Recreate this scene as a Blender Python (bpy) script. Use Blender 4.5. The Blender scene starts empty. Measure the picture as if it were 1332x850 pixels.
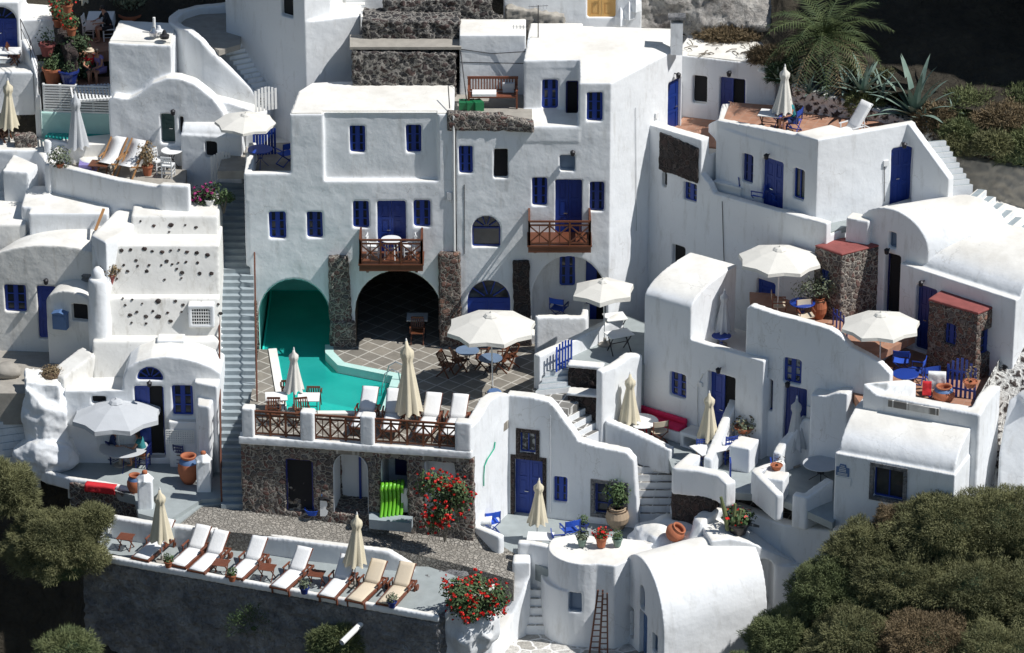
import bpy, bmesh, math, random
from mathutils import Vector, Matrix, noise
random.seed(7)
R = math.radians
PI = math.pi
scene = bpy.context.scene
COL = scene.collection
# ------------------------------------------------------------------ camera
PITCH = R(24); DIST = 150.0; FPX = 5400.0
CAM = Vector((0, -DIST*math.cos(PITCH), DIST*math.sin(PITCH)))
FWD = Vector((0, math.cos(PITCH), -math.sin(PITCH)))
UPV = Vector((0, math.sin(PITCH), math.cos(PITCH)))
cd = bpy.data.cameras.new('camera'); cam = bpy.data.objects.new('camera', cd); COL.objects.link(cam)
cam.location = CAM; cam.rotation_euler = (PI/2-PITCH, 0, 0)
cd.sensor_width = 36; cd.sensor_fit = 'HORIZONTAL'; cd.lens = FPX/1332*36; cd.clip_start = 1; cd.clip_end = 2000
scene.camera = cam
def ray(u, v): return FPX*FWD + Vector((u-666, 0, 0)) - (v-425)*UPV
def G(u, v, z):
    d = ray(u, v); return CAM + d*((z-CAM.z)/d.z)
def V(u, v, y):
    d = ray(u, v); return CAM + d*((y-CAM.y)/d.y)
def zv(v, y): return V(666, v, y).z
def yv(v, z): return G(666, v, z).y
def xy(p): return (p[0], p[1])
# ------------------------------------------------------------------ materials
MATS = {}
def newmat(name):
    m = bpy.data.materials.new(name); m.use_nodes = True
    nt = m.node_tree; b = nt.nodes['Principled BSDF']; return m, nt, b
def N(nt, t, **k):
    n = nt.nodes.new(t)
    for a, v in k.items():
        if a in n.inputs: n.inputs[a].default_value = v
        else: setattr(n, a, v)
    return n
def L(nt, a, b): nt.links.new(a, b)
def pos(nt):
    g = nt.nodes.new('ShaderNodeNewGeometry'); return g.outputs['Position']
def ramp(nt, fac, stops, interp='LINEAR'):
    r = nt.nodes.new('ShaderNodeValToRGB'); r.color_ramp.interpolation = interp
    e = r.color_ramp.elements
    while len(e) < len(stops): e.new(0.5)
    for i, (p, c) in enumerate(stops):
        e[i].position = p; e[i].color = (*c, 1) if len(c) == 3 else c
    L(nt, fac, r.inputs[0]); return r.outputs[0]
def noise_n(nt, scale, detail=4, rough=.55, vec=None, dist=0):
    n = nt.nodes.new('ShaderNodeTexNoise'); n.inputs['Scale'].default_value = scale
    n.inputs['Detail'].default_value = detail; n.inputs['Roughness'].default_value = rough
    n.inputs['Distortion'].default_value = dist
    L(nt, vec if vec else pos(nt), n.inputs['Vector']); return n.outputs['Fac']
def bump(nt, b, h, dist, strength=1.0, prev=None):
    n = nt.nodes.new('ShaderNodeBump'); n.inputs['Distance'].default_value = dist
    n.inputs['Strength'].default_value = strength
    L(nt, h, n.inputs['Height'])
    if prev: L(nt, prev, n.inputs['Normal'])
    L(nt, n.outputs[0], b.inputs['Normal']); return n.outputs[0]
def mixc(nt, fac, a, b, mode='MIX'):
    m = nt.nodes.new('ShaderNodeMix'); m.data_type = 'RGBA'; m.blend_type = mode
    for i, x in ((0, fac), (6, a), (7, b)):
        if isinstance(x, (int, float)): m.inputs[i].default_value = x
        elif isinstance(x, tuple): m.inputs[i].default_value = (*x, 1)
        else: L(nt, x, m.inputs[i])
    return m.outputs[2]
def plaster(name, c0=(.82, .82, .80), c1=(.74, .74, .71), stain=(.50, .48, .43), amt=.35, bs=.035):
    m, nt, b = newmat(name)
    c = mixc(nt, noise_n(nt, .9, 5), c0, c1)
    # rain streaks and lime patches, stretched down the wall
    mp = N(nt, 'ShaderNodeMapping'); L(nt, pos(nt), mp.inputs[0]); mp.inputs['Scale'].default_value = (1.6, 1.6, .35)
    st = noise_n(nt, 1.7, 8, .7, mp.outputs[0])
    f = ramp(nt, st, [(.53, (0, 0, 0)), (.72, (amt, amt, amt))])
    c = mixc(nt, f, c, stain)
    f2 = ramp(nt, noise_n(nt, 11, 3, .6), [(.66, (0, 0, 0)), (.76, (amt*.6,)*3)])
    c = mixc(nt, f2, c, stain)
    # weathered cream top faces, hairline cracks
    ge = nt.nodes.new('ShaderNodeNewGeometry'); sx = nt.nodes.new('ShaderNodeSeparateXYZ'); L(nt, ge.outputs['Normal'], sx.inputs[0])
    tf = ramp(nt, sx.outputs[2], [(.75, (0,)*3), (.95, (1,)*3)])
    topc = mixc(nt, ramp(nt, noise_n(nt, .8, 7, .65), [(.38, (0,)*3), (.68, (1,)*3)]), (.79, .775, .725), (.64, .615, .56))
    c = mixc(nt, tf, c, topc)
    wn = nt.nodes.new('ShaderNodeTexNoise'); wn.inputs['Scale'].default_value = 1.8; wn.inputs['Detail'].default_value = 6; L(nt, pos(nt), wn.inputs['Vector'])
    wa = N(nt, 'ShaderNodeVectorMath', operation='MULTIPLY_ADD'); L(nt, wn.outputs['Color'], wa.inputs[0]); wa.inputs[1].default_value = (1.1, 1.1, 1.1); L(nt, pos(nt), wa.inputs[2])
    cv = N(nt, 'ShaderNodeTexVoronoi', feature='DISTANCE_TO_EDGE'); cv.inputs['Scale'].default_value = .33; L(nt, wa.outputs[0], cv.inputs['Vector'])
    ck = ramp(nt, cv.outputs['Distance'], [(0, (.5,)*3), (.0045, (0,)*3)])
    ckm = mixc(nt, ramp(nt, noise_n(nt, .5, 2), [(.48, (0,)*3), (.56, (1,)*3)]), (0, 0, 0), ck)
    c = mixc(nt, ckm, c, stain)
    L(nt, c, b.inputs['Base Color']); b.inputs['Roughness'].default_value = .9
    p = bump(nt, b, noise_n(nt, 1.3, 3), bs, 1.0)
    p = bump(nt, b, noise_n(nt, 9, 4, .6), .005, 1.0, p)
    return m
MATS['plaster'] = plaster('white_lime_plaster', (.80, .82, .835), (.72, .74, .76), (.42, .41, .38), .45)
MATS['plaster_old'] = plaster('aged_white_plaster', (.80, .79, .76), (.66, .65, .61), (.36, .33, .28), .6)
MATS['roof'] = plaster('white_roof_plaster', (.80, .79, .75), (.70, .68, .62), (.52, .48, .40), .5, .03)
def plain(name, col, rough=.6, metal=0, var=.12, bumpd=0, bscale=20):
    m, nt, b = newmat(name)
    d = tuple(x*(1-var*2.2) for x in col)
    c = mixc(nt, noise_n(nt, 3.0, 5), col, d)
    L(nt, c, b.inputs['Base Color']); b.inputs['Roughness'].default_value = rough; b.inputs['Metallic'].default_value = metal
    if bumpd: bump(nt, b, noise_n(nt, bscale, 4), bumpd)
    return m
MATS['blue'] = plain('blue_gloss_paint', (.010, .042, .27), .42, 0, .12, .003, 30)
MATS['blue_pale'] = plain('weathered_blue_paint', (.10, .19, .38), .6, 0, .15, .004, 30)
MATS['blue_grey'] = plain('grey_blue_paint', (.16, .23, .34), .6, 0, .15, .004, 30)
MATS['blue_dark'] = plain('dark_blue_paint', (.010, .018, .13), .45, 0, .1)
MATS['green_dark'] = plain('dark_green_paint', (.02, .07, .07), .5)
MATS['white_paint'] = plain('white_paint', (.82, .82, .80), .5, 0, .04)
MATS['grey_floor'] = plain('grey_painted_cement', (.36, .40, .40), .8, 0, .16, .006, 6)
MATS['grey_step'] = plain('pale_blue_grey_cement', (.36, .42, .45), .8, 0, .2, .006, 6)
MATS['concrete'] = plain('bare_concrete', (.42, .39, .34), .9, 0, .22, .012, 5)
MATS['wood'] = plain('brown_varnished_wood', (.16, .055, .025), .45, 0, .2, .003, 40)
MATS['wood_red'] = plain('red_brown_teak', (.21, .068, .035), .5, 0, .2, .003, 40)
MATS['wood_light'] = plain('light_pine_wood', (.42, .22, .09), .5, 0, .15, .002, 40)
MATS['wood_grey'] = plain('weathered_grey_wood', (.22, .19, .15), .8, 0, .25, .006, 30)
MATS['canvas'] = plain('off_white_canvas', (.72, .70, .64), .9, 0, .07, .006, 25)
MATS['canvas_cream'] = plain('cream_canvas', (.70, .63, .47), .9, 0, .08, .006, 25)
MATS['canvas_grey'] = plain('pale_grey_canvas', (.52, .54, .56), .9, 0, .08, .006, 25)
MATS['cushion'] = plain('white_cushion_cloth', (.78, .78, .77), .9, 0, .04, .008, 12)
MATS['beige'] = plain('beige_sling_cloth', (.66, .56, .42), .9, 0, .06, .004, 20)
MATS['terracotta'] = plain('terracotta', (.46, .15, .07), .8, 0, .18, .006, 20)
MATS['terracotta_pale'] = plain('pale_terracotta', (.50, .38, .26), .85, 0, .2, .006, 20)
MATS['iron'] = plain('dark_iron', (.03, .03, .035), .5, .5)
MATS['rust'] = plain('rust_brown_iron', (.16, .055, .03), .7, .2, .25, .004, 30)
MATS['steel'] = plain('bright_steel', (.6, .6, .62), .25, .9, .05)
MATS['dark'] = plain('dark_room_interior', (.012, .012, .014), .9)  # near-black colour painted in for the shade inside openings
MATS['red_cloth'] = plain('red_cloth', (.62, .02, .03), .85, 0, .1, .01, 14)
MATS['pink_cloth'] = plain('crimson_cushion_cloth', (.66, .02, .10), .85, 0, .1, .01, 10)
MATS['blue_cloth'] = plain('blue_canvas', (.015, .07, .42), .85, 0, .1, .004, 30)
MATS['skin'] = plain('skin', (.44, .22, .14), .55, 0, .05)
MATS['hair'] = plain('dark_hair', (.02, .013, .01), .6)
MATS['black_cloth'] = plain('black_cloth', (.015, .015, .018), .9)
MATS['lilac_cloth'] = plain('lilac_cloth', (.26, .22, .50), .9)
MATS['teal_cloth'] = plain('teal_cloth', (.03, .22, .24), .9)
MATS['navy_cloth'] = plain('navy_cloth', (.03, .05, .15), .9)
MATS['green_plastic'] = plain('dark_green_plastic', (.01, .16, .06), .4)
MATS['white_plastic'] = plain('white_plastic', (.75, .76, .76), .4, 0, .03)
MATS['teal_paint'] = plain('sea_green_pool_paint', (.42, .92, .84), .7, 0, .1, .006, 6)
MATS['yellow_paint'] = plain('ochre_yellow_paint', (.72, .42, .14), .6, 0, .06)
MATS['black_pot'] = plain('dark_glazed_pot', (.03, .028, .03), .4)
MATS['blue_glaze'] = plain('blue_glazed_pot', (.02, .04, .20), .25)
MATS['pink_flower'] = plain('magenta_petals', (.35, .02, .16), .7)
MATS['red_flower'] = plain('red_petals', (.72, .015, .01), .6)
MATS['soil'] = plain('dry_soil', (.14, .09, .055), 1, 0, .3, .03, 8)
MATS['hose'] = plain('green_hose_rubber', (.02, .42, .26), .4)
MATS['aqua_wall'] = plain('pale_aqua_plaster', (.50, .74, .68), .85, 0, .1, .02, 2)
def leaf(name, a, b_, scale=2.0, tr=.25):
    m, nt, b = newmat(name)
    L(nt, mixc(nt, ramp(nt, noise_n(nt, scale, 4), [(.35, (0,)*3), (.65, (1,)*3)]), a, b_), b.inputs['Base Color'])
    b.inputs['Roughness'].default_value = .75
    return m
MATS['leaf'] = leaf('green_leaves', (.05, .10, .03), (.09, .13, .05))
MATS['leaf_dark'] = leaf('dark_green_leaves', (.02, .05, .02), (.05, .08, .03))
MATS['leaf_olive'] = leaf('grey_olive_leaves', (.10, .13, .08), (.16, .18, .11))
MATS['agave'] = leaf('blue_green_agave', (.12, .19, .16), (.20, .27, .22))
MATS['palm'] = leaf('palm_fronds', (.035, .062, .02), (.08, .105, .032))
MATS['scrub'] = leaf('dry_olive_scrub', (.115, .115, .055), (.20, .185, .10), .7)
MATS['scrub_green'] = leaf('green_scrub', (.07, .10, .04), (.14, .15, .07), .7)
MATS['scrub_dry'] = leaf('brown_dry_scrub', (.17, .12, .07), (.28, .19, .10), .9)
def glass_mat():
    m, nt, b = newmat('dark_window_glass')
    L(nt, mixc(nt, noise_n(nt, 4, 2), (.012, .016, .022), (.05, .06, .075)), b.inputs['Base Color'])
    b.inputs['Roughness'].default_value = .08; b.inputs['Specular IOR Level'].default_value = .5
    return m
MATS['glass'] = glass_mat()
def curtain_mat():
    m, nt, b = newmat('curtained_window_glass')
    L(nt, mixc(nt, ramp(nt, noise_n(nt, 5, 2), [(.45, (0,)*3), (.55, (1,)*3)]), (.03, .035, .04), (.34, .36, .36)), b.inputs['Base Color'])
    b.inputs['Roughness'].default_value = .15; return m
MATS['glass_curtain'] = curtain_mat()
def stone_mat(name, scale, stones, mortar, mw=.08, bd=.09, warp=.25, sq=(1, 1, 1), rnd=1.0):
    m, nt, b = newmat(name)
    p = pos(nt)
    w = nt.nodes.new('ShaderNodeTexNoise'); w.inputs['Scale'].default_value = 3.5; w.inputs['Detail'].default_value = 5; w.inputs['Roughness'].default_value = .65
    L(nt, p, w.inputs['Vector'])
    sub = N(nt, 'ShaderNodeVectorMath', operation='SUBTRACT'); L(nt, w.outputs['Color'], sub.inputs[0]); sub.inputs[1].default_value = (.5, .5, .5)
    sc = N(nt, 'ShaderNodeVectorMath', operation='SCALE'); L(nt, sub.outputs[0], sc.inputs[0]); sc.inputs['Scale'].default_value = warp
    ad = N(nt, 'ShaderNodeVectorMath', operation='ADD'); L(nt, p, ad.inputs[0]); L(nt, sc.outputs[0], ad.inputs[1])
    mp = N(nt, 'ShaderNodeMapping'); L(nt, ad.outputs[0], mp.inputs[0]); mp.inputs['Scale'].default_value = sq
    v1 = N(nt, 'ShaderNodeTexVoronoi', feature='F1'); v2 = N(nt, 'ShaderNodeTexVoronoi', feature='DISTANCE_TO_EDGE')
    for v in (v1, v2):
        v.inputs['Scale'].default_value = scale; v.inputs['Randomness'].default_value = rnd; L(nt, mp.outputs[0], v.inputs['Vector'])
    sep = N(nt, 'ShaderNodeSeparateColor'); L(nt, v1.outputs['Color'], sep.inputs[0])
    c = ramp(nt, sep.outputs[0], [(i/max(1, len(stones)-1), s) for i, s in enumerate(stones)])
    c = mixc(nt, ramp(nt, noise_n(nt, 9, 5, .7), [(.35, (0,)*3), (.7, (.75,)*3)]), c, tuple(x*.45 for x in stones[0]))
    e = ramp(nt, v2.outputs['Distance'], [(mw*.55, (0,)*3), (mw, (1,)*3)])
    c = mixc(nt, e, mortar, c)
    L(nt, c, b.inputs['Base Color']); b.inputs['Roughness'].default_value = .95
    h = ramp(nt, v2.outputs['Distance'], [(0, (0,)*3), (mw*3, (1,)*3)])
    q = bump(nt, b, h, bd)
    bump(nt, b, noise_n(nt, 14, 5, .7), .03, 1, q)
    return m
MATS['stone'] = stone_mat('volcanic_rubble_stone', 5.4, [(.11, .095, .088), (.19, .165, .15), (.22, .11, .09), (.25, .225, .20), (.15, .14, .14)], (.46, .42, .36), .085, .09)
MATS['stone_red'] = stone_mat('red_volcanic_stone', 5.6, [(.12, .085, .075), (.24, .11, .08), (.20, .165, .145), (.16, .13, .12), (.30, .16, .11)], (.38, .34, .29), .075, .09)
MATS['stone_dark'] = stone_mat('dark_lava_stone', 4.0, [(.03, .026, .026), (.07, .045, .04), (.05, .045, .045), (.09, .055, .045)], (.12, .10, .09), .05, .08)
MATS['stone_big'] = stone_mat('grey_black_field_stone', 4.0, [(.045, .045, .05), (.10, .095, .095), (.07, .065, .065), (.15, .10, .09), (.06, .06, .065)], (.33, .31, .28), .12, .13, .5, (.85, .85, 1.15))
MATS['stone_white'] = stone_mat('white_washed_lava_cobble', 3.0, [(.06, .05, .048), (.11, .085, .075), (.08, .075, .075)], (.76, .75, .71), .22, .12, .5)
MATS['cobble'] = stone_mat('grey_pebble_cobble', 7.5, [(.27, .25, .22), (.42, .39, .34), (.34, .32, .28), (.52, .48, .42)], (.22, .20, .17), .05, .04, .15)
MATS['flag'] = stone_mat('broken_marble_flagstones', 1.5, [(.34, .32, .28), (.62, .60, .55), (.72, .70, .66), (.40, .38, .34)], (.74, .73, .70), .06, .02, .2)
MATS['patio_tile'] = None
def tile_mat(name, c0, c1, grout, size, rot, gw=.045):
    m, nt, b = newmat(name)
    mp = N(nt, 'ShaderNodeMapping'); L(nt, pos(nt), mp.inputs[0]); mp.inputs['Rotation'].default_value = (0, 0, rot)
    br = N(nt, 'ShaderNodeTexBrick'); br.offset = 0; L(nt, mp.outputs[0], br.inputs['Vector'])
    br.inputs['Scale'].default_value = 1; br.inputs['Brick Width'].default_value = size; br.inputs['Row Height'].default_value = size
    br.inputs['Mortar Size'].default_value = gw; br.inputs['Mortar Smooth'].default_value = .3
    br.inputs['Color1'].default_value = (*c0, 1); br.inputs['Color2'].default_value = (*c1, 1); br.inputs['Mortar'].default_value = (*grout, 1)
    c = mixc(nt, ramp(nt, noise_n(nt, 2.5, 5), [(.4, (0,)*3), (.75, (.5,)*3)]), br.outputs['Color'], tuple(x*.6 for x in c0))
    L(nt, c, b.inputs['Base Color']); b.inputs['Roughness'].default_value = .75
    bump(nt, b, noise_n(nt, 6, 4), .01)
    return m
MATS['slate'] = tile_mat('slate_paving_white_joints', (.19, .175, .15), (.27, .245, .205), (.50, .48, .43), .62, R(40), .028)
MATS['slate_small'] = tile_mat('slate_step_paving', (.15, .145, .135), (.22, .21, .19), (.62, .61, .58), .5, R(20), .028)
MATS['terra_tile'] = tile_mat('terracotta_floor_tiles', (.36, .18, .11), (.44, .24, .16), (.36, .25, .19), .33, R(20), .012)
MATS['red_roof'] = plain('oxide_red_roof_paint', (.34, .095, .085), .85, 0, .25, .02, 7)
def stucco_dark():
    m, nt, b = newmat('dark_grey_rough_stucco')
    c = mixc(nt, ramp(nt, noise_n(nt, 1.2, 6, .65), [(.3, (0,)*3), (.7, (1,)*3)]), (.13, .14, .16), (.46, .45, .44))
    mp = N(nt, 'ShaderNodeMapping'); L(nt, pos(nt), mp.inputs[0]); mp.inputs['Scale'].default_value = (.5, .5, 4)
    c = mixc(nt, ramp(nt, noise_n(nt, 1.0, 6, .7, mp.outputs[0]), [(.60, (0,)*3), (.72, (.5,)*3)]), c, (.22, .21, .19))
    L(nt, c, b.inputs['Base Color']); b.inputs['Roughness'].default_value = 1
    v = N(nt, 'ShaderNodeTexVoronoi', feature='SMOOTH_F1'); v.inputs['Scale'].default_value = 8; L(nt, pos(nt), v.inputs['Vector'])
    p = bump(nt, b, v.outputs['Distance'], .3)
    bump(nt, b, noise_n(nt, 10, 6, .75), .14, 1, p); return m
MATS['stucco_dark'] = stucco_dark()
def rock_mat(name, a, c_, d):
    m, nt, b = newmat(name)
    c = ramp(nt, noise_n(nt, .7, 8, .65), [(.3, a), (.5, c_), (.7, d)])
    L(nt, c, b.inputs['Base Color']); b.inputs['Roughness'].default_value = 1
    p = bump(nt, b, noise_n(nt, 1.5, 8, .7), .5)
    v = N(nt, 'ShaderNodeTexVoronoi', feature='F1'); v.inputs['Scale'].default_value = 2.5; L(nt, pos(nt), v.inputs['Vector'])
    bump(nt, b, v.outputs['Distance'], .15, 1, p); return m
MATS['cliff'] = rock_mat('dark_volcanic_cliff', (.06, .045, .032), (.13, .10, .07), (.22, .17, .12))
MATS['rock_pale'] = rock_mat('lime_splashed_rock', (.16, .14, .13), (.45, .43, .40), (.72, .70, .66))
MATS['ground'] = rock_mat('dry_hillside_earth', (.03, .026, .018), (.055, .046, .032), (.085, .072, .05))
def water_mat():
    m, nt, b = newmat('pool_water_surface'); out = nt.nodes['Material Output']; nt.nodes.remove(b)
    t = N(nt, 'ShaderNodeBsdfTransparent'); t.inputs[0].default_value = (.55, .95, .93, 1)
    g = N(nt, 'ShaderNodeBsdfGlossy'); g.inputs['Roughness'].default_value = .03; g.inputs['Color'].default_value = (1, 1, 1, 1)
    f = N(nt, 'ShaderNodeFresnel'); f.inputs[0].default_value = 1.33; bp = N(nt, 'ShaderNodeBump'); bp.inputs['Distance'].default_value = .012
    mx = N(nt, 'ShaderNodeMix'); nz = N(nt, 'ShaderNodeTexNoise'); nz.inputs['Scale'].default_value = 3.2; nz.inputs['Detail'].default_value = 4; nz.inputs['Distortion'].default_value = .6; L(nt, pos(nt), nz.inputs['Vector'])
    L(nt, nz.outputs['Fac'], bp.inputs['Height']); L(nt, bp.outputs[0], g.inputs['Normal']); L(nt, bp.outputs[0], f.inputs['Normal'])
    ms = N(nt, 'ShaderNodeMixShader'); df = N(nt, 'ShaderNodeBsdfDiffuse'); L(nt, mixc(nt, ramp(nt, noise_n(nt, .45, 3), [(.35, (0,)*3), (.65, (1,)*3)]), (.02, .46, .42), (.04, .58, .52)), df.inputs[0]); m2 = N(nt, 'ShaderNodeMixShader'); m2.inputs[0].default_value = .55; L(nt, t.outputs[0], m2.inputs[1]); L(nt, df.outputs[0], m2.inputs[2]); L(nt, f.outputs[0], ms.inputs[0]); L(nt, m2.outputs[0], ms.inputs[1]); L(nt, g.outputs[0], ms.inputs[2]); L(nt, ms.outputs[0], out.inputs[0]); nt.nodes.remove(mx)
    return m
MATS['pool_paint'] = plain('turquoise_pool_floor_paint', (.03, .78, .66), .7, 0, .12, .0, 3)
MATS['water'] = water_mat()
def stripe_mat():
    m, nt, b = newmat('lime_green_plastic')
    L(nt, mixc(nt, noise_n(nt, 2, 2), (.08, .42, .02), (.22, .50, .04)), b.inputs['Base Color']); b.inputs['Roughness'].default_value = .35; return m
MATS['lime'] = stripe_mat()
# ------------------------------------------------------------------ object helpers
def link_mesh(name, bm, mat, parent=None, origin=None, smooth=False, label=None):
    o_ = origin if origin is not None else (parent.get('_w') if parent is not None and parent.get('_w') is not None else (0, 0, 0))
    o_ = Vector(o_)
    if parent is not None: o_ = WORG[parent.name]
    bmesh.ops.translate(bm, verts=bm.verts, vec=-o_)
    bmesh.ops.recalc_face_normals(bm, faces=bm.faces)
    me = bpy.data.meshes.new(name); bm.to_mesh(me); bm.free()
    if smooth: me.polygons.foreach_set('use_smooth', [True]*len(me.polygons))
    me.materials.append(MATS[mat] if isinstance(mat, str) else mat)
    o = bpy.data.objects.new(name, me); COL.objects.link(o)
    if parent is not None: o.parent = parent
    else: o.location = o_
    WORG[o.name] = o_
    if label: o['label'] = label
    return o
WORG = {}
def tag(o, label, cat, group=None, kind=None):
    if label: o['label'] = label
    if cat: o['category'] = cat
    if group: o['group'] = group
    if kind: o['kind'] = kind
    return o
def empty(name, loc, label=None, cat=None, group=None):
    o = bpy.data.objects.new(name, None); COL.objects.link(o); o.location = loc; o.empty_display_size = .3
    WORG[o.name] = Vector(loc); tag(o, label, cat, group); return o
def thing_mesh(name, bm, mat, label, cat, group=None, origin=None, smooth=False):
    if origin is None:
        xs = [v.co.x for v in bm.verts]; ys = [v.co.y for v in bm.verts]; zs = [v.co.z for v in bm.verts]
        origin = ((min(xs)+max(xs))/2, (min(ys)+max(ys))/2, min(zs))
    o = link_mesh(name, bm, mat, None, origin, smooth); tag(o, label, cat, group); return o
def structure(name, bm, mat, smooth=False, kind='structure'):
    o = link_mesh(name, bm, mat, None, (0, 0, 0), smooth); o['kind'] = kind; return o
def copy_tree(o, parent=None):
    c = o.copy(); COL.objects.link(c)
    if parent is not None: c.parent = parent
    for ch in list(o.children): copy_tree(ch, c)
    return c
def place(proto, loc, rz=0, label=None, cat=None, group=None, scale=1.0):
    if proto.get('_used'): o = copy_tree(proto)
    else: o = proto; 
    if not proto.get('_used'): proto['_used'] = 1
    o.location = loc; o.rotation_euler = (0, 0, rz)
    o.scale = (scale,)*3 if isinstance(scale, (int, float)) else scale
    if label: o['label'] = label
    if cat: o['category'] = cat
    if group: o['group'] = group
    return o
def new(): return bmesh.new()
def box(bm, c, s, rz=0, mat=None, taper=1.0):
    vs = []
    for dz in (-.5, .5):
        k = taper if dz > 0 else 1
        for dx, dy in ((-.5, -.5), (.5, -.5), (.5, .5), (-.5, .5)):
            p = Vector((dx*s[0]*k, dy*s[1]*k, dz*s[2]))
            if mat is not None: p = mat @ p
            else: p = Matrix.Rotation(rz, 3, 'Z') @ p
            vs.append(bm.verts.new(p+Vector(c)))
    for f in ((3, 2, 1, 0), (4, 5, 6, 7), (0, 1, 5, 4), (1, 2, 6, 5), (2, 3, 7, 6), (3, 0, 4, 7)):
        bm.faces.new([vs[i] for i in f])
    return vs
def bar(bm, a, b, w, h=None, up=Vector((0, 0, 1))):
    a = Vector(a); b = Vector(b); d = b-a; l = d.length
    if l < 1e-6: return
    d.normalize(); h = h or w
    s = d.cross(up)
    if s.length < 1e-4: s = d.cross(Vector((0, 1, 0)))
    s.normalize(); t = s.cross(d)
    M = Matrix((s, d, t)).transposed()
    box(bm, (a+b)/2, (w, l, h), mat=M)
def tube(bm, pts, r, n=6, cap=True):
    pts = [Vector(p) for p in pts]; rings = []
    for i, p in enumerate(pts):
        d = (pts[min(i+1, len(pts)-1)]-pts[max(i-1, 0)]).normalized()
        s = d.cross(Vector((0, 0, 1)))
        if s.length < 1e-3: s = Vector((1, 0, 0))
        s.normalize(); t = d.cross(s)
        rr = r[i] if isinstance(r, (list, tuple)) else r
        rings.append([bm.verts.new(p+rr*(math.cos(a)*s+math.sin(a)*t)) for a in [2*PI*k/n for k in range(n)]])
    for a, b in zip(rings, rings[1:]):
        for k in range(n): bm.faces.new((a[k], a[(k+1) % n], b[(k+1) % n], b[k]))
    if cap: bm.faces.new(rings[0][::-1]); bm.faces.new(rings[-1])
def lathe(bm, prof, c=(0, 0, 0), n=16, cap=True):
    c = Vector(c); rings = []
    for r, z in prof:
        rings.append([bm.verts.new(c+Vector((r*math.cos(2*PI*k/n), r*math.sin(2*PI*k/n), z))) for k in range(n)])
    for a, b in zip(rings, rings[1:]):
        for k in range(n): bm.faces.new((a[k], a[(k+1) % n], b[(k+1) % n], b[k]))
    if cap: bm.faces.new(rings[0][::-1]); bm.faces.new(rings[-1])
def ellipsoid(bm, c, r, n=12, m=8, jit=0):
    c = Vector(c); M = Matrix.Diagonal((r[0], r[1], r[2]))
    res = bmesh.ops.create_uvsphere(bm, u_segments=n, v_segments=m, radius=1)
    for v in res['verts']:
        k = 1 + (jit*noise.noise(v.co*2.1+c) if jit else 0)
        v.co = c + M @ (v.co*k)
def prism(bm, pts, z0, z1):
    n = len(pts)
    za = z0 if isinstance(z0, (list, tuple)) else [z0]*n
    zb = z1 if isinstance(z1, (list, tuple)) else [z1]*n
    lo = [bm.verts.new((p[0], p[1], z)) for p, z in zip(pts, za)]
    hi = [bm.verts.new((p[0], p[1], z)) for p, z in zip(pts, zb)]
    area = sum(pts[i][0]*pts[(i+1) % n][1]-pts[(i+1) % n][0]*pts[i][1] for i in range(n))
    fl = [bm.faces.new(lo[::-1]), bm.faces.new(hi)]
    for i in range(n): fl.append(bm.faces.new((lo[i], lo[(i+1) % n], hi[(i+1) % n], hi[i])))
    if area < 0:
        bmesh.ops.reverse_faces(bm, faces=fl)
def parapet(bm, pts, th, zb, side=1):
    """wall along 3D points (top line, z = top height), thickness th to the left (side 1) of travel, down to zb"""
    P = [Vector(p) for p in pts]; n = len(P); off = []
    for i in range(n):
        d0 = (P[i]-P[i-1]) if i > 0 else (P[1]-P[0]); d1 = (P[i+1]-P[i]) if i < n-1 else d0
        if i == 0: d0 = d1
        d0 = Vector((d0.x, d0.y, 0)).normalized(); d1 = Vector((d1.x, d1.y, 0)).normalized()
        n0 = Vector((-d0.y, d0.x, 0)); n1 = Vector((-d1.y, d1.x, 0)); m = (n0+n1)
        if m.length < 1e-3: m = n0
        m.normalize(); k = min(2.0, 1/max(.4, m.dot(n0)))
        off.append(P[i]+m*th*k*side)
    zs = zb if isinstance(zb, (list, tuple)) else [zb]*n
    rings = []
    for i in range(n):
        a, b = P[i], off[i]
        rings.append([bm.verts.new((a.x, a.y, zs[i])), bm.verts.new((a.x, a.y, a.z)), bm.verts.new((b.x, b.y, a.z)), bm.verts.new((b.x, b.y, zs[i]))])
    for r0, r1 in zip(rings, rings[1:]):
        for k in range(4): bm.faces.new((r0[k], r0[(k+1) % 4], r1[(k+1) % 4], r1[k]))
    bm.faces.new(rings[0][::-1]); bm.faces.new(rings[-1])
    bmesh.ops.recalc_face_normals(bm, faces=bm.faces)
def vault(bm, a, b, axis, rise, zbase, n=36, p=1.0, zs=None):
    """solid segmental vault: gable chord from a to b at height zs, extruded by axis vector, body down to zbase"""
    a = Vector(a); b = Vector(b); ax = Vector((axis[0], axis[1], axis[2] if len(axis) > 2 else 0))
    pr = []
    for i in range(n+1):
        t = i/n; q = a.lerp(b, t)
        ang = PI*t
        hh = math.sin(ang)**p * rise
        tt = .5-.5*math.cos(ang) ; q = a.lerp(b, tt)
        pr.append(Vector((q.x, q.y, q.z+hh)))
    pr = [Vector((a.x, a.y, zbase))]+pr+[Vector((b.x, b.y, zbase))]
    f = [bm.verts.new(q) for q in pr]; g = [bm.verts.new(Vector((q.x+ax.x, q.y+ax.y, q.z+(ax.z if 0 < i < len(pr)-1 else 0)))) for i, q in enumerate(pr)]
    m = len(pr)
    bm.faces.new(f); bm.faces.new(g[::-1])
    for i in range(m): bm.faces.new((f[i], f[(i+1) % m], g[(i+1) % m], g[i]))
    bmesh.ops.recalc_face_normals(bm, faces=bm.faces)
def ev_mesh(o):
    dg = bpy.context.evaluated_depsgraph_get()
    return bpy.data.meshes.new_from_object(o.evaluated_get(dg), depsgraph=dg)
TEX = bpy.data.textures.new('wall_unevenness', 'CLOUDS'); TEX.noise_scale = 1.1; TEX.noise_depth = 2
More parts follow.
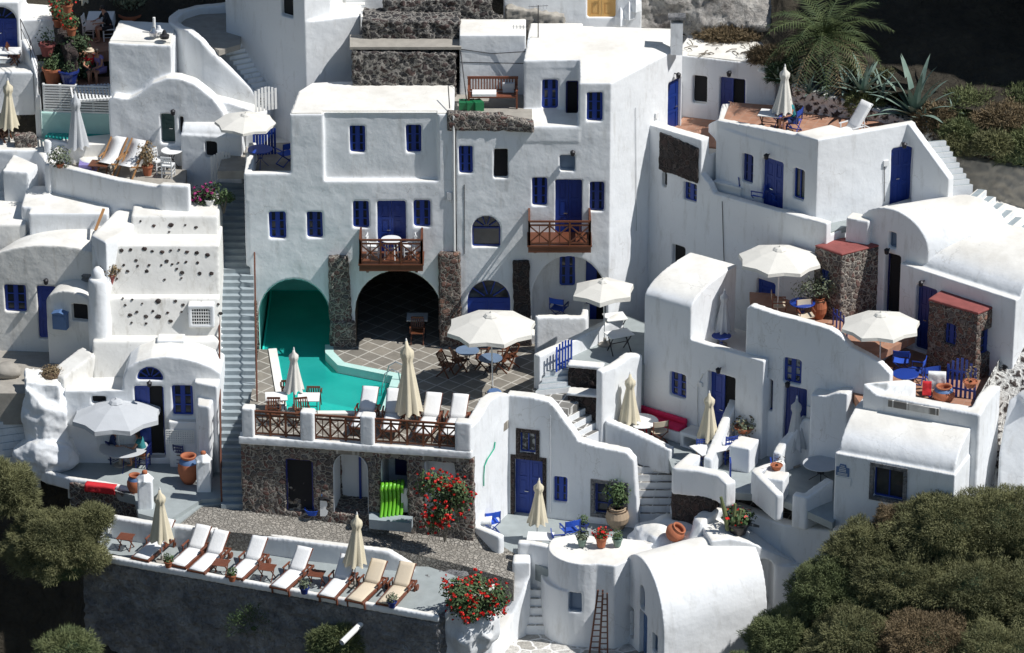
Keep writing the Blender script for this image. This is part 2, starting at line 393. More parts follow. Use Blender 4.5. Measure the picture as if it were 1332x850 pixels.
TEXS = bpy.data.textures.new('stone_unevenness', 'CLOUDS'); TEXS.noise_scale = .28; TEXS.noise_depth = 2
def tempobj(bm):
    bmesh.ops.recalc_face_normals(bm, faces=bm.faces)
    me = bpy.data.meshes.new('tmp'); bm.to_mesh(me); bm.free()
    o = bpy.data.objects.new('tmp', me); COL.objects.link(o); return o
def organic(solids, cuts=(), voxel=.07, smooth=3, disp=.035, tex=None, world_off=None):
    """union of solids minus cuts as one soft uneven plastered surface; returns bmesh in world coords"""
    cutter = None; boxes = []
    def bb(m_): 
        return tuple(f(v.co[i] for v in m_.verts) for i in range(3) for f in (min, max))
    if cuts:
        boxes = [bb(c) for c in cuts]
        cb = new()
        for c in cuts:
            me = bpy.data.meshes.new('t'); bmesh.ops.recalc_face_normals(c, faces=c.faces); c.to_mesh(me); c.free(); cb.from_mesh(me); bpy.data.meshes.remove(me)
        cutter = tempobj(cb)
    allbm = new()
    for s in solids:
        q = bb(s); hit = any(all(q[2*i] < e[2*i+1] and q[2*i+1] > e[2*i] for i in range(3)) for e in boxes)
        o = tempobj(s)
        if cutter and hit:
            m = o.modifiers.new('b', 'BOOLEAN'); m.operation = 'DIFFERENCE'; m.object = cutter; m.solver = 'EXACT'; m.use_self = True
            me = ev_mesh(o)
        else: me = o.data.copy()
        allbm.from_mesh(me); bpy.data.meshes.remove(me)
        d = o.data; bpy.data.objects.remove(o); bpy.data.meshes.remove(d)
    if cutter:
        d = cutter.data; bpy.data.objects.remove(cutter); bpy.data.meshes.remove(d)
    me = bpy.data.meshes.new('t'); allbm.to_mesh(me); allbm.free()
    o = bpy.data.objects.new('tmp', me); COL.objects.link(o)
    m = o.modifiers.new('r', 'REMESH'); m.mode = 'VOXEL'; m.voxel_size = voxel; m.adaptivity = 0
    if smooth:
        m = o.modifiers.new('s', 'SMOOTH'); m.iterations = smooth; m.factor = .5
    if disp:
        m = o.modifiers.new('d', 'DISPLACE'); m.texture = tex or TEX; m.strength = disp; m.mid_level = .5; m.texture_coords = 'GLOBAL'
    me2 = ev_mesh(o)
    bpy.data.objects.remove(o); bpy.data.meshes.remove(me)
    bm = new(); bm.from_mesh(me2); bpy.data.meshes.remove(me2)
    return bm
# ------------------------------------------------------------------ facades
class Fac:
    def __init__(s, A, B):
        s.A = Vector((A[0], A[1])); s.B = Vector((B[0], B[1])); s.L = (s.B-s.A).length
        s.d = (s.B-s.A).normalized(); s.n = Vector((s.d.y, -s.d.x))
    def sz(s, u, v):
        r = ray(u, v); n = Vector((s.n.x, s.n.y, 0)); a = Vector((s.A.x, s.A.y, 0))
        t = (a-CAM).dot(n)/r.dot(n); p = CAM+r*t
        return (Vector((p.x, p.y))-s.A).dot(s.d), p.z
    def w(s, q, t, z): # along, outward, up
        p = s.A+s.d*q+s.n*t; return Vector((p.x, p.y, z))
    def rect(s, u0, v0, u1, v1):
        uc, vc = (u0+u1)/2, (v0+v1)/2
        return s.sz(u0, vc)[0], s.sz(uc, v1)[1], s.sz(u1, vc)[0], s.sz(uc, v0)[1]
    def bx(s, bm, s0, s1, t0, t1, z0, z1):
        ps = [s.w(s0, t0, 0), s.w(s1, t0, 0), s.w(s1, t1, 0), s.w(s0, t1, 0)]
        prism(bm, [xy(p) for p in ps], z0, z1)
    def poly(s, bm, prof, t0, t1):
        """prof list of (s,z) extruded from t0 to t1"""
        a = [bm.verts.new(s.w(q, t0, z)) for q, z in prof]; b = [bm.verts.new(s.w(q, t1, z)) for q, z in prof]
        n = len(prof); bm.faces.new(a); bm.faces.new(b[::-1])
        for i in range(n): bm.faces.new((a[i], a[(i+1) % n], b[(i+1) % n], b[i]))
        bmesh.ops.recalc_face_normals(bm, faces=bm.faces)
def archprof(s0, s1, z0, z1, n=14, spring=None):
    r = (s1-s0)/2; sp = z1-min(r, (z1-z0)) if spring is None else spring
    pr = [(s0, z0)]
    for i in range(n+1):
        a = PI-PI*i/n; pr.append(((s0+s1)/2+r*math.cos(a), sp+(z1-sp)*math.sin(a)))
    pr.append((s1, z0)); return pr
class House:
    def __init__(s, name, loc, label, cat, group=None):
        s.e = empty(name, loc, label, cat, group); s.sol = []; s.cut = []; s.roof = []
    def solid(s, fn, *a, **k):
        b = new(); fn(b, *a, **k); s.sol.append(b)
    def P(s, pts, z0, z1): s.solid(prism, [xy(p) for p in pts], z0, z1)
    def cutbox(s, f, s0, s1, t0, t1, z0, z1):
        b = new(); f.bx(b, s0, s1, t0, t1, z0, z1); s.cut.append(b)
    def cutpoly(s, f, prof, t0, t1):
        b = new(); f.poly(b, prof, t0, t1); s.cut.append(b)
    def win(s, f, u0, v0, u1, v1, kind='casement', col='blue', arch=False, dep=.2, glass='glass', trim=None):
        s0, z0, s1, z1 = f.rect(u0, v0, u1, v1)
        if s1-s0 < .15: s1 = s0+.15
        prof = archprof(s0, s1, z0, z1) if arch else [(s0, z0), (s0, z1), (s1, z1), (s1, z0)]
        s.cutpoly(f, prof, .3, -dep)
        isdoor = kind.startswith('door')
        b = new(); W = s1-s0; H = z1-z0; fw = .055
        t = -dep+.075
        if kind == 'dark':
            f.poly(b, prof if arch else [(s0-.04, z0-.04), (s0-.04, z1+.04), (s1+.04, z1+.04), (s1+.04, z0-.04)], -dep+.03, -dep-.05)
            return link_mesh('window_opening', b, 'dark', s.e)  # black panel stands for the shade in the opening, no room behind
        def fr(a0, a1, c0, c1, t0=None, t1=None):
            f.bx(b, a0, a1, (t-.05) if t0 is None else t0, t if t1 is None else t1, c0, c1)
        m = .035
        fr(s0-m, s0+fw, z0, z1+m); fr(s1-fw, s1+m, z0, z1+m)
        if not arch: fr(s0+fw, s1-fw, z1-fw, z1+m)
        if not isdoor: fr(s0+fw, s1-fw, z0-m, z0+fw)
        mid = (s0+s1)/2
        if arch:
            c = (s0+s1)/2; r = (s1-s0)/2; sp = z1-min(r, z1-z0)
            fr(s0+fw, s1-fw, sp-.03, sp+.03)
            for i in range(16):
                a, a2 = PI*i/16, PI*(i+1)/16
                bar(b, f.w(c+(r-.02)*math.cos(a), t-.02, sp+(r-.02)*math.sin(a)), f.w(c+(r-.02)*math.cos(a2), t-.02, sp+(r-.02)*math.sin(a2)), .08, .06)
            for a in (PI*.2, PI*.4, PI*.6, PI*.8):
                bar(b, f.w(c+r*.25*math.cos(a), t-.02, sp+r*.25*math.sin(a)), f.w(c+r*math.cos(a), t-.02, sp+r*math.sin(a)), .05, .04)
            top = sp
        else: top = z1-fw
        if kind == 'casement':
            fr(mid-.045, mid+.045, z0+fw, top)
            for k in (1, 2):
                zz = z0+(top-z0)*k/3
                fr(s0+fw, mid-.045, zz-.02, zz+.02, t-.04, t-.008); fr(mid+.045, s1-fw, zz-.02, zz+.02, t-.04, t-.008)
            # leaf stiles
            for a in (s0+fw+.0, mid-.045-.035, mid+.045, s1-fw-.035): fr(a, a+.035, z0+fw, top, t-.05, t-.004)
        if kind == 'single':
            fr(mid-.02, mid+.02, z0+fw, top)
        fo = link_mesh('door' if isdoor else 'window', b, MATS[col], s.e) if not isdoor else None
        if not isdoor:
            pb = new(); f.bx(pb, s0-.03, s1+.03, t-.075, t-.045, z0-.03, (sp if arch else z1)+.03)
            if arch: f.poly(pb, [(x, z) for x, z in archprof(s0-.03, s1+.03, sp, z1+.03)], t-.076, t-.046)
            link_mesh('pane' if kind != 'shutter' else 'shutter', pb, glass if kind != 'shutter' else col, fo)
            if kind == 'shutter':
                pass
        else:
            # door leaves: panelled
            if kind == 'door_open': leaves = [(s0+fw, mid)]; openr = [(mid, s1-fw)]
            elif kind == 'door_dark': leaves = []; openr = [(s0+fw, s1-fw)]
            elif kind == 'door_single': leaves = [(s0+fw, s1-fw)]; openr = []
            else: leaves = [(s0+fw, mid-.004), (mid+.004, s1-fw)]; openr = []
            for a0, a1 in leaves:
                fr(a0, a1, z0, top, t-.05, t-.025)
                w_ = a1-a0; e = min(.09, w_*.2)
                fr(a0, a0+e, z0, top, t-.025, t-.003); fr(a1-e, a1, z0, top, t-.025, t-.003)
                for zz in (z0, z0+(top-z0)*.36, z0+(top-z0)*.66, top-.1): fr(a0+e, a1-e, zz, zz+.1, t-.025, t-.006)
                for k0, k1 in ((.36, .66), (0, .36), (.66, 1)):
                    zz0 = z0+(top-z0)*k0+.15; zz1 = z0+(top-z0)*k1-.06
                    if k1 == 1: zz1 -= .1
                    if zz1-zz0 > .08 and w_ > .3: fr(a0+e+.05, a1-e-.05, zz0, zz1, t-.027, t-.014)
            fo = link_mesh('door', b, MATS[col], s.e)
            for a0, a1 in openr:
                pb = new(); f.bx(pb, a0, a1, -dep-.04, -dep+.015, z0, top); link_mesh('dark_doorway', pb, 'dark', fo)  # dark sheet painted as the unlit room behind the open leaf
            if leaves and arch:
                pb = new(); f.poly(pb, archprof(s0-.03, s1+.03, sp, z1+.03), t-.076, t-.046); link_mesh('fanlight', pb, glass, fo)
            if leaves and W > .5:
                hb = new(); bar(hb, f.w(leaves[0][1]-.05, t+.03, z0+H*.45), f.w(leaves[0][1]-.17, t+.03, z0+H*.45), .03); bar(hb, f.w(leaves[0][1]-.05, t-.02, z0+H*.45), f.w(leaves[0][1]-.05, t+.04, z0+H*.45), .03)
                link_mesh('handle', hb, 'steel', fo)
        if trim:
            tb = new(); tw = .13
            f.bx(tb, s0-tw, s0+.004, .035, -.1, z0 if isdoor else z0-tw, z1+tw); f.bx(tb, s1-.004, s1+tw, .035, -.1, z0 if isdoor else z0-tw, z1+tw)
            f.bx(tb, s0+.004, s1-.004, .035, -.1, z1-.004, z1+tw)
            if not isdoor: f.bx(tb, s0+.004, s1-.004, .035, -.1, z0-tw, z0+.004)
            link_mesh('door_surround' if isdoor else 'window_surround', tb, trim, s.e if fo is None else fo)
        return fo
    def lamp(s, f, u, v):
        q, z = f.sz(u, v); b = new()
        bar(b, f.w(q, -.04, z+.1), f.w(q, .16, z+.1), .03); lathe(b, [(.05, 0), (.07, .02), (.09, .14), (.10, .16), (.03, .22)], f.w(q, .18, z-.05), 8)
        link_mesh('wall_lamp', b, 'iron', s.e)
    def lining(s, f, s0, s1, z0, z1, spring, dep, mat, name='vault_lining', floor=False, t0=-.02):
        b = new(); pr = archprof(s0+.015, s1-.015, z0, z1-.015, 14, spring)
        a = [b.verts.new(f.w(q, t0, z)) for q, z in pr]; c = [b.verts.new(f.w(q, -dep+.02, z)) for q, z in pr]
        for i in range(len(pr)-1): b.faces.new((a[i], a[i+1], c[i+1], c[i]))
        b.faces.new(c)
        d = [b.verts.new(f.w(q*1.0, t0, z)+Vector((0, 0, 0))) for q, z in pr]
        # thickness: outer shell
        o = link_mesh(name, b, mat, s.e)
        m = o.modifiers.new('thickness', 'SOLIDIFY'); m.thickness = .012; m.offset = 0
        return o
    def finish(s, mat='plaster', voxel=.042, disp=.035, name='wall', smooth=1):
        bm = organic(s.sol, s.cut, voxel, smooth, disp)
        return link_mesh(name, bm, mat, s.e, smooth=True)
def wallthing(name, fns, label, cat='wall', mat='plaster', voxel=.06, disp=.035, cuts=(), group=None, smooth=3, tex=None):
    sol = []
    for fn in fns:
        b = new(); fn[0](b, *fn[1:]); sol.append(b)
    bm = organic(sol, cuts, voxel, smooth, disp, tex)
    return thing_mesh(name, bm, mat, label, cat, group, smooth=True)
def sheet(name, pts, mat, th=.05, kind='structure'):
    """floor slab whose top follows 3D points"""
    bm = new(); prism(bm, [xy(p) for p in pts], [p[2]-th for p in pts], [p[2] for p in pts])
    return structure(name, bm, mat)
def Gs(z, *uv): return [G(uv[i], uv[i+1], z) for i in range(0, len(uv), 2)]
def _scrub_tune():
    for nm, a, b_ in (('scrub', (.075, .082, .034), (.19, .19, .085)), ('scrub_green', (.07, .10, .037), (.16, .18, .075)), ('scrub_dry', (.12, .09, .05), (.21, .155, .085))):
        m = MATS[nm]; nt = m.node_tree; bs = nt.nodes['Principled BSDF']
        c1 = mixc(nt, ramp(nt, noise_n(nt, .9, 3), [(.35, (0,)*3), (.65, (1,)*3)]), a, b_)
        g = nt.nodes.new('ShaderNodeNewGeometry')
        v = mixc(nt, ramp(nt, g.outputs['Random Per Island'], [(0, (0,)*3), (1, (1,)*3)]), c1, tuple(x*1.5 for x in b_)); v2 = mixc(nt, .35, c1, v)
        L(nt, v2, bs.inputs['Base Color'])
_scrub_tune()

for _k in ('blue', 'blue_dark', 'blue_cloth'):
    m = MATS[_k]; nt = m.node_tree; bs = nt.nodes['Principled BSDF']; lk = bs.inputs['Base Color'].links[0]; src = lk.from_socket
    oi = nt.nodes.new('ShaderNodeObjectInfo'); mr = nt.nodes.new('ShaderNodeMapRange'); mr.inputs[3].default_value = .72; mr.inputs[4].default_value = 1.5
    L(nt, oi.outputs['Random'], mr.inputs[0]); hs = nt.nodes.new('ShaderNodeHueSaturation'); L(nt, mr.outputs[0], hs.inputs['Value']); L(nt, src, hs.inputs['Color']); L(nt, hs.outputs[0], bs.inputs['Base Color'])
def loft_vault(bm, a, b, a2, b2, r1, r2, zbase, n=40, m=16):
    rows = []
    for k in range(m+1):
        u = k/m; p = Vector(a).lerp(Vector(a2), u); q = Vector(b).lerp(Vector(b2), u); r = r1+(r2-r1)*u; pr = [Vector((p.x, p.y, zbase))]
        for i in range(n+1):
            t = i/n; tt = .5-.5*math.cos(PI*t); w_ = p.lerp(q, tt); pr.append(Vector((w_.x, w_.y, w_.z+math.sin(PI*t)*r)))
        pr.append(Vector((q.x, q.y, zbase))); rows.append([bm.verts.new(v) for v in pr])
    c = len(rows[0]); bm.faces.new(rows[0]); bm.faces.new(rows[-1][::-1])
    for f, g in zip(rows, rows[1:]):
        for i in range(c): bm.faces.new((f[i], f[(i+1) % c], g[(i+1) % c], g[i]))
    bmesh.ops.recalc_face_normals(bm, faces=bm.faces)
def half_vault(bm, a, k, span, rise, ax, zbase, n=24):
    a = Vector(a); pr = [Vector((a.x, a.y, zbase))]
    for i in range(n+1):
        t = i/n; p = a+k*span*(1-math.cos(t*PI/2)); pr.append(Vector((p.x, p.y, a.z+rise*math.sin(t*PI/2))))
    e = a+k*span; pr.append(Vector((e.x, e.y, zbase)))
    f = [bm.verts.new(q) for q in pr]; g = [bm.verts.new(q+ax) for q in pr]; m = len(pr); bm.faces.new(f); bm.faces.new(g[::-1])
    for i in range(m): bm.faces.new((f[i], f[(i+1) % m], g[(i+1) % m], g[i]))
    bmesh.ops.recalc_face_normals(bm, faces=bm.faces)
# ================================================================== light and sky
w = bpy.data.worlds.new('World'); scene.world = w; w.use_nodes = True
nt = w.node_tree; bg = nt.nodes['Background']
sky = nt.nodes.new('ShaderNodeTexSky'); sky.sky_type = 'NISHITA'; sky.sun_disc = False
SUN = Vector((1.0, -.25, 1.42)).normalized()
sky.sun_elevation = math.asin(SUN.z); sky.sun_rotation = math.atan2(SUN.x, SUN.y)
sky.air_density = 1.3; sky.dust_density = .2; sky.ozone_density = 3.0; sky.altitude = 100
nt.links.new(sky.outputs[0], bg.inputs[0]); bg.inputs[1].default_value = .065
sl = bpy.data.lights.new('sun', 'SUN'); sl.energy = 4.9; sl.angle = R(.5); sl.color = (1, .975, .94)
so = bpy.data.objects.new('sun', sl); COL.objects.link(so); so.rotation_euler = SUN.to_track_quat('Z', 'Y').to_euler(); so.location = (40, -20, 60)
vs = scene.view_settings; scene.display_settings.display_device = 'sRGB'
vs.view_transform = 'Standard'; vs.look = 'None'; vs.gamma = 1; vs.exposure = .05
# ================================================================== terrain
def smooth(a, b, x):
    t = max(0, min(1, (x-a)/(b-a))); return t*t*(3-2*t)
PROF = [(-400, -190), (-60, -52), (-40, -36), (-26, -21), (-19.5, -14.5), (-15, -9.5), (-11.5, -6), (-8, -4.2), (-4, -2.4), (-1, -1), (2, 2), (4.5, 7), (7, 9), (12, 13), (20, 22), (40, 42), (80, 70), (400, 120)]
def terr(x, y):
    for (a, za), (b, zb) in zip(PROF, PROF[1:]):
        if a <= y <= b: z = za+(zb-za)*(y-a)/(b-a); break
    else: z = PROF[0][1] if y < -400 else PROF[-1][1]
    # the knoll in front at the right, rising to the right
    if y < -9 and x > 4:
        kn = -2.3 + min(0, y+14.6)*.62 + min(0, x-12.2)*1.35
        z = max(z, min(kn, -2.3)) if y < -9 else z
    if -10.2 < x < 6.5 and -6 < y < 6.5: z = min(z, -3.2)
    # drop at the left
    l = smooth(-14.0, -17.5, x)*(1-smooth(-9, -5.5, y)); z -= 9.0*l
    return z
bm = new(); xs = [-400, -200, -100, -60, -40]+[-30+i*.8 for i in range(76)]+[40, 60, 100, 200, 400]
ys = [-400, -200, -120, -60, -45, -36]+[-30+i*.8 for i in range(60)]+[22, 30, 45, 80, 160, 400]
grid = []
for y in ys:
    row = []
    for x in xs:
        z = terr(x, y)
        if abs(x) < 35 and -35 < y < 25: z += .5*noise.noise(Vector((x*.4, y*.4, 0)))+.2*noise.noise(Vector((x*1.3, y*1.3, 3)))-.2
        row.append(bm.verts.new((x, y, z)))
    grid.append(row)
for i in range(len(ys)-1):
    for j in range(len(xs)-1): bm.faces.new((grid[i][j], grid[i][j+1], grid[i+1][j+1], grid[i+1][j]))
structure('hillside', bm, 'ground', True)

# ================================================================== MAIN HOUSE (left half)
FA = Fac(V(300, 400, -1.5), V(700, 400, -1.5))
def X(u, y=-1.5, v=300): return V(u, v, y).x
H = House('white_house', (X(450), -1.5, 0), 'large white house with brown balcony above a dark arch, pool arch at its left', 'house')
yA = -1.5
H.P([(X(324), yA), (X(592), yA), (X(592), 5.5), (X(324), 5.5)], -3.0, 5.92)
ztA = zv(226, yA); zt1 = zv(149, yA)
H.P([(X(319), yA), (X(384), yA), (X(384), yA+.28), (X(319), yA+.28)], 5.5, ztA)      # terrace parapet
H.P([(X(319), yA+.02), (X(319)+.28, yA+.02), (X(319)+.28, 1.5), (X(319), 1.5)], 3, ztA)
H.P([(X(380), yA), (X(591), yA), (X(591), 1.7), (X(440), 1.75), (X(404), 1.6), (X(388), .8)], 5.8, zt1)
q0, a0, q1, a1 = FA.rect(421, 140, 570, 236)
H.cutbox(FA, q0, q1, .3, -.22, a0, zt1-.005)
for (u0, v0, u1, v1) in ((455, 164, 475, 199), (528, 163, 548, 199)):
    f2 = Fac(V(300, 400, yA+.22), V(700, 400, yA+.22))
    H.win(f2, u0, v0, u1, v1)
for r in ((459, 262, 480, 297), (538, 261, 560, 296), (350, 276, 372, 311), (399, 276, 420, 310)): H.win(FA, *r)
H.win(FA, 491, 262, 528, 333, 'door')
def arch_cut(H, f, u0, u1, vtop, vspr, z0, dep, mat, nm, l=True):
    s0 = f.sz(u0, vspr)[0]; s1 = f.sz(u1, vspr)[0]; zt = f.sz((u0+u1)/2, vtop)[1]; zs = f.sz((u0+u1)/2, vspr)[1]
    H.cutpoly(f, archprof(s0, s1, z0, zt, 16, zs), .4, -dep)
    if l: H.lining(f, s0, s1, z0+.02, zt, zs, dep, mat, nm)
    return s0, s1, zs, zt
arch_cut(H, FA, 336, 430, 363, 412, -2.2, 5.5, 'teal_paint', 'pool_arch_lining')
arch_cut(H, FA, 462, 574, 352, 405, -.2, 5.5, 'cliff', 'cave_arch_shade_lining')  # dark rock colour on the lining paints in the deep shade of the arch
H.finish()
# roof sheet a hair above the body
b = new(); prism(b, [(X(381)+.05, yA+.05), (X(421), yA+.05), (X(421), yA+.27), (X(570), yA+.27), (X(570), yA+.05), (X(590)-.02, yA+.05), (X(590)-.02, 1.6), (X(440), 1.65), (X(405), 1.5), (X(390), .7)], zt1-.1, zt1+.035)
link_mesh('roof', b, 'roof', H.e)
# low curved shoulder at the back left of the roof
def railing(bm, p0, p1, h=.95, n=3, th=.055, posts=True):
    p0 = Vector(p0); p1 = Vector(p1); d = (p1-p0)
    up = Vector((0, 0, 1))
    for zz in (h, h-.14, .08): bar(bm, p0+up*zz, p1+up*zz, th*(1.3 if zz == h else .8), th)
    for i in range(n+1):
        q = p0+d*i/n
        if posts or 0 < i < n: bar(bm, q, q+up*(h+.02), th*1.2)
    for i in range(n):
        a = p0+d*i/n; c = p0+d*(i+1)/n
        bar(bm, a+up*.10, c+up*(h-.16), th*.75); bar(bm, c+up*.10, a+up*(h-.16), th*.75)
        m = (a+c)/2; bar(bm, m+up*.1, m+up*(h-.16), th*.55)
def balcony(H, f, u0, u1, vtop, vbot, dep, n):
    fr = Fac(f.A+f.n*dep, f.B+f.n*dep)
    s0, z0, s1, z1 = fr.rect(u0, vtop, u1, vbot)
    b = new(); f.bx(b, s0, s1, dep, .0, z0, z0+.22); f.bx(b, s0-.03, s1+.03, dep+.03, -.0, z0+.22, z0+.27)
    fo = link_mesh('balcony', b, 'wood', H.e)
    for a, c in (((s0+.04, dep-.04), (s1-.04, dep-.04)), ((s0+.04, dep-.04), (s0+.04, .04)), ((s1-.04, dep-.04), (s1-.04, .04))):
        b = new(); pa = f.w(a[0], a[1], z0+.27); pc = f.w(c[0], c[1], z0+.27)
        railing(b, pa, pc, z1-z0-.27, n if a[0] != c[0] or a is c else 1)
        link_mesh('railing', b, 'wood', fo)
    for q in (s0+.25, s1-.25):
        b = new(); bar(b, f.w(q, 0, z0-.5), f.w(q, dep*.7, z0), .09); bar(b, f.w(q, .04, z0-.5), f.w(q, .04, z0), .09); link_mesh('bracket', b, 'wood', fo)
    return s0, s1, z0+.27
BAL1 = balcony(H, FA, 467, 550, 313, 353, 1.15, 3)
# rubble buttresses
def buttress(H, f, rows, t, mat='stone', nm='stone_buttress', zb=0.0):
    """rows (u0,u1,v) top to bottom"""
    sol = []
    for (a0, a1, va), (c0, c1, vb) in zip(rows, rows[1:]):
        s0, z1 = f.sz(a0, va); s1 = f.sz(a1, va)[0]; r0, z0 = f.sz(c0, vb); r1 = f.sz(c1, vb)[0]
        b = new(); f.poly(b, [(r0, z0), (s0, z1), (s1, z1), (r1, z0)], t, -.15); sol.append(b)
        t += .03
    bm = organic(sol, (), .06, 2, .10, TEXS)
    link_mesh(nm, bm, mat, H.e, smooth=True)
buttress(H, FA, [(427, 453, 332), (429, 458, 418), (429, 458, 452)], .22)
fb = Fac(V(300, 400, yA-.25), V(700, 400, yA-.25)); buttress(H, fb, [(432, 462, 418), (433, 464, 456)], .1)
buttress(H, FA, [(570, 599, 327), (571, 600, 400), (572, 601, 450)], .25, 'stone_red')
buttress(H, FA, [(328, 335, 390), (329, 338, 470)], .16, 'stone')

# ================================================================== TALL HOUSE (middle, with upper block)
H = House('white_house', (X(700), -1.5, 0), 'tall white house with brown balcony and a sunlit blank side wall', 'house')
cB = (X(594), yA-.02); c1 = V(795, 110, yA-.02); 
e2 = Vector((c1.x+2.62, yA+3.5))          # right side face runs back to here
FS = Fac(xy(c1), xy(e2))
zfl = 8.35; zrf = zv(109, yA)
H.P([cB, xy(c1), xy(e2), (e2.x, 5.2), (cB[0], 5.2)], -.5, zfl)
H.P([(X(752), yA-.02), xy(c1), xy(e2), (e2.x-.3, 3.5), (X(752), 3.5)], zfl-.2, zrf)
yR = yA+1.6
zR = zv(79, yR)
f3 = Fac(V(600, 100, yR), V(800, 100, yR))
H.P([(X(681, yR), yR), (X(760), yR), (X(760), 4), (X(690, yR), 4)], zfl-.2, zR)
# roof: rises towards the back
A_, B_, C_, D_, E_ = V(681, 79, yR), V(768, 84, yR), V(752, 109, yA), c1, e2
pts = [xy(A_), (X(753), yR-.02), (X(753), yA-.02), xy(c1), (e2.x, e2.y), (e2.x-.1, 3.0), (X(735, 2.6, 40), 3.2), (X(690, 2.6, 40), 2.4)]
H.solid(prism, pts, zR-.3, [zR, zR+.05, zrf+.02, zrf+.02, zrf+.1, zR+.15, zR+.2, zR+.1])
for r in ((705, 104, 726, 142),): H.win(f3, *r)
H.win(f3, 736, 106, 753, 168, 'door_dark', 'blue_dark')
H.win(FA, 763, 120, 784, 158)
H.P([(X(681), yA-.04), (X(753), yA-.04), (X(753), yA+.2), (X(681), yA+.2)], zfl-.6, zv(167, yA))
for r in ((692, 231, 712, 268), (767, 237, 786, 275), (597, 190, 615, 226)): H.win(FA, *r)
H.win(FA, 642, 194, 661, 232, 'dark')
H.win(FA, 728, 202, 748, 223, 'shutter', 'blue_grey')
H.win(FA, 722, 234, 757, 316, 'door')
H.win(FA, 614, 281, 651, 322, 'none', arch=True)
H.win(FA, 608, 365, 664, 447, 'door', arch=True)
# arched loggia under the balcony
s0, s1, zs, zt = arch_cut(H, FA, 691, 789, 333, 392, .35, 1.7, 'plaster', 'x', False)
fi = Fac(FA.A-FA.n*1.7, FA.B-FA.n*1.7)
H.win(fi, 728, 334, 748, 372, dep=.15); H.win(fi, 762, 336, 790, 420, 'door_open', dep=.2)
H.lamp(FA, 745, 199)
H.win(FS, 869, 105, 886, 172, 'door_single'); H.lamp(FS, 877, 99)
H.finish()
BAL2 = balcony(H, FA, 687, 769, 289, 329, 1.25, 3)
buttress(H, FA, [(667, 688, 338), (668, 690, 400), (669, 692, 462)], .22, 'stone_dark')
# stone parapet of the little roof terrace with the bench
bm = organic([(lambda b: (prism(b, [(X(582), yA-.08), (X(655), yA-.1), (X(694), yA-.28), (X(694), yA+.2), (X(655), yA+.3), (X(582), yA+.3)], zv(170, yA), [zv(146, yA), zv(150, yA), zv(160, yA), zv(158, yA), zv(150, yA), zv(146, yA)]), b)[1])(new())], (), .05, 2, .10, TEXS)
link_mesh('stone_parapet', bm, 'stone', H.e, smooth=True)
# chimney
c = G(880, 52, zR+.3); b = new(); box(b, (c.x, c.y, c.z+.1), (.42, .45, 1.2)); o = link_mesh('chimney', b, 'plaster', H.e)
b = new(); box(b, (c.x, c.y, c.z+.76), (.26, .28, .16)); box(b, (c.x, c.y, c.z+.87), (.62, .5, .10)); link_mesh('chimney_cap', b, 'stucco_dark', o)
# downpipe between the two houses
b = new(); s_, z_ = FA.sz(590, 150); tube(b, [FA.w(s_, .05, zv(150, yA)), FA.w(s_, .05, zv(326, yA))], .045, 8); thing_mesh('downpipe', b, 'white_paint', 'thin white downpipe on the joint between the two big white houses', 'pipe')
# ================================================================== POOL TERRACE
front = [G(313, 572, 0), G(612, 592, 0)]
# deck slab: paving around the pool, built as pieces leaving the basin open
poolL = [G(337, 453, 0), G(372, 455, 0), G(367, 537, 0)]
z = 0
P = dict(a=G(318, 457, z), b=G(360, 457, z), c=G(374, 540, z), d=G(318, 540, z))
# basin outline (water)
basin = Gs(0, 366, 457, 431, 457, 431, 462, 448, 475, 521, 487, 508, 537, 372, 536)
def slab(name, pts, z0, z1, mat): 
    bm = new(); prism(bm, [xy(p) for p in pts], z0, z1); return structure(name, bm, mat)
XL = X(318, -9); 
left_strip = [G(318, 572, 0), G(318, 448, 0), G(341, 448, 0), G(341, 457, 0), G(369, 458, 0), G(375, 538, 0)]
slab('pool_terrace_paving', [G(318, 566, 0), (X(334), -2.0), G(360, 455, 0), G(374, 536, 0), G(506, 536, 0), G(612, 592, 0), G(313, 572, 0)], -.3, .0, 'slate')
right = [G(506, 536, 0), G(523, 487, 0), G(448, 472, 0), G(434, 458, 0), (X(431), 3.9), (X(797), 3.9), (X(797), -1.6), (X(765), -2.6), G(704, 462, 0), G(704, 512, 0), G(645, 560, 0), G(612, 592, 0)]
slab('pool_terrace_paving', right, -.3, .002, 'slate')
# basin shell and water
wat = [G(374, 536, 0), G(360, 455, 0), (X(337), -1.9), (X(337), 3.95), (X(430), 3.95), (X(431), -1.9), G(434, 458, 0), G(448, 472, 0), G(523, 487, 0), G(506, 536, 0)]
bm = new(); prism(bm, [xy(p) for p in wat], -1.9, -1.45); structure('pool_floor', bm, 'pool_paint')
ribbon_ = new(); parapet(ribbon_, [(p[0], p[1], -.28) for p in wat[2:6]]+[(p[0], p[1], -.28) for p in wat[6:]]+[(wat[0][0], wat[0][1], -.28), (wat[1][0], wat[1][1], -.28)], .06, -1.6, -1); structure('pool_basin_wall', ribbon_, 'pool_paint')
bm = new(); bm.faces.new([bm.verts.new((p[0], p[1], -.30)) for p in wat]); bm.faces.ensure_lookup_table(); bm.faces[0].normal_update()
for f_ in bm.faces:
    if f_.normal.z < 0: f_.normal_flip()
me_ = bpy.data.meshes.new('pool_water'); bm.to_mesh(me_); bm.free(); me_.materials.append(MATS['water']); ow_ = bpy.data.objects.new('pool_water', me_); COL.objects.link(ow_); ow_['kind'] = 'structure'
def ribbon(name, pts, wd, z0, z1, mat, side=1):
    b = new(); parapet(b, [(p[0], p[1], z1) for p in pts], wd, z0, side); return structure(name, b, mat)
ribbon('pool_coping', [G(374, 536, 0), G(360, 455, 0)], .3, -1.6, .05, 'roof', 1)
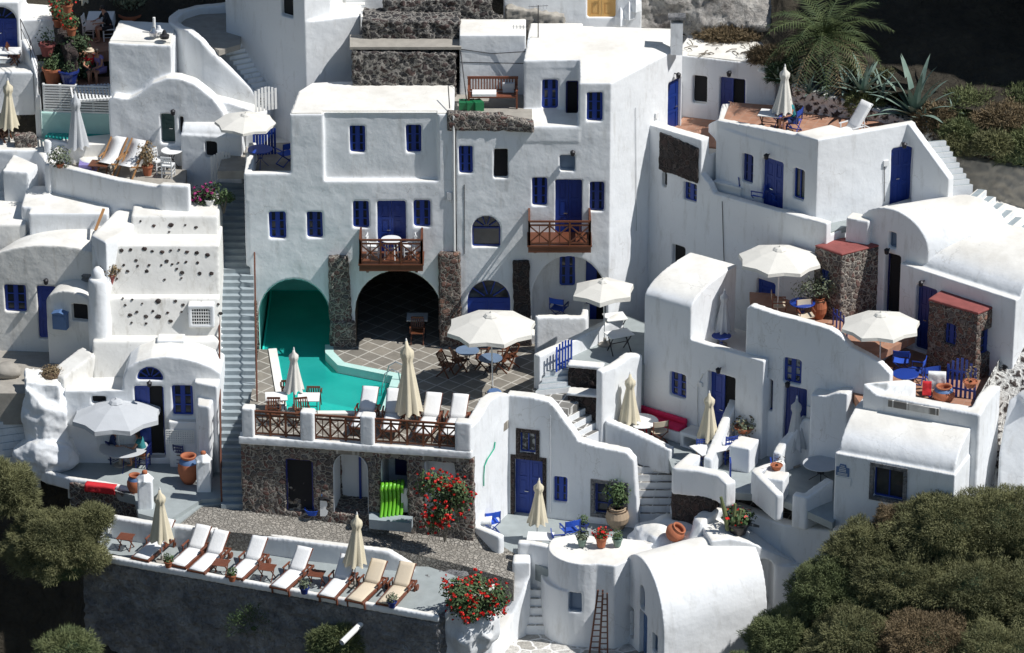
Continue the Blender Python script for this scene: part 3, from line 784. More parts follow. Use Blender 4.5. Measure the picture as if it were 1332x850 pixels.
ribbon('pool_coping', [G(506, 536, 0), G(374, 536, 0)], .25, -1.6, .05, 'roof', 1)
ribbon('pool_coping', [(X(431), -1.6, 0), G(434, 458, 0), G(448, 472, 0), G(523, 487, 0), G(506, 536, 0)], .3, -.36, .012, 'aqua_wall', -1)
ribbon('pool_basin_wall', [(X(431), -1.6, 0), G(434, 458, 0), G(448, 472, 0), G(523, 487, 0), G(506, 536, 0)], .3, -1.6, -.37, 'pool_paint', -1)
# wall and storerooms under the terrace
fT = Fac(front[0], front[1])
TH = House('storeroom_wall', (X(460), -10.6, -2.7), 'rubble stone terrace wall with storeroom openings below the pool deck', 'storeroom')
zt = -.12
TH.solid(lambda b: fT.bx(b, 0, fT.L+.1, 0, -3.0, -4.5, zt))
def rc(f, *r): return f.rect(*r)
_w = new(); prism(_w, [xy(p) for p in wat], -1.95, .5); TH.cut.append(_w)
s0, z0, s1, z1 = fT.rect(371, 598, 407, 667); TH.win(fT, 371, 599, 407, 667, 'door_dark', 'blue_dark')
s0, z0, s1, z1 = fT.rect(433, 590, 479, 669); TH.cutpoly(fT, archprof(s0, s1, z0, z1, 14), .3, -1.3); TH.lining(fT, s0, s1, z0+.02, z1, z1-(s1-s0)/2, 1.3, 'plaster', 'white_niche_lining')
s0, z0, s1, z1 = fT.rect(495, 589, 529, 672); TH.cutbox(fT, s0, s1, .4, -1.5, z0-.1, zt-.25)
s2, _, s3, _ = fT.rect(552, 589, 592, 675); TH.cutbox(fT, s2, s3, .4, -1.5, z0-.1, zt-.25)
bm = organic(TH.sol, TH.cut, .055, 2, .07, TEXS); link_mesh('wall', bm, 'stone', TH.e, smooth=True)
for a, c in ((s0, s1), (s2, s3)):
    b = new(); fT.bx(b, a-.02, c+.02, -1.4, -1.55, z0, zt-.2); fT.bx(b, a-.03, a+.03, -.1, -1.4, z0, zt-.2); link_mesh('plastered_recess', b, 'plaster', TH.e)
b = new(); q0, z0, q1, z1 = fT.rect(505, 589, 526, 640); fT.bx(b, q0, q1, -1.3, -1.36, z0, z1-.1); link_mesh('door', b, 'blue_dark', TH.e)
b = new(); q0 = fT.sz(458, 620)[0]; fT.bx(b, q0, q0+.08, -1.2, -1.26, -2.7, -.7); link_mesh('door_post', b, 'blue', TH.e)
# terrace parapet: white piers, white ledge, brown rails
PG = 'white piers along the pool terrace rail'
b = new(); fT.bx(b, -.05, fT.L+.06, .10, -.32, -.14, .16)
thing_mesh('terrace_ledge', organic([b], (), .05, 2, .02), 'plaster', 'long white ledge under the brown rails of the pool terrace', 'ledge', smooth=True)
piers = [(315, 331, 'leftmost white pier of the pool terrace rail'), (391, 409, 'second white pier from the left on the pool terrace rail'), (469, 487, 'third white pier from the left on the pool terrace rail'), (592, 613, 'rightmost white pier of the pool terrace rail, at the corner')]
edges = []
for u0, u1, lb in piers:
    a = fT.sz(u0, 560)[0]; c = fT.sz(u1, 560)[0]; edges.append((a, c)); b = new(); fT.bx(b, a, c, .08, -.34, .1, 1.22)
    thing_mesh('pier', organic([b], (), .05, 2, .02), 'plaster', lb, 'pier', PG, smooth=True)
for i, lb in enumerate(['left section of brown crossed terrace rail beside the pool corner', 'middle section of brown crossed terrace rail', 'long right section of brown crossed terrace rail in front of the white sunbeds']):
    b = new(); n = 3 if i < 2 else 5
    railing(b, fT.w(edges[i][1], -.1, .16), fT.w(edges[i+1][0], -.1, .16), .9, n, .06)
    thing_mesh('terrace_railing', b, 'wood', lb, 'railing', 'brown rails of the pool terrace')
# ================================================================== H3: upper house with three blue openings
def AtX(p, dx, slope): return (p[0]+dx, p[1]+dx*slope)
A3 = V(891, 150, 2.9); B3 = AtX(A3, 3.15, -.33); F3 = Fac(xy(A3), B3)
H = House('white_house', (B3[0]-1.5, B3[1], 7), 'white flat roofed house with brown debris on its roof beside the palm', 'house')
zt = F3.sz(893, 73)[1]
H.P([F3.w(-.4, 0, 0), F3.w(F3.L, 0, 0), F3.w(F3.L+1.2, -2.6, 0), F3.w(-.6, -3.4, 0)], 4, zt)
H.win(F3, 901, 99, 920, 135, 'dark'); 
H.win(F3, 936, 102, 969, 160, 'door_open'); H.lamp(F3, 950, 96)
H.finish()
b = new(); prism(b, [xy(F3.w(.05, -.05, 0)), xy(F3.w(F3.L-.05, -.05, 0)), xy(F3.w(F3.L+1.0, -2.4, 0)), xy(F3.w(-.3, -3.0, 0))], zt, zt+.03); link_mesh('roof', b, 'roof', H.e)
# curled end of the roof gutter
b = new(); ellipsoid(b, V(1001, 92, B3[1]+.2), (.42, .3, .16), 12, 8, .3); ellipsoid(b, V(1012, 96, B3[1]), (.45, .25, .14), 12, 8, .3); link_mesh('rounded_eave', b, 'plaster', H.e, smooth=True)
Z3 = 7.0
sheet('upper_terrace_tiles', [G(868, 172, Z3), G(912, 190, Z3), (B3[0]+.4, B3[1]-2.8, Z3), (B3[0]+.4, B3[1]+.2, Z3), (A3.x, A3.y+.1, Z3)], 'terra_tile', .3)
# tall outer wall with stone panel, lower part is the parapet of the chair terrace
J0 = V(856, 200, .15); Jd = -.84; uJ = lambda u: (V(u, 250, -2).x-J0.x)
FJ = Fac(xy(J0), AtX(J0, uJ(1065)+.1, Jd)); JL = FJ.L
def zJ(u, v): return FJ.sz(u, v)[1]
H = House('white_house', (FJ.w(3, 0, 0).x, FJ.w(3, 0, 0).y, 2.5), 'white house wall with a dark brown stone panel at its upper left corner', 'house')
zp = zJ(870, 172); zq = zJ(980, 262)
s91 = FJ.sz(912, 215)[0]
H.solid(lambda b: FJ.bx(b, -.6, s91, 0, -.45, 0, zp+.05)); H.solid(lambda b: FJ.bx(b, -.6, JL, 0, -3.0, 0, 5.45))
H.solid(lambda b: FJ.poly(b, [(s91-.1, 5), (s91-.1, zJ(915, 225)), (s91+.35, zJ(920, 238)), (FJ.sz(928, 250)[0], zJ(928, 252)), (JL, zq), (JL, 5)], 0, -.3))
H.solid(lambda b: FJ.poly(b, [(-.3, 5), (-.3, Z3-.05), (s91, Z3-.05), (s91, 5)], -.02, -2.2))
H.win(FJ, 889, 238, 906, 262); H.win(FJ, 861, 224, 867, 244, 'dark'); H.win(FJ, 874, 320, 891, 350, 'dark')
for r in ((980, 369, 1008, 400),): pass
H.win(FJ, 984, 366, 1008, 401, 'door_single')
H.finish()
sol = new(); FJ.bx(sol, FJ.sz(858, 200)[0], FJ.sz(909, 200)[0], .06, -.1, 0, 1)
b = new(); FJ.poly(b, [(FJ.sz(858, 200)[0], zJ(858, 220)), (FJ.sz(858, 200)[0], zJ(858, 171)), (FJ.sz(909, 200)[0], zJ(909, 193)), (FJ.sz(909, 200)[0], zJ(909, 239))], .07, -.1)
link_mesh('stone_panel', organic([b], (), .04, 1, .09, TEXS), 'stone_dark', H.e, smooth=True)
ZJ = 5.5
sheet('chair_terrace_floor', [FJ.w(.5, -.2, ZJ), FJ.w(JL-.1, -.2, ZJ), FJ.w(JL+.3, -2.8, ZJ), FJ.w(1.0, -3.0, ZJ)], 'grey_floor', .2)
# ================================================================== H4: block with the tiled sun terrace on its roof
P0 = V(932, 165, -.75); P1 = V(1064, 191, -3.75); P2 = V(1191, 167, -2.1); P3 = V(1243, 230, -3.5)
F4 = Fac(xy(P0), xy(P1)); F4b = Fac(xy(P1), xy(P2)); F4c = Fac(xy(P2), xy(P3))
H = House('white_house', (P1.x, P1.y, 5.5), 'white block house with terracotta sun terrace on its roof', 'house')
Z4 = 8.05; zt = 8.72
back = [(P2.x, .6), (P0.x+.3, 1.6)]
H.P([P0, P1, P2]+back, 2.0, Z4-.03)
b = new(); parapet(b, [(P0.x-.25, P0.y+.8, zt-.9), (P0.x, P0.y, F4.sz(934, 157)[1]), (P0.x+.6, P0.y-.46, F4.sz(950, 160)[1]), (P1.x, P1.y, zt), (P2.x, P2.y, zt)], .28, 7.5); H.sol.append(b)
H.P([F4.w(F4.L-1.0, -.05, 0), F4.w(F4.L-.03, -.03, 0), F4b.w(1.5, -.05, 0), F4b.w(1.1, -1.1, 0)], 7.9, zt-.005)
b = new(); parapet(b, [(P2.x-.05, P2.y+.02, zt), (P3.x-.05, P3.y, F4c.sz(1240, 229)[1])], .3, 4.5, -1); H.sol.append(b)
H.win(F4, 965, 201, 979, 238); H.win(F4, 991, 208, 1018, 281, 'door'); H.win(F4, 1031, 220, 1046, 260, 'single')
H.win(F4b, 1159, 192, 1187, 267, 'door'); H.lamp(F4b, 1173, 189); H.lamp(F4, 1001, 204)
H.finish()
sheet('sun_terrace_tiles', [(P0.x+.2, P0.y+.2, Z4), (P1.x, P1.y+.25, Z4), (P2.x, P2.y+.2, Z4), (P2.x+.6, .3, Z4), (P0.x+.6, 1.6, Z4)], 'terra_tile', .08)
sheet('blue_door_landing', [(P1.x+2.3, -3.7, 5.85), (P3.x+.1, -4.4, 5.85), (P3.x+.1, -3.3, 5.85), (P2.x, -2.0, 5.85), (P1.x+2.3, -2.9, 5.85)], 'roof', .3)
# sloping white sun shelf on the terrace edge
b = new(); prism(b, [xy(G(1036, 180, 8.7)), xy(G(1064, 189, 8.7)), xy(G(1108, 180, 8.7)), xy(G(1076, 164, 8.7))], 8.2, 8.74)
0 and thing_mesh('wide_ledge', organic([b], (), .05, 2, .03), 'plaster', 'broad white ledge at the corner of the terracotta sun terrace', 'ledge', smooth=True)
# ================================================================== H5: small vaulted house
Q0 = V(836, 540, -5.4); F5 = Fac(xy(Q0), AtX(Q0, 3.75, -.74))
d5 = Vector((F5.d.x, F5.d.y, 0)); k5 = Vector((-F5.n.x, -F5.n.y, 0))
s98 = F5.sz(898, 450)[0]; ze = F5.sz(868, 394)[1]
H = House('vaulted_house', (Q0.x+1, Q0.y, -1.3), 'small white house with half barrel roof beside the red cushioned seat', 'house')
a = F5.w(s98, 0, ze); H.solid(half_vault, a, k5, 2.8, .72, -d5*s98, -2.0)
zt = F5.sz(935, 453)[1]
H.solid(lambda b: F5.bx(b, s98-.3, F5.L+.3, 0, -3.2, -2.0, zt-.75))
H.solid(lambda b: F5.bx(b, s98-.1, F5.L+.3, 0, -.3, 0, zt))
H.win(F5, 871, 486, 892, 517); H.win(F5, 920, 487, 955, 578, 'door_open', dep=.3); H.lamp(F5, 938, 482); 
H.finish()
Z5 = zt-.74
# ================================================================== H6: house with curved parapet, two terraces above
W0 = V(970, 560, -7.7); F6 = Fac(xy(W0), AtX(W0, 5.35, -.49)); L6 = F6.L
H = House('white_house', (W0.x+2, W0.y-1, -1.3), 'wide white house whose parapet swings down in a curve from umbrella to umbrella', 'house')
def z6(u, v): return F6.sz(u, v)
top = [z6(971, 402), z6(977, 398), z6(1009, 409), z6(1045, 418), z6(1079, 428), z6(1093, 437), z6(1107, 452), z6(1125, 461), z6(1144, 472), z6(1158, 487)]
prof = [(top[0][0], 0)]+top+[(top[-1][0], 0)]
Z1 = 2.65; Z2 = 1.75
H.solid(lambda b: F6.poly(b, prof, 0, -.3))
s11 = z6(1112, 450)[0]
H.solid(lambda b: F6.bx(b, 0, s11, 0, -4.2, -2.5, Z1-.06)); H.solid(lambda b: F6.bx(b, 0, L6+.1, 0, -5.0, -2.5, Z2-.06))
H.win(F6, 1019, 467, 1042, 499, glass='glass_curtain'); H.win(F6, 987, 493, 1005, 534, 'single'); H.win(F6, 1019, 504, 1048, 590, 'door', dep=.25)
H.win(F6, 1080, 533, 1107, 577, 'dark', dep=.3); H.lamp(F6, 1027, 500)
H.finish()
e = F6
tp = [F6.w(.2, -.2, Z1), F6.w(s11, -.2, Z1), F6.w(s11+.9, -3.4, Z1), G(1150, 412, Z1), G(1130, 395, Z1), G(1035, 384, Z1), G(975, 380, Z1)]
sheet('terracotta_terrace_tiles', tp, 'terra_tile', .25)
Qf = [V(1122, 511, -11.5)]; FQ = Fac(xy(Qf[0]), AtX(Qf[0], 3.75, -.44))
tp = [F6.w(s11-.2, -.25, Z2), (FQ.A.x+.2, FQ.A.y+.4, Z2), (FQ.B.x, FQ.B.y+.3, Z2), G(1300, 470, Z2), G(1230, 455, Z2), G(1165, 440, Z2), G(1140, 420, Z2)]
sheet('terracotta_terrace_tiles', tp, 'terra_tile', .35)
# front parapet of the lower terrace, turning the corner
zq = FQ.sz(1122, 511)[1]
b1 = new(); parapet(b1, [F6.w(L6-.05, .1, z6(1158, 487)[1]), (FQ.A.x, FQ.A.y, zq+.35), (FQ.A.x+.5, FQ.A.y-.22, zq), (FQ.B.x, FQ.B.y, zq-.02), (FQ.B.x+.55, FQ.B.y+1.5, zq), (FQ.B.x+.95, FQ.B.y+2.4, zq-.1)], .42, -1.5)
thing_mesh('parapet', organic([b1], (), .055, 3, .04), 'plaster', 'thick white parapet around the terrace with the blue table, above the vaulted roof', 'wall', smooth=True)
b = new(); s0, z0 = FQ.sz(1156, 524); s1, z1 = FQ.sz(1222, 528); FQ.bx(b, s0, s1, .06, -.04, z0-.12, z0+.12)
thing_mesh('slate_slab', b, 'slate_small', 'long dark slate slab fixed on the white parapet above the vault', 'slab')
# ================================================================== rubble cubes with red roofs
def cube(name, label, corners, zf, ztop, mats, wins):
    H = House(name, (corners[1][0], corners[1][1], zf), label, 'shed')
    H.P(corners, zf-.6, ztop)
    for w_ in wins: H.win(*w_)
    bm = organic(H.sol, H.cut, .045, 2, .09, TEXS); link_mesh('wall', bm, mats, H.e, smooth=True)
    c = sum((Vector((p[0], p[1])) for p in corners), Vector((0, 0)))/len(corners)
    b = new(); prism(b, [tuple(c+(Vector((p[0], p[1]))-c)*1.01) for p in corners], ztop-.02, ztop+.07)
    link_mesh('roof', organic([b], (), .04, 1, .03), 'red_roof', H.e, smooth=True); return H
c1_ = G(1092, 418, Z1); zc = zv(333, c1_.y)
cs = [G(1060, 321, zc), (c1_.x, c1_.y, 0), G(1145, 320.5, zc), G(1098, 311, zc)]
Fw = Fac(xy(cs[0]), xy(cs[1]))
cube('stone_cabin', 'dark rubble cabin with red roof beside the tall white wall and green shrub', [xy(p) for p in cs], Z1, zc, 'stone', [(Fw, 1066, 352, 1078, 378)])
c2_ = G(1268, 497, Z2); zc = zv(409.5, c2_.y)
cs = [G(1208, 391, zc), (c2_.x, c2_.y, 0), G(1302, 397, zc), G(1231, 376, zc)]
Fw = Fac(xy(cs[0]), xy(cs[1])); Fx = Fac(xy(cs[1]), xy(cs[2]))
cube('stone_cabin', 'dark rubble cabin with red roof and a blue window in each of its two walls', [xy(p) for p in cs], Z2, zc, 'stone_red', [(Fw, 1228, 422, 1243, 449), (Fx, 1277, 428, 1295, 459)])
# ================================================================== H7: vaulted houses at the right
S0 = V(1169, 400, -5.5); F7 = Fac(xy(S0), AtX(S0, 3.62, -.88)); L7 = F7.L
d7 = Vector((F7.d.x, F7.d.y, 0)); k7 = Vector((-F7.n.x, -F7.n.y, 0)); ze = F7.sz(1195, 350)[1]
H = House('vaulted_house', (S0.x+1.5, S0.y-1, Z2), 'white house with long barrel roof at the right edge behind the two windowed cabin', 'house')
H.solid(lambda b: F7.bx(b, 0, L7, 0, -5.2, 0.5, ze))
a = F7.w(L7, -.25, ze-.1); H.solid(vault, a, a+k7*4.6, -d7*(L7-.75), 1.0, 1.0)
H.win(F7, 1190, 373, 1217, 458, 'door', dep=.25); H.lamp(F7, 1202, 369)
H.finish()
T0 = V(1112, 330, -4.1); F7b = Fac(xy(T0), AtX(T0, 2.35, -.75))
H = House('vaulted_house', (T0.x+1, T0.y-.6, Z1), 'white arched gable house with small grey window, behind the dark cabin and chimney block', 'house')
a = F7b.w(0, 0, 5.5); c = F7b.w(F7b.L, 0, 5.35); H.solid(vault, a, c, (3.0, 1.2, 0), 1.2, 1.0)
H.win(F7b, 1156, 302, 1166, 323, 'shutter', 'blue_grey'); H.win(F7b, 1150, 331, 1170, 412, 'door_dark', 'blue_dark', dep=.3); H.lamp(F7b, 1157, 327)
H.finish()
b = new(); c = G(1118, 322, 4.9); box(b, (c.x, c.y, 5.3), (.85, .6, 1.5), R(-25)); thing_mesh('chimney_block', organic([b], (), .05, 2, .03), 'plaster', 'square white chimney block standing behind the dark red roofed cabin', 'chimney', smooth=True)
# ================================================================== H9: vaulted house lower right
U0 = G(1083, 682, -1.5); F9 = Fac(xy(U0), AtX(U0, 3.82, -.44)); L9 = F9.L
d9 = Vector((F9.d.x, F9.d.y, 0)); k9 = Vector((-F9.n.x, -F9.n.y, 0)); ze = F9.sz(1085, 589)[1]
H = House('vaulted_house', (U0.x+2, U0.y-.5, -1.5), 'low white house with barrel roof and small blue plaque, above the grassy knoll', 'house')
H.solid(lambda b: F9.bx(b, 0, L9, 0, -4.4, -3.5, ze)); a = F9.w(L9-.05, -.12, ze-.02); H.solid(vault, a, a+k9*4.3, -d9*(L9-.15), 1.05, -3.0)
H.win(F9, 1136, 610, 1175, 649, 'single', trim='stucco_dark')
H.finish()
# plaque with arched top and three lines of lettering
b = new(); s0, z0, s1, z1 = F9.rect(1088, 604, 1105, 619); F9.poly(b, [(s0, z0), (s0, z1-.12), (s0+.10, z1-.1), ((s0+s1)/2-.1, z1), ((s0+s1)/2+.1, z1), (s1-.10, z1-.1), (s1, z1-.12), (s1, z0)], .03, -.02)
pl = thing_mesh('plaque', b, 'blue_pale', 'small blue plaque with arched top and white lettering on the vaulted house', 'sign')
b = new(); m = (s0+s1)/2
for i, (wd, zz) in enumerate(((.07, .86), (.10, .70), (.12, .54), (.12, .40), (.17, .22), (.17, .10))):
    zc_ = z0+(z1-z0)*zz; x = m-wd
    while x < m+wd-.02:
        l = .035; F9.bx(b, x, x+l*.6, .038, .028, zc_-.018, zc_+.018); x += l
link_mesh('lettering', b, 'white_paint', pl)
b = new(); s0, z0, s1, z1 = F9.rect(1088, 621, 1107, 631); F9.bx(b, s0, s1, .03, -.02, z0, z1); thing_mesh('nameplate', b, 'plaster', 'plain whitish nameplate just under the blue plaque', 'sign')
# ================================================================== courtyard floors, low walls (z=-1.3)
ZC = -1.3
sheet('courtyard_floor', [F5.w(-.9, .9, ZC), F5.w(-.9, -.1, ZC), F5.w(F5.L, -.1, ZC), F6.w(0, -.1, ZC), F6.w(L6, -.1, ZC), F9.w(.1, -.5, ZC), F9.w(.1, .3, ZC), G(1005, 645, ZC), G(935, 640, ZC), G(880, 625, ZC), G(868, 592, ZC), G(797, 556, ZC)], 'grey_floor', .25)
def pw(name, zt, zb, uvs, th, label, side=1, zs=None, **k):
    pts = []
    for i in range(0, len(uvs), 2):
        z = zs[i//2] if zs else zt; pts.append(G(uvs[i], uvs[i+1], z))
    return wallthing(name, [(parapet, pts, th, zb, side)], label, **k)
pw('low_wall', 0, -1.9, [787, 547, 812, 557, 845, 572, 872, 586], .35, 'low white wall along the ramp in front of the red cushioned seat', zs=[-.2, -.4, -.7, -.95])
pw('low_wall', 0, -1.5, [897, 588, 873, 608, 905, 612, 932, 618, 944, 630], .42, 'white rounded parapet around the white table with blue chairs, above dark stonework', zs=[-.5, -.5, -.5, -.5, -.6])
b = new(); f = Fac(xy(G(874, 634, -1.4)), xy(G(926, 648, -1.4))); f.bx(b, 0, f.L, .04, -.6, -3.4, -1.45)
thing_mesh('lava_stone_wall', organic([b], (), .05, 1, .1, TEXS), 'stone_dark', 'dark lava stone base under the white rounded parapet', 'wall', smooth=True)
pw('divider_wall', 0, -1.5, [926, 597, 934, 580, 955, 530, 960, 520], .3, 'white sloping divider wall left of the white planter box', zs=[-.55, -.4, .4, .5])
b = new(); c = G(968, 576, -.45); box(b, (c.x, c.y-.1, -.85), (.75, .9, .95), R(-25)); thing_mesh('planter_box', organic([b], (), .05, 2, .03), 'plaster', 'square white box carrying a bowl of succulents by the wall', 'planter', smooth=True)
pw('divider_wall', 0, -1.5, [1016, 590, 1021, 580, 1046, 545, 1061, 546], .3, 'white sloping divider wall behind the grey closed umbrella', zs=[-.4, -.3, .45, .55])
pw('divider_wall', 0, -1.6, [1010, 645, 977, 612, 979, 609, 1015, 597], .3, 'white low wall with a terracotta bowl on its corner box', side=-1, zs=[-.6, -.45, -.45, -.5])
b = new(); c = G(1008, 616, -.5); box(b, (c.x, c.y-.1, -.95), (.8, .7, .9), R(-20)); thing_mesh('corner_box', organic([b], (), .05, 2, .03), 'plaster', 'white corner box carrying a small terracotta bowl', 'planter', smooth=True)
pw('divider_wall', 0, -2.0, [1031, 643, 1050, 647, 1066, 636, 1084, 624], .3, 'white low wall beside the plaque corner of the vaulted house', zs=[-.75, -.75, -.65, -.5])
# slanting canopy over the dark window
b = new(); q, z0 = F6.sz(1062, 505); q2 = F6.sz(1100, 500)[0]; 
F6.poly(b, [(q, z0-2.6), (q, z0), (q+.55, z0+.03), (q2-.1, z0+.25), (q2+.3, z0+.3), (q2+.3, z0-2.6)], .55, -.05)
thing_mesh('buttress', organic([b], (), .05, 2, .03), 'plaster', 'white stepped buttress on the curved house wall, right of its blue door', 'wall', smooth=True)
# ================================================================== terrace E at z=1 with blue gate, stone steps
ZE = 1.0
sheet('raised_terrace_floor', [G(728, 476, ZE), G(783, 481, ZE), G(838, 474, ZE), (V(836, 480, -5.4).x+.3, -2, ZE), G(812, 410, ZE)], 'grey_floor', 1.6)
pw('parapet', 1.95, -.3, [702, 463, 750, 441, 790, 421, 806, 412, 812, 409], .3, 'white parapet between the pool terrace and the raised terrace with grey tables', zs=[1.6, 1.6, 1.65, 1.8, 1.8])
wallthing('parapet', [(parapet, [G(786, 545, -1.2)+Vector((0, 0, 2.95)), G(783, 482, 1.7), G(800, 476, 1.72), G(822, 461, 1.95), G(836, 462, 1.9)], .32, -1.6, -1)] if False else [(parapet, [G(783, 484, 1.65), G(800, 477, 1.65), G(822, 462, 1.7), G(836, 462, 1.55)], .32, -1.6)], 'white wall with a curled top between raised terrace and red cushioned seat')
b = new(); f = Fac(xy(V(739, 490, -6.15)), xy(V(784, 490, -6.4))); f.bx(b, .0, f.L, 0, -.4, -.3, 1.2); 
thing_mesh('stone_wall', organic([b], (), .05, 1, .1, TEXS), 'stone_dark', 'upper dark lava stone wall beside the blue slatted gate', 'wall', smooth=True)
b = new(); f.bx(b, -.03, f.L, .05, -.4, 1.2, 1.33); thing_mesh('coping_ledge', organic([b], (), .05, 2, .02), 'plaster', 'white cap on the upper lava stone wall', 'ledge', smooth=True)
f2 = Fac(xy(V(738, 520, -6.95)), xy(V(788, 520, -7.2))); b = new(); f2.bx(b, 0, f2.L, 0, -.5, -1.5, .48)
thing_mesh('stone_wall', organic([b], (), .05, 1, .1, TEXS), 'stone_dark', 'lower dark lava stone wall beside the curving marble steps', 'wall', smooth=True)
b = new(); f2.bx(b, -.03, f2.L, .04, -.5, .48, .6); thing_mesh('coping_ledge', organic([b], (), .05, 2, .02), 'plaster', 'white cap on the lower lava stone wall', 'ledge', smooth=True)
def stairs(bm, a, b_, w0, w1, n, zb, side=None):
    """steps from a (top) to b_ (bottom) centre points; width vectors w0,w1 (half, Vector)"""
    a = Vector(a); b_ = Vector(b_)
    for i in range(n):
        t0, t1 = i/n, (i+1)/n
        p, q = a.lerp(b_, t0), a.lerp(b_, t1); z = a.z+(b_.z-a.z)*(i+.0)/n
        u0 = w0.lerp(w1, t0); u1 = w0.lerp(w1, t1)
        prism(bm, [xy(p-u0), xy(q-u1), xy(q+u1), xy(p+u0)], zb if zb is not None else z-.6, z)
def stairset(name, mat_top, label, segs, zb):
    """white risers with paved treads"""
    sol = new()
    for s in segs: stairs(sol, *s, zb)
    o = thing_mesh(name, sol, 'plaster', label, 'stairs')
    t = new()
    for a, b_, w0, w1, n in segs:
        a = Vector(a); b_ = Vector(b_)
        for i in range(n):
            t0, t1 = i/n+.02, (i+1)/n-.025/(1 if n < 20 else 1); p, q = a.lerp(b_, t0), a.lerp(b_, t1); z = a.z+(b_.z-a.z)*i/n
            u0 = w0.lerp(w1, t0); u1 = w0.lerp(w1, t1)
            prism(t, [xy(p-u0*.99), xy(q-u1*.99), xy(q+u1*.99), xy(p+u0*.99)], z-.01, z+.012)
    WORG[o.name] = o.location.copy()
    link_mesh('tread_paving', t, mat_top, o); return o
Wv = lambda x, y: Vector((x, y, 0))
stairset('staircase', 'grey_step', 'short grey steps leading up to the blue slatted gate', [(G(730, 480, ZE-.05), G(719, 512, .33), Wv(.45, .1), Wv(.6, .15), 4)], -.5)
sheet('stair_landing', [G(692, 506, .3), G(700, 522, .3), G(722, 540, .3), G(752, 526, .3), G(744, 508, .3), G(706, 503, .3)], 'slate_small', 1.0)
stairset('staircase', 'slate_small', 'marble steps with slate treads below the dark lava stone walls', [(G(735, 527, .28), G(772, 572, -.85), Wv(.45, .62), Wv(.55, .6), 5)], -4)
sheet('ramp', [G(758, 580, -.95), G(750, 562, -.9), G(785, 558, -.95), G(872, 598, -1.7), G(873, 608, -1.75), G(828, 608, -1.75)], 'slate_small', 1.6)
stairset('staircase', 'slate_small', 'wide marble steps descending between the white parapets to the lower court', [(G(850, 606, -1.75), G(853, 677, -3.42), Wv(.66, .0), Wv(.60, 0), 7)], -5)
# ================================================================== H11 house below the pool terrace
ZD = -3.6
R0 = G(661, 668, ZD); R1 = G(822, 687, ZD); F11 = Fac(xy(R0), xy(R1))
def z11(u, v): return F11.sz(u, v)
H = House('white_house', (R0.x+2, R0.y-.5, ZD), 'white house with a tall blue double door framed in dark stone, below the pool terrace', 'house')
tp = [z11(659, 514), z11(690, 517), z11(714, 523), z11(722, 531), z11(748, 566), z11(752, 574), z11(775, 581), z11(815, 589), z11(825, 600)]
prof = [(tp[0][0], ZD-1)]+tp+[(z11(834, 676)[0], ZD-1)]
H.solid(lambda b: F11.poly(b, prof, 0, -.42))
H.solid(lambda b: F11.bx(b, 0, z11(735, 600)[0], 0, -3.0, ZD-1, -.05)); H.solid(lambda b: F11.bx(b, 0, z11(790, 600)[0], -.3, -1.6, ZD-1, -1.7))
cornr = G(613, 592, 0); FH = Fac((cornr.x, cornr.y), xy(R0))
def zh(u, v): return FH.sz(u, v)
prof2 = [(0, ZD-1), (0, zh(613, 556)[1]), (zh(622, 550)[0], zh(622, 548)[1]), (zh(630, 540)[0], zh(630, 535)[1]), (zh(638, 540)[0], zh(638, 521)[1]), (zh(648, 540)[0], zh(648, 514)[1]), (FH.L, zh(659, 514)[1]), (FH.L, ZD-1)]
H.solid(lambda b: FH.poly(b, prof2, 0, -.4))
H.solid(lambda b: FH.bx(b, .1, FH.L, -.05, -2.0, ZD-1, -.1))
H.win(F11, 669, 598, 706, 678, 'door', trim='stone_dark', dep=.25); H.win(F11, 676, 563, 697, 590, 'single', glass='glass_curtain', trim='stone_dark')
H.win(F11, 720, 621, 738, 654); H.win(F11, 773, 630, 812, 670, 'casement', trim='stucco_dark')
H.finish()
sheet('lower_court_floor', Gs(ZD, 583, 700, 612, 645, 662, 665, 825, 684, 876, 668, 892, 704, 800, 722, 722, 745, 668, 722), 'grey_floor', .6)
pw('low_wall', ZD+.75, ZD-1.2, [585, 692, 601, 679, 640, 695, 649, 699], .28, 'short white wall beside the blue folding chair, above the cobbled path', zs=[-3.35, -2.85, -2.85, -2.85])
pw('low_wall', ZD+.75, ZD-1.5, [673, 706, 690, 707, 722, 714, 733, 716], .3, 'white parapet in front of the white table, behind the grey blue gate')
# ================================================================== drums and vaulted chapel at the bottom
def drum(H, pts, z0, z1): H.P(pts, z0, z1)
def arcpts(c, r, a0, a1, n=14, k=1.0): return [(c[0]+r*math.cos(R(a0+(a1-a0)*i/n)), c[1]+k*r*math.sin(R(a0+(a1-a0)*i/n))) for i in range(n+1)]
H = House('round_house', (2.5, -13, -5.9), 'white rounded drum building with a grey blue shutter, flower pots lined up on its roof', 'house')
c = G(763, 712, -2.85); 
H.P(arcpts((c.x, c.y-.05), 1.3, 150, 285, 14)+[xy(G(800, 738, -2.85)), xy(G(850, 716, -2.85)), xy(G(835, 704, -2.85)), xy(G(746, 697, -2.85))], -7, -2.8)
c2 = G(758, 748, -3.95)
H.P(arcpts((c2.x, c2.y), 1.42, 165, 300, 16), -7, -3.9)
H.P([(c2.x-.3, c2.y), (c2.x+1.1, c2.y-1.1), (c2.x+1.2, c2.y+1.5), (c2.x, c2.y+1.5)], -7, -3.75)
fd = Fac((c2.x-.72, c2.y-1.17), (c2.x+.3, c2.y-1.50))
H.win(fd, 740, 770, 757, 795, 'shutter', 'blue_grey', dep=.12)
H.finish()
La = G(762, 734, -4.3); Ra = G(787, 769, -4.3)
H = House('vaulted_house', (La.x+1, La.y-1, -5.9), 'narrow white vault squeezed between the round drum and the big white vault', 'house')
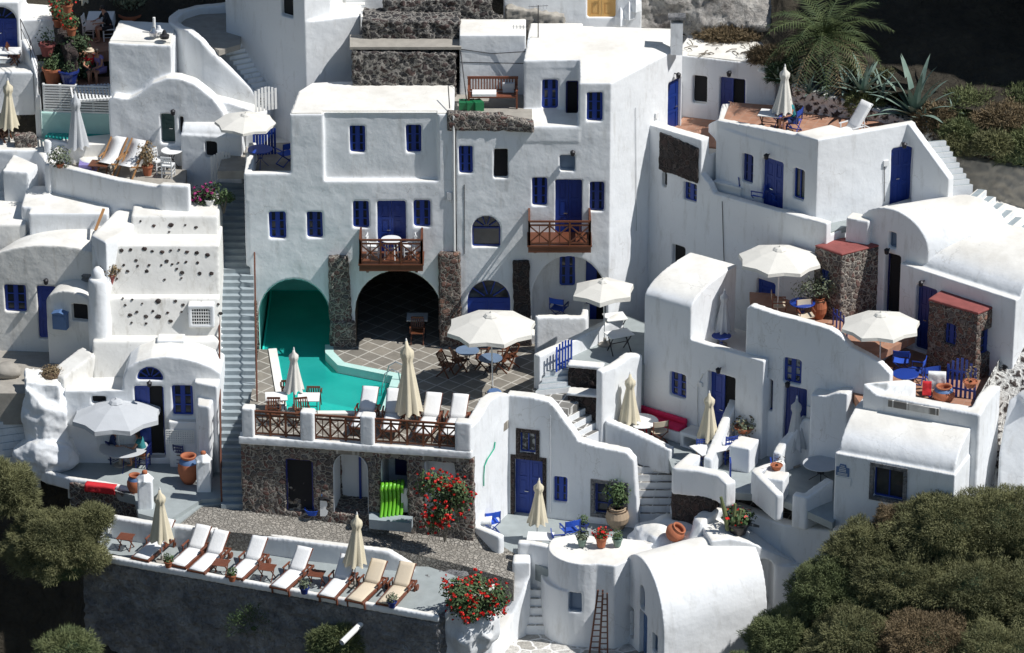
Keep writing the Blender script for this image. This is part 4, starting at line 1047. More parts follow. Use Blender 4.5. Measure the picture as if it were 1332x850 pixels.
H.solid(vault, La, Ra, (3.3, 1.3, 0), 1.05, -7.5); H.P([(Ra.x-.1, Ra.y-.2), (Ra.x+1.0, Ra.y-.6), (Ra.x+1.2, Ra.y+2), (La.x, La.y)], -7.5, -4.75)
H.finish()
La = G(805, 769, -4.4); Ra = G(863, 827, -4.4); FV = Fac(xy(La), xy(Ra))
H = House('vaulted_house', (La.x+2, La.y-2, -6.5), 'large bright white barrel vault with narrow arched window at the bottom of the view', 'house')
H.solid(vault, La, Ra, (3.55, 2.1, 0), 2.05, -8.5)
H.win(FV, 832, 762, 838, 793, 'single', 'blue_pale', arch=True, dep=.25); H.win(FV, 818, 790, 824, 830, 'single', 'blue_pale', dep=.25); H.win(FV, 831, 797, 841, 862, 'door_single', 'blue_pale', dep=.25); H.win(FV, 848, 825, 855, 850, 'shutter', 'blue_grey')
H.lamp(FV, 812, 760); H.finish()
ru = [G(948, 778, -5.0), G(990, 800, -5.0), G(1040, 780, -5.0), G(995, 752, -5.0)]
wallthing('low_block', [(prism, [xy(p) for p in ru], -9, -5.0)], 'low white block at the foot of the big vault, touching the grassy knoll')
pp = Gs(-6.3, 868, 838, 985, 775, 1020, 800, 960, 880, 880, 900); sheet('lower_court_floor', pp, 'roof', 2)
# paved steps at the bottom
sheet('flagstone_court', Gs(-5.95, 640, 822, 690, 812, 715, 812, 800, 815, 860, 860, 850, 880, 610, 880), 'flag', 3)
stairset('staircase', 'flag', 'whitewashed steps from the grey blue gate down to the flagstone court', [(G(706, 766, -4.5), G(690, 824, -5.9), Wv(.55, .0), Wv(.95, .0), 5)], -8)
pw('stair_wall', 0, -7.5, [691, 737, 668, 728, 651, 765, 634, 822, 625, 860], .75, 'sloping white stair wall right of the red geranium bush', side=-1, zs=[-3.3, -3.3, -3.9, -4.9, -5.5]) if False else None
wallthing('stair_wall', [(parapet, [G(690, 745, -3.7), G(683, 765, -4.1), G(667, 800, -4.9), G(646, 850, -5.6), G(640, 880, -5.9)], .95, -8.5, -1), (prism, [xy(G(666, 733, -3.3)), xy(G(690, 733, -3.3)), xy(G(690, 722, -3.3)), xy(G(668, 722, -3.3))], -7, -3.25)], 'sloping white stair wall with a square post, right of the red geranium bush')
# upper outline: blob under the urn, curvy parapets, path
pw('curved_parapet', 0, -6, [838, 712, 852, 706, 880, 700, 897, 697, 912, 680, 935, 664, 960, 662, 1000, 676, 1020, 683, 1086, 691], .5, 'long whitewashed wall winding between the urn, the cactus pot and the vaulted house', zs=[-3.0, -2.9, -2.8, -2.5, -2.0, -1.9, -2.0, -2.0, -2.0, -2.0])
sheet('slate_path', Gs(-2.35, 872, 655, 900, 650, 938, 645, 1010, 640, 1086, 668, 1086, 692, 1000, 686, 930, 674), 'slate_small', .08)
sheet('path_bed', Gs(-2.44, 872, 655, 900, 650, 938, 645, 1010, 640, 1086, 668, 1086, 692, 1000, 686, 930, 674), 'plaster', 2.5)
wallthing('whitewashed_mound', [(ellipsoid, G(868, 704, -3.3), (1.25, 1.2, .75), 20, 12, .3), (ellipsoid, G(905, 700, -3.4), (1.2, 1.1, .9), 20, 12, .5)], 'lumpy whitewashed mound carrying the tipped terracotta urn', 'mound')
lr = Gs(-3.35, 840, 740, 880, 722, 900, 712, 940, 700, 1000, 706, 1060, 715, 1040, 735, 1010, 735, 985, 728, 950, 716, 900, 728, 860, 738)
H = House('low_annex', (8, -13.2, -6), 'low whitewashed annex with a grey arched niche, between big vault and grassy knoll', 'house')
H.P(lr, -7, -3.4)
FN = Fac(xy(V(925, 740, -12.75)), xy(V(1050, 740, -12.0)))
H.solid(lambda b: FN.poly(b, [(FN.sz(925, 740)[0], -8), FN.sz(925, 704), FN.sz(951, 701), FN.sz(975, 706), FN.sz(1000, 716), FN.sz(1048, 736), (FN.sz(1048, 736)[0], -8)], 0, -1.9))
s0, z0, s1, z1 = FN.rect(975, 728, 1007, 775); H.cutpoly(FN, archprof(s0, s1, z0-.8, z1), .4, -.7)
H.finish()
# ================================================================== long staircase left of the main house
bs = G(312, 662, -2.7); ts = V(306, 236, 1.9)
segs = [((ts.x, ts.y, ts.z), (bs.x-.02, bs.y, bs.z), Wv(.60, 0), Wv(.62, 0), 48)]
o = None
sol = new(); stairs(sol, *segs[0], None)
thing_mesh('staircase', sol, 'grey_step', 'long straight pale blue grey staircase climbing along the big white house', 'stairs')
def on_stair(t, dx, dz=0): 
    p = Vector(ts).lerp(Vector(bs), t); return Vector((p.x+dx, p.y, p.z+dz))
wallthing('stair_side_wall', [(prism, [(ts.x-.85, ts.y), (ts.x-.60, ts.y), (bs.x-.63, bs.y+3), (bs.x-.88, bs.y+3)], -4, [ts.z+.1, ts.z+.1, bs.z+2.05, bs.z+2.05])], 'narrow white kerb wall on the left side of the long staircase')
b = new()
for side, t0, t1, nm in ((-.62, .2, .98, ''), ):
    pts = [on_stair(t0+(t1-t0)*i/8, side, 1.0) for i in range(9)]; tube(b, pts, .035, 6)
    for i in range(9): q = pts[i]; tube(b, [q, q-Vector((0, 0, 1.05))], .03, 6)
    for a, c in zip(pts, pts[1:]): bar(b, a-Vector((0, 0, .45)), c-Vector((0, 0, .45)), .03)
thing_mesh('handrail', b, 'rust', 'rusty brown handrail on the left side of the long staircase', 'handrail')
b = new(); pts = [on_stair(.24+.5*i/5, .66, .95) for i in range(6)]; tube(b, pts, .03, 6)
for q in pts: tube(b, [q, q-Vector((0, 0, 1.0))], .025, 6)
thing_mesh('handrail', b, 'rust', 'thin brown handrail on the right side of the long staircase', 'handrail')
# ================================================================== small house beside the stair head
a0 = V(237, 240, 2.0); FS_ = Fac(xy(a0), AtX(a0, 2.2, -.14)); ds = Vector((FS_.d.x, FS_.d.y, 0)); ks = Vector((-FS_.n.x, -FS_.n.y, 0))
H = House('small_house', (a0.x+1, a0.y, 5.4), 'small white house with rounded roof at the head of the long stairs', 'house')
ze = FS_.sz(270, 177)[1]
H.solid(lambda b: FS_.bx(b, 0, FS_.L, 0, -2.3, 3, ze)); a = FS_.w(FS_.L, -.06, ze-.05); H.solid(vault, a, a+ks*2.4, -ds*(FS_.L-.03), .6, 4)
H.win(FS_, 267, 185, 282, 205, 'dark'); H.finish()
Z0 = 5.85
sheet('fence_terrace_floor', [(X(319)+.2, yA+.2, Z0+.1), (X(384), yA+.2, Z0+.1), (X(384), 3, Z0+.1), (X(300, 3), 3, Z0+.1), (X(290, 2), .25, Z0+.1), (X(319)+.1, .25, Z0+.1)], 'concrete', .3)
# ================================================================== upper left terrace with deckchairs
ZL = 5.3
sheet('deckchair_terrace_floor', [G(60, 214, ZL), G(205, 246, ZL), G(240, 246, ZL), G(245, 205, ZL), G(190, 190, ZL), G(110, 185, ZL)], 'concrete', .5)
pw('terrace_wall', 5.95, 3.2, [57, 210, 66, 214, 100, 222, 150, 234, 203, 243, 208, 240, 246, 242], .3, 'long white wall in front of the terrace with two pine deckchairs', zs=[6.0, 5.95, 5.95, 5.95, 5.95, 6.1, 6.1])
b = new(); wallthing('terrace_wall', [(prism, [xy(G(57, 212, 6)), xy(G(82, 178, 6)), xy(G(92, 180, 6)), xy(G(64, 216, 6))], 2.5, 6.0)], 'shaded white wall at the left end of the deckchair terrace')
# facade with dark green door
a16 = V(140, 190, 3.0); F16 = Fac(xy(a16), AtX(a16, 6.1, -.08))
H = House('white_house', (a16.x+2.5, 3, 5.3), 'white dome shaped house with dark green door behind the deckchair terrace', 'house')
q = lambda u, v: F16.sz(u, v)
H.solid(lambda b: F16.poly(b, [(q(141, 100)[0], 3), q(141, 56), q(222, 60), (q(222, 60)[0], 3)], 0, -2.4))
H.solid(lambda b: F16.poly(b, [(q(215, 100)[0], 3), q(215, 112), q(300, 135), q(345, 150), (q(345, 146)[0], 3)], 0, -1.2))
H.solid(lambda b: F16.poly(b, [(q(143, 100)[0], 4)]+[q(143, 128), q(150, 121), q(170, 124), q(186, 116), q(200, 104), q(218, 97), q(235, 97), q(255, 104), q(278, 122), q(292, 140), q(300, 160)]+[(q(300, 160)[0], 4)], .42, -.2))
f16b = Fac(F16.A+F16.n*.42, F16.B+F16.n*.42)
H.win(f16b, 209, 149, 227, 187, 'door_single', 'green_dark', dep=.3); H.win(f16b, 233, 152, 239, 175, 'dark'); H.lamp(f16b, 226, 146)
H.finish()
zt = q(180, 58)[1]
sheet('rooftop_floor', [F16.w(.2, -.25, zt+.04), F16.w(2.4, -.2, zt+.04), F16.w(2.3, -2.2, zt+.04), F16.w(.3, -2.2, zt+.04)], 'roof', .1)
def lattice(name, H, f, u0, v0, u1, v1, n=7):
    s0, z0, s1, z1 = f.rect(u0, v0, u1, v1); b = new()
    for i in range(n+1):
        x = s0+(s1-s0)*i/n; f.bx(b, x-.018, x+.018, .03, .0, z0, z1)
    m = max(3, int(n*(z1-z0)/(s1-s0)))
    for i in range(m+1):
        zz = z0+(z1-z0)*i/m; f.bx(b, s0, s1, .034, .004, zz-.018, zz+.018)
    return b
def ventbox(u, v, z, sx, sy, sz_, label, rz=0):
    c = G(u, v, z); H = House('vent_box', (c.x, c.y, z), label, 'vent'); f = Fac((c.x-sx/2, c.y), (c.x+sx/2, c.y))
    H.P([(c.x-sx/2, c.y), (c.x+sx/2, c.y), (c.x+sx/2, c.y+sy), (c.x-sx/2, c.y+sy)], z, z+sz_)
    H.cutbox(f, .12, sx-.12, .1, -.08, z+.12, z+sz_-.12); H.finish(voxel=.04, disp=.02)
    b = new(); n = 8
    for i in range(n+1):
        x = .12+(sx-.24)*i/n; f.bx(b, x-.014, x+.014, -.02, -.05, z+.12, z+sz_-.12)
    for i in range(6):
        zz = z+.12+(sz_-.24)*i/5; f.bx(b, .1, sx-.1, -.015, -.045, zz-.014, zz+.014)
    link_mesh('grille', b, 'white_paint', H.e); b = new(); f.bx(b, .1, sx-.1, -.06, -.1, z+.1, z+sz_-.1); link_mesh('vent_shade_panel', b, 'dark', H.e)  # dark sheet behind the grille paints in the shade of the vent
ventbox(178, 120, 6.95, .85, .7, .85, 'white vent box with square grille on the domed wall above the green door')
ventbox(335, 150, 6.9, .95, .8, .8, 'white vent box with grille right of the rounded small house roof')
ventbox(262, 427, 1.85, .9, .5, .85, 'white louvred box at the foot of the lower holed wall')
ventbox(222, 455, 1.35, .95, .6, .35, 'low flat white box on the roof above the half moon window')
# rising curved stair wall and staircase top
wallthing('stair_parapet', [(parapet, [V(300, 2, 7.6), V(255, 6, 7.4), V(232, 12, 6.8), V(219, 21, 5.9), V(220, 28, 4.9), V(230, 35, 4.1), V(244, 40, 3.6), V(262, 54, 3.25), V(284, 76, 3.15), V(310, 100, 3.15), V(338, 127, 3.2)], .32, 6.0)], 'tall curved white parapet sweeping down beside the upper steps')
pw('stair_parapet', 0, 8.0, [219, 24, 226, 14, 250, 6, 275, 2], .35, 'short curved white parapet around the top left landing', zs=[11.0, 11.0, 11.0, 11.0]) if False else None
stairset('staircase', 'roof', 'narrow white steps descending behind the curved parapet', [(V(296, 52, 4.7), V(352, 124, 3.75), Wv(.42, .25), Wv(.42, .25), 12)], 6)
sheet('upper_landing_floor', [V(232, 36, 6.2), V(262, 48, 5.6), V(300, 44, 5.4), V(305, 8, 7.0), V(240, 8, 7.4)], 'concrete', .6) if False else sheet('upper_landing_floor', [G(234, 36, 9.4), G(250, 46, 9.4), G(285, 66, 9.4), G(312, 58, 9.4), G(320, 12, 9.4), G(240, 12, 9.4)], 'concrete', .2)
# tower walls, top
H = House('tower_house', (V(380, 110, 3).x, 3.2, 7), 'tall plain white tower house behind the upper steps, with one dark window', 'house')
p1 = V(296, 100, 5.2); p2 = V(398, 110, 2.7); p3 = V(470, 100, 3.4)
H.P([p1, p2, p3, (p3.x, 8), (p1.x, 8)], 4.5, zv(24, 3.1)) ; H.P([p1, p2, (p2.x+.9, 3.4), (p2.x+.9, 9), (p1.x, 9)], 9, 18)
H.P([(p2.x+.9, 5.2), (p2.x+3, 5.2), (p2.x+3, 9), (p2.x+.9, 9)], 9, 18)
Ft = Fac(xy(p1), xy(p2)); H.win(Ft, 365, -12, 381, 22, 'dark'); H.finish()
stairset('staircase', 'roof', 'steep white steps at the top beside the black stone walls', [(V(462, -20, 5.5), V(462, 27, 4.0), Wv(.35, 0), Wv(.35, 0), 6)], 9)
# ================================================================== field stone walls above the main roof
def stonewall(u0, v0, u1, v1, y0, y1, zb, label, th=1.2, mat='stone_big', vb=None, cap=True):
    a = V(u0, v0, y0); c = V(u1, v1, y1); f = Fac(xy(a), xy(c)); b = new()
    f.poly(b, [(0, zb), (0, a.z), (f.L, c.z), (f.L, zb)], 0, -th)
    return thing_mesh('field_stone_wall', organic([b], (), .06, 1, .22, TEXS), mat, label, 'wall', smooth=True)
zA = zt1
stonewall(458, 68, 593, 71, 1.25, 1.25, zA-.5, 'lowest black and grey field stone wall standing on the main house roof edge', 1.4)
stonewall(472, 27, 598, 30, 2.2, 2.2, 9, 'middle black and grey field stone wall above the main roof', 1.4)
stonewall(500, 2, 640, 0, 3.2, 3.4, 9, 'upper black and grey field stone wall at the top edge', 1.5)
stonewall(585, 30, 655, 20, 2.6, 4.2, 8, 'rough tumbled stone bank right of the black stone walls', 1.5)
sheet('stone_wall_terrace', [(X(455, 1.3, 70), 1.4, 10.22), (X(600, 1.3, 70), 1.4, 10.22), (X(600, 2.2, 70), 2.6, 10.25), (X(455, 2.2, 70), 2.6, 10.25)], 'concrete', .1)
# pale wall behind the bench
ab = V(598, 128, 1.5)
wallthing('back_wall', [(prism, [(ab.x, 1.5), (X(684, 1.5, 128), 1.5), (X(684, 1.5, 128), 3.2), (ab.x, 3.2)], 6, zv(46, 1.5))], 'pale blue grey wall behind the wooden bench')
sheet('bench_terrace_floor', [(X(585), yA+.2, 8.38), (X(692), yA+.0, 8.38), (X(692), 1.6, 8.38), (X(592), 1.6, 8.38)], 'concrete', .2)
# white upper ground above the tall house
H = House('white_house', (X(770, 4, 20), 4, 11), 'white wall with a closed ochre yellow door at the top edge', 'house')
u0 = V(665, 76, 3.5); u1 = V(838, 76, 3.5); Fy = Fac(xy(u0), xy(u1))
H.P([u0, u1, (u1.x, 9), (u0.x, 9)], 7, zv(77, 3.5)+.1)
Fy2 = Fac((u0.x, 4.6), (u1.x, 4.6)); H.P([(V(655, 0, 4.6).x, 4.6), (V(835, 0, 4.6).x, 4.6), (V(835, 0, 4.6).x, 9), (V(655, 0, 4.6).x, 9)], 8, 16)
H.win(Fy2, 764, -30, 801, 23, 'door', 'yellow_paint', dep=.15); H.finish()
sheet('upper_path', [(u0.x-.3, 3.4, zv(77, 3.5)+.13), (u1.x+2, 3.4, zv(77, 3.5)+.13), (u1.x+2, 5, zv(77, 3.5)+.13), (u0.x-.3, 5, zv(77, 3.5)+.13)], 'roof', .1)
b = new(); f = Fac((V(655, 50, 3.2).x, 3.15), (V(735, 50, 3.2).x, 3.15)); 
stonewall(658, 10, 735, 22, 4.3, 4.3, 9, 'rough grey cement wall left of the ochre door', .5, 'concrete')
for i, (u, v) in enumerate(((807, 22), (818, 14), (827, 4))):
    b = new(); c = V(u, v, 4.5); lathe(b, [(.22, -.3), (.2, 0), (.02, .35)], c, 4); thing_mesh('white_finial', b, 'plaster', ['lowest', 'middle', 'highest'][i]+' of the three small white pyramid posts right of the ochre door', 'post', 'small pyramid posts')
b = new()
wallthing('limewashed_rock', [(ellipsoid, V(905, 25, 7.2), (3.6, 2.2, 3.4), 28, 16, .4), (ellipsoid, V(850, 28, 6.4), (2.2, 1.6, 2.2), 24, 12, .3), (ellipsoid, V(965, 30, 7.0), (2.6, 2.2, 2.6), 24, 12, .5)], 'lime splashed white rock face with a small dark opening behind the chimney', 'rock', 'rock_pale', .09, .3, tex=TEXS)
b = new(); c = V(905, 34, 5.3); box(b, c, (.36, .35, .68)); thing_mesh('rock_opening_shade', b, 'dark', 'small dark block painted as the shade of a square opening in the lime splashed rock', 'opening')  # solid dark block, its colour stands for shade in an opening
# ================================================================== stacked white terraces with stone holes
def terrace_block(label, u0, u1, vtop, y, yb, zb, mat='plaster_old', batter=.0, cut=()):
    zt = zv(vtop, y); a = V(u0, vtop, y); c = V(u1, vtop, y)
    b = new(); k = .28; f_ = [(a.x, y), (c.x, y), (c.x, yb), (a.x, yb)]; lo = [b.verts.new((p[0], p[1]-(zt-zb)*k*(i < 2), zb)) for i, p in enumerate(f_)]; hi = [b.verts.new((p[0], p[1], zt)) for p in f_]
    b.faces.new(lo[::-1]); b.faces.new(hi)
    for i in range(4): b.faces.new((lo[i], lo[(i+1) % 4], hi[(i+1) % 4], hi[i]))
    o = thing_mesh('terrace_block', organic([b], cut, .06, 3, .025), mat, label, 'terrace', smooth=True); return zt
def holes(y, zt, spots):
    b = new(); random.seed(len(spots))
    for u, v, r in spots:
        yy = y
        for _ in range(6): c = V(u, v, yy); yy = y-(zt-c.z)*.28
        c = V(u, v, yy-.012); k = r/36*.72
        res = bmesh.ops.create_icosphere(b, subdivisions=2, radius=1)
        for vv in res['verts']:
            n_ = noise.noise(vv.co*1.7+c*3); vv.co = Vector((vv.co.x*k*1.3, vv.co.y*.022-vv.co.z*k*-.28, vv.co.z*k))*(1+.5*n_)+c
    return b
zb1 = terrace_block('upper white terrace block with a few stones, under the magenta flowers', 170, 284, 281, -1.9, .2, 2)
zw1 = terrace_block('upper holed white terrace wall studded with dark stones', 119, 285, 319, -3.05, -1.2, .5)
zw2 = terrace_block('lower holed white terrace wall studded with dark stones', 129, 285, 388, -3.85, -2.5, -.5)
zw3 = terrace_block('plain white terrace step above the half moon window roof', 120, 285, 444, -4.7, -3.5, -2.0)
def studs(u0, u1, y, spots, label):
    zt_ = {-3.05: zw1, -3.85: zw2, -1.9: zb1}[y]; b = holes(y, zt_, spots)
    thing_mesh('studded_stones', b, 'stone_dark', label, 'stones', smooth=True)['kind'] = 'stuff'
def mk(rows): return rows
sp1 = [(127, 322, 2), (137, 326, 2), (144, 322, 2), (158, 326, 3), (170, 325, 2.4), (188, 324, 3.4), (198, 327, 2.2), (211, 328, 3), (222, 326, 2), (233, 325, 1.6), (243, 328, 2.6), (256, 329, 3), (270, 332, 3.2), (146, 343, 1.8), (161, 345, 2), (177, 339, 2.4), (179, 346, 2), (194, 345, 2), (210, 345, 1.6), (217, 340, 3), (224, 344, 1.8), (232, 342, 1.6), (242, 341, 2), (257, 342, 2.2), (166, 353, 2.3), (191, 353, 2.8), (230, 350, 2), (237, 355, 3.2), (260, 356, 2.8), (275, 356, 3), (214, 364, 1.8), (236, 362, 1.6), (152, 363, 1.8)]
studs(119, 291, -3.05, sp1, 'dark stones showing through the upper holed terrace wall')
sp2 = [(172, 390, 1.8), (185, 395, 1.4), (206, 392, 4), (228, 392, 2.4), (238, 397, 2.4), (260, 395, 4.4), (163, 397, 1.8), (178, 406, 2.2), (199, 405, 2), (218, 407, 2), (236, 406, 1.6), (169, 410, 3), (190, 412, 3), (206, 412, 4), (222, 418, 2.8), (246, 408, 2), (160, 388, 1.4), (171, 420, 1.6), (190, 421, 2), (287, 408, 3), (284, 396, 2)]
studs(129, 292, -3.85, sp2, 'dark stones showing through the lower holed terrace wall')
sp3 = [(183, 288, 1.6), (200, 294, 2.6), (222, 293, 3.6), (241, 293, 1.6), (255, 296, 2.4), (220, 302, 1.6)]
studs(170, 288, -1.9, sp3, 'few dark stones in the uppermost white terrace block')
# white irregular wedge roofs left of the blocks
wallthing('roof_slope', [(prism, [xy(G(137, 310, 5.0)), xy(G(170, 285, 5.2)), xy(G(190, 252, 5.2)), xy(G(150, 262, 5.2)), xy(G(118, 300, 5.0))], 2, 4.85)], 'white sloping roof patch left of the uppermost terrace block', 'roof')
wallthing('white_block', [(prism, [xy(V(37, 278, -1.1)), xy(V(140, 278, -1.1)), (V(140, 278, -1.1).x, 1.2), (V(37, 278, -1.1).x, 1.2)], 1, zv(278, -1.1)), (prism, [xy(V(27, 272, -.6)), xy(V(60, 272, -.6)), (V(60, 272, -.6).x, 1.4), (V(27, 272, -.6).x, 1.4)], 1, zv(269, -.6))], 'long flat roofed white block under the deckchair terrace wall', 'house')
wallthing('white_block', [(prism, [xy(V(-20, 292, -1.0)), xy(V(33, 292, -1.0)), (V(33, 292, -1).x, 2.2), (V(-20, 278, -1.0).x, 2.2)], 0, zv(292, -1.0))], 'low white block with stained wall at the left edge', 'house', 'plaster_old')
# ================================================================== left middle house with vault
F14 = Fac((V(-40, 440, -2.5).x, -2.35), (V(150, 440, -2.5).x, -2.75))
H = House('vaulted_house', (V(60, 440, -2.5).x, -2.5, 0), 'aged white house with low vault, blue window and door, at the left edge', 'house')
a = F14.w(F14.sz(-28, 350)[0], 0, 3.2); c = F14.w(F14.sz(150, 345)[0], 0, 3.35); H.solid(vault, a, c, (1.2, 2.3, 0), 1.0, -1.5)
H.win(F14, 6, 371, 34, 406); H.win(F14, 49, 373, 74, 441, 'door_single', 'blue'); H.lamp(F14, 61, 366); H.finish('plaster_old')
FO = Fac(xy(V(61, 420, -3.5)), xy(V(120, 420, -3.9)))
H = House('white_shed', (FO.A.x+.8, FO.A.y, .2), 'small white shed with round top and dark square opening beside the blue mailbox', 'shed')
H.solid(vault, FO.w(0, 0, 2.5), FO.w(FO.L, 0, 2.5), (.35, 1.5, 0), .5, -1); H.win(FO, 93, 396, 114, 418, 'dark', trim='stone_dark'); H.finish('plaster_old')
b = new(); FO.bx(b, FO.sz(71, 405)[0], FO.sz(89, 405)[0], .28, .0, FO.sz(80, 425)[1], FO.sz(80, 405)[1]); s0 = FO.sz(70, 405)[0]; s1 = FO.sz(90, 405)[0]; zz = FO.sz(80, 405)[1]
FO.poly(b, [(s0, zz), ((s0+s1)/2, zz+.08), (s1, zz)], .32, .0); FO.bx(b, s0+.08, s1-.08, .30, .27, zz-.25, zz-.08)
thing_mesh('mailbox', b, 'blue_pale', 'pale blue mailbox on the white shed wall', 'mailbox')
c = V(129, 400, -4.1)
wallthing('stove_pillar', [(lathe, [(.40, -2.2), (.42, -.6), (.36, .3), (.34, 1.15), (.30, 1.25)], (c.x, c.y, c.z-.1), 20)], 'fat rounded white pillar with a little chapel shaped chimney on top', 'pillar')
b = new(); cz = zv(362, -4.0); lathe(b, [(.22, -.1), (.24, .1), (.2, .3), (.08, .44)], (c.x, -4.05, cz), 12); thing_mesh('chimney_pot', b, 'plaster', 'little white rounded chimney on the fat pillar', 'chimney', smooth=True)
b = new(); cc = G(114, 366, 2.9); lathe(b, [(.2, 0), (.24, .1), (.2, .18), (.24, .24), (.16, .32)], cc, 10); thing_mesh('chimney_pot', b, 'stucco_dark', 'grey stone chimney pot on the round topped shed', 'chimney')
ZG = .15
sheet('old_concrete_court', Gs(ZG, -60, 440, 70, 440, 120, 455, 125, 475, 95, 490, 40, 512, -60, 512), 'concrete', 1.2)
# half moon window house
F13 = Fac(xy(V(84, 560, -6.1)), xy(V(289, 560, -6.25)))
H = House('vaulted_house', (V(215, 590, -6.1).x, -6.1, -2.5), 'low white vaulted house with half moon window above its open blue door', 'house')
def q13(u, v): return F13.sz(u, v)
arc = [q13(159, 494), q13(165, 480), q13(176, 472), q13(195, 466), q13(216, 464), q13(236, 466), q13(256, 471), q13(275, 478), q13(287, 486)]
H.solid(lambda b: F13.poly(b, [(arc[0][0], -4)]+arc+[(arc[-1][0], -4)], 0, -1.6))
H.solid(lambda b: F13.poly(b, [(0, -4), q13(84, 509), q13(160, 508), (q13(160, 508)[0], -4)], 0, -1.5))
H.win(F13, 178, 478, 212, 495, 'none', 'blue', arch=True, dep=.15)
H.win(F13, 176, 503, 214, 596, 'door_open', dep=.3); H.win(F13, 224, 502, 251, 541); H.win(F13, 119, 516, 138, 526, 'dark'); H.lamp(F13, 195, 499)
H.P([F13.w(q13(218, 500)[0], .25, 0), F13.w(q13(255, 500)[0], .25, 0), F13.w(q13(255, 500)[0], -.1, 0), F13.w(q13(218, 500)[0], -.1, 0)], -4, q13(235, 545)[1])
H.finish()
b = lattice('x', None, Fac(F13.A+F13.n*.27, F13.B+F13.n*.27), 216, 560, 252, 577, 12); thing_mesh('lattice_panel', b, 'white_paint', 'white diamond lattice panel under the blue window of the vaulted house', 'panel')
wallthing('white_bench_block', [(prism, [xy(V(254, 540, -6.5)), xy(V(284, 545, -6.9)), (V(290, 540, -6).x, -5.5), (V(256, 540, -6).x, -5.5)], -3, zv(497, -6.5)), (prism, [xy(V(258, 560, -7.2)), xy(V(275, 560, -7.4)), (V(278, 560, -6).x, -6.3), (V(258, 560, -6).x, -6.3)], -3, zv(527, -7.2))], 'stepped white masonry block between the blue window and the staircase', 'wall')
wallthing('sloping_wall', [(parapet, [V(82, 493, -5.9), V(102, 477, -5.4), V(124, 460, -4.9)], .8, -1)], 'white sloping wall rising from the dry planter to the terrace step', mat='plaster_old')
# lower left dining terrace
ZK = -2.5
sheet('dining_terrace_floor', Gs(ZK, 20, 590, 60, 590, 84, 588, 300, 592, 296, 648, 262, 650, 218, 678, 180, 668, 175, 645, 130, 634, 60, 618), 'grey_floor', .35)
sheet('terrace_step', Gs(ZK-.15, 290, 630, 296, 655, 262, 658, 222, 690, 190, 675, 240, 640), 'grey_floor', .4)
pw('curved_parapet', 0, [-1.6, -2.1, -2.5, -2.75, -2.85, -2.85, -2.85, -2.85], [-20, 528, 0, 562, 15, 582, 35, 600, 58, 613, 90, 622, 130, 628, 176, 637], .22, 'thin curved white kerb around the dining terrace, above the olive bushes', zs=[-1.1, -1.6, -2.0, -2.25, -2.35, -2.35, -2.35, -2.35])
b = new(); f = Fac(xy(G(100, 626, -2.4)), xy(G(180, 641, -2.4))); f.bx(b, -.3, f.L, .03, -.5, -5.5, -2.5)
thing_mesh('stone_wall', organic([b], (), .06, 1, .12, TEXS), 'stone', 'rubble stone wall under the kerb with the red towel', 'wall', smooth=True)
stairset('staircase', 'grey_step', 'pale grey steps curving down at the left edge to the dining terrace', [(G(5, 512, .1), G(30, 600, ZK), Wv(.75, .1), Wv(.55, .25), 10)], -4)
wallthing('white_lumpy_column', [(prism, [xy(V(36, 560, -6.5)), xy(V(58, 560, -6.75)), xy(V(88, 560, -6.5)), xy(V(88, 560, -5.4)), xy(V(36, 560, -5.4))], -2.8, [.55, -.1, -.4, .7, .9]), (ellipsoid, V(62, 592, -6.4), (1.15, .75, .75), 20, 14, .18), (ellipsoid, V(48, 540, -6.2), (.5, .5, 1.2), 20, 14, .2), (prism, [xy(V(36, 560, -6.3)), xy(V(80, 560, -6.4)), xy(V(84, 560, -5.4)), xy(V(36, 560, -5.4))], -2.6, [.7, .6, .4, .8]), (lathe, [(.75, -1.2), (.8, -.2), (.72, .1), (.55, .0)], V(66, 500, -5.3), 20), (parapet, [V(34, 480, -5.0), V(45, 505, -5.6), V(70, 512, -5.9), V(84, 500, -5.6)], .3, -2.0), (prism, [xy(G(62, 600, -2.5)), xy(G(95, 606, -2.5)), xy(G(112, 580, -2.5)), xy(G(90, 575, -2.5))], -3, -1.55)], 'lumpy whitewashed rock column with a built in seat left of the parasol', 'wall', disp=.11, tex=TEXS, smooth=2)
# white square posts with terracotta knobs
def post(u, v, z, w_, h, label):
    c = G(u, v, z); H = House('gate_post', (c.x, c.y, z), label, 'post', 'white gate posts'); b = new(); box(b, (c.x, c.y, z+h/2), (w_, w_, h)); H.sol.append(b)
    b = new(); lathe(b, [(w_*.72, 0), (w_*.3, .22), (.05, .26)], (c.x, c.y, z+h-.02), 4); H.sol.append(b)
    H.finish(voxel=.04, disp=.03, name='shaft'); b = new(); lathe(b, [(.07, 0), (.10, .05), (.09, .14), (.04, .17)], (c.x, c.y, z+h+.15), 10); link_mesh('knob', b, 'terracotta', H.e, smooth=True)
post(190, 662, -2.6, .5, 1.15, 'white gate post with terracotta knob behind the leftmost beige closed umbrella')
post(266, 640, -2.6, .48, 1.25, 'white gate post with terracotta knob beside the big striped urn')
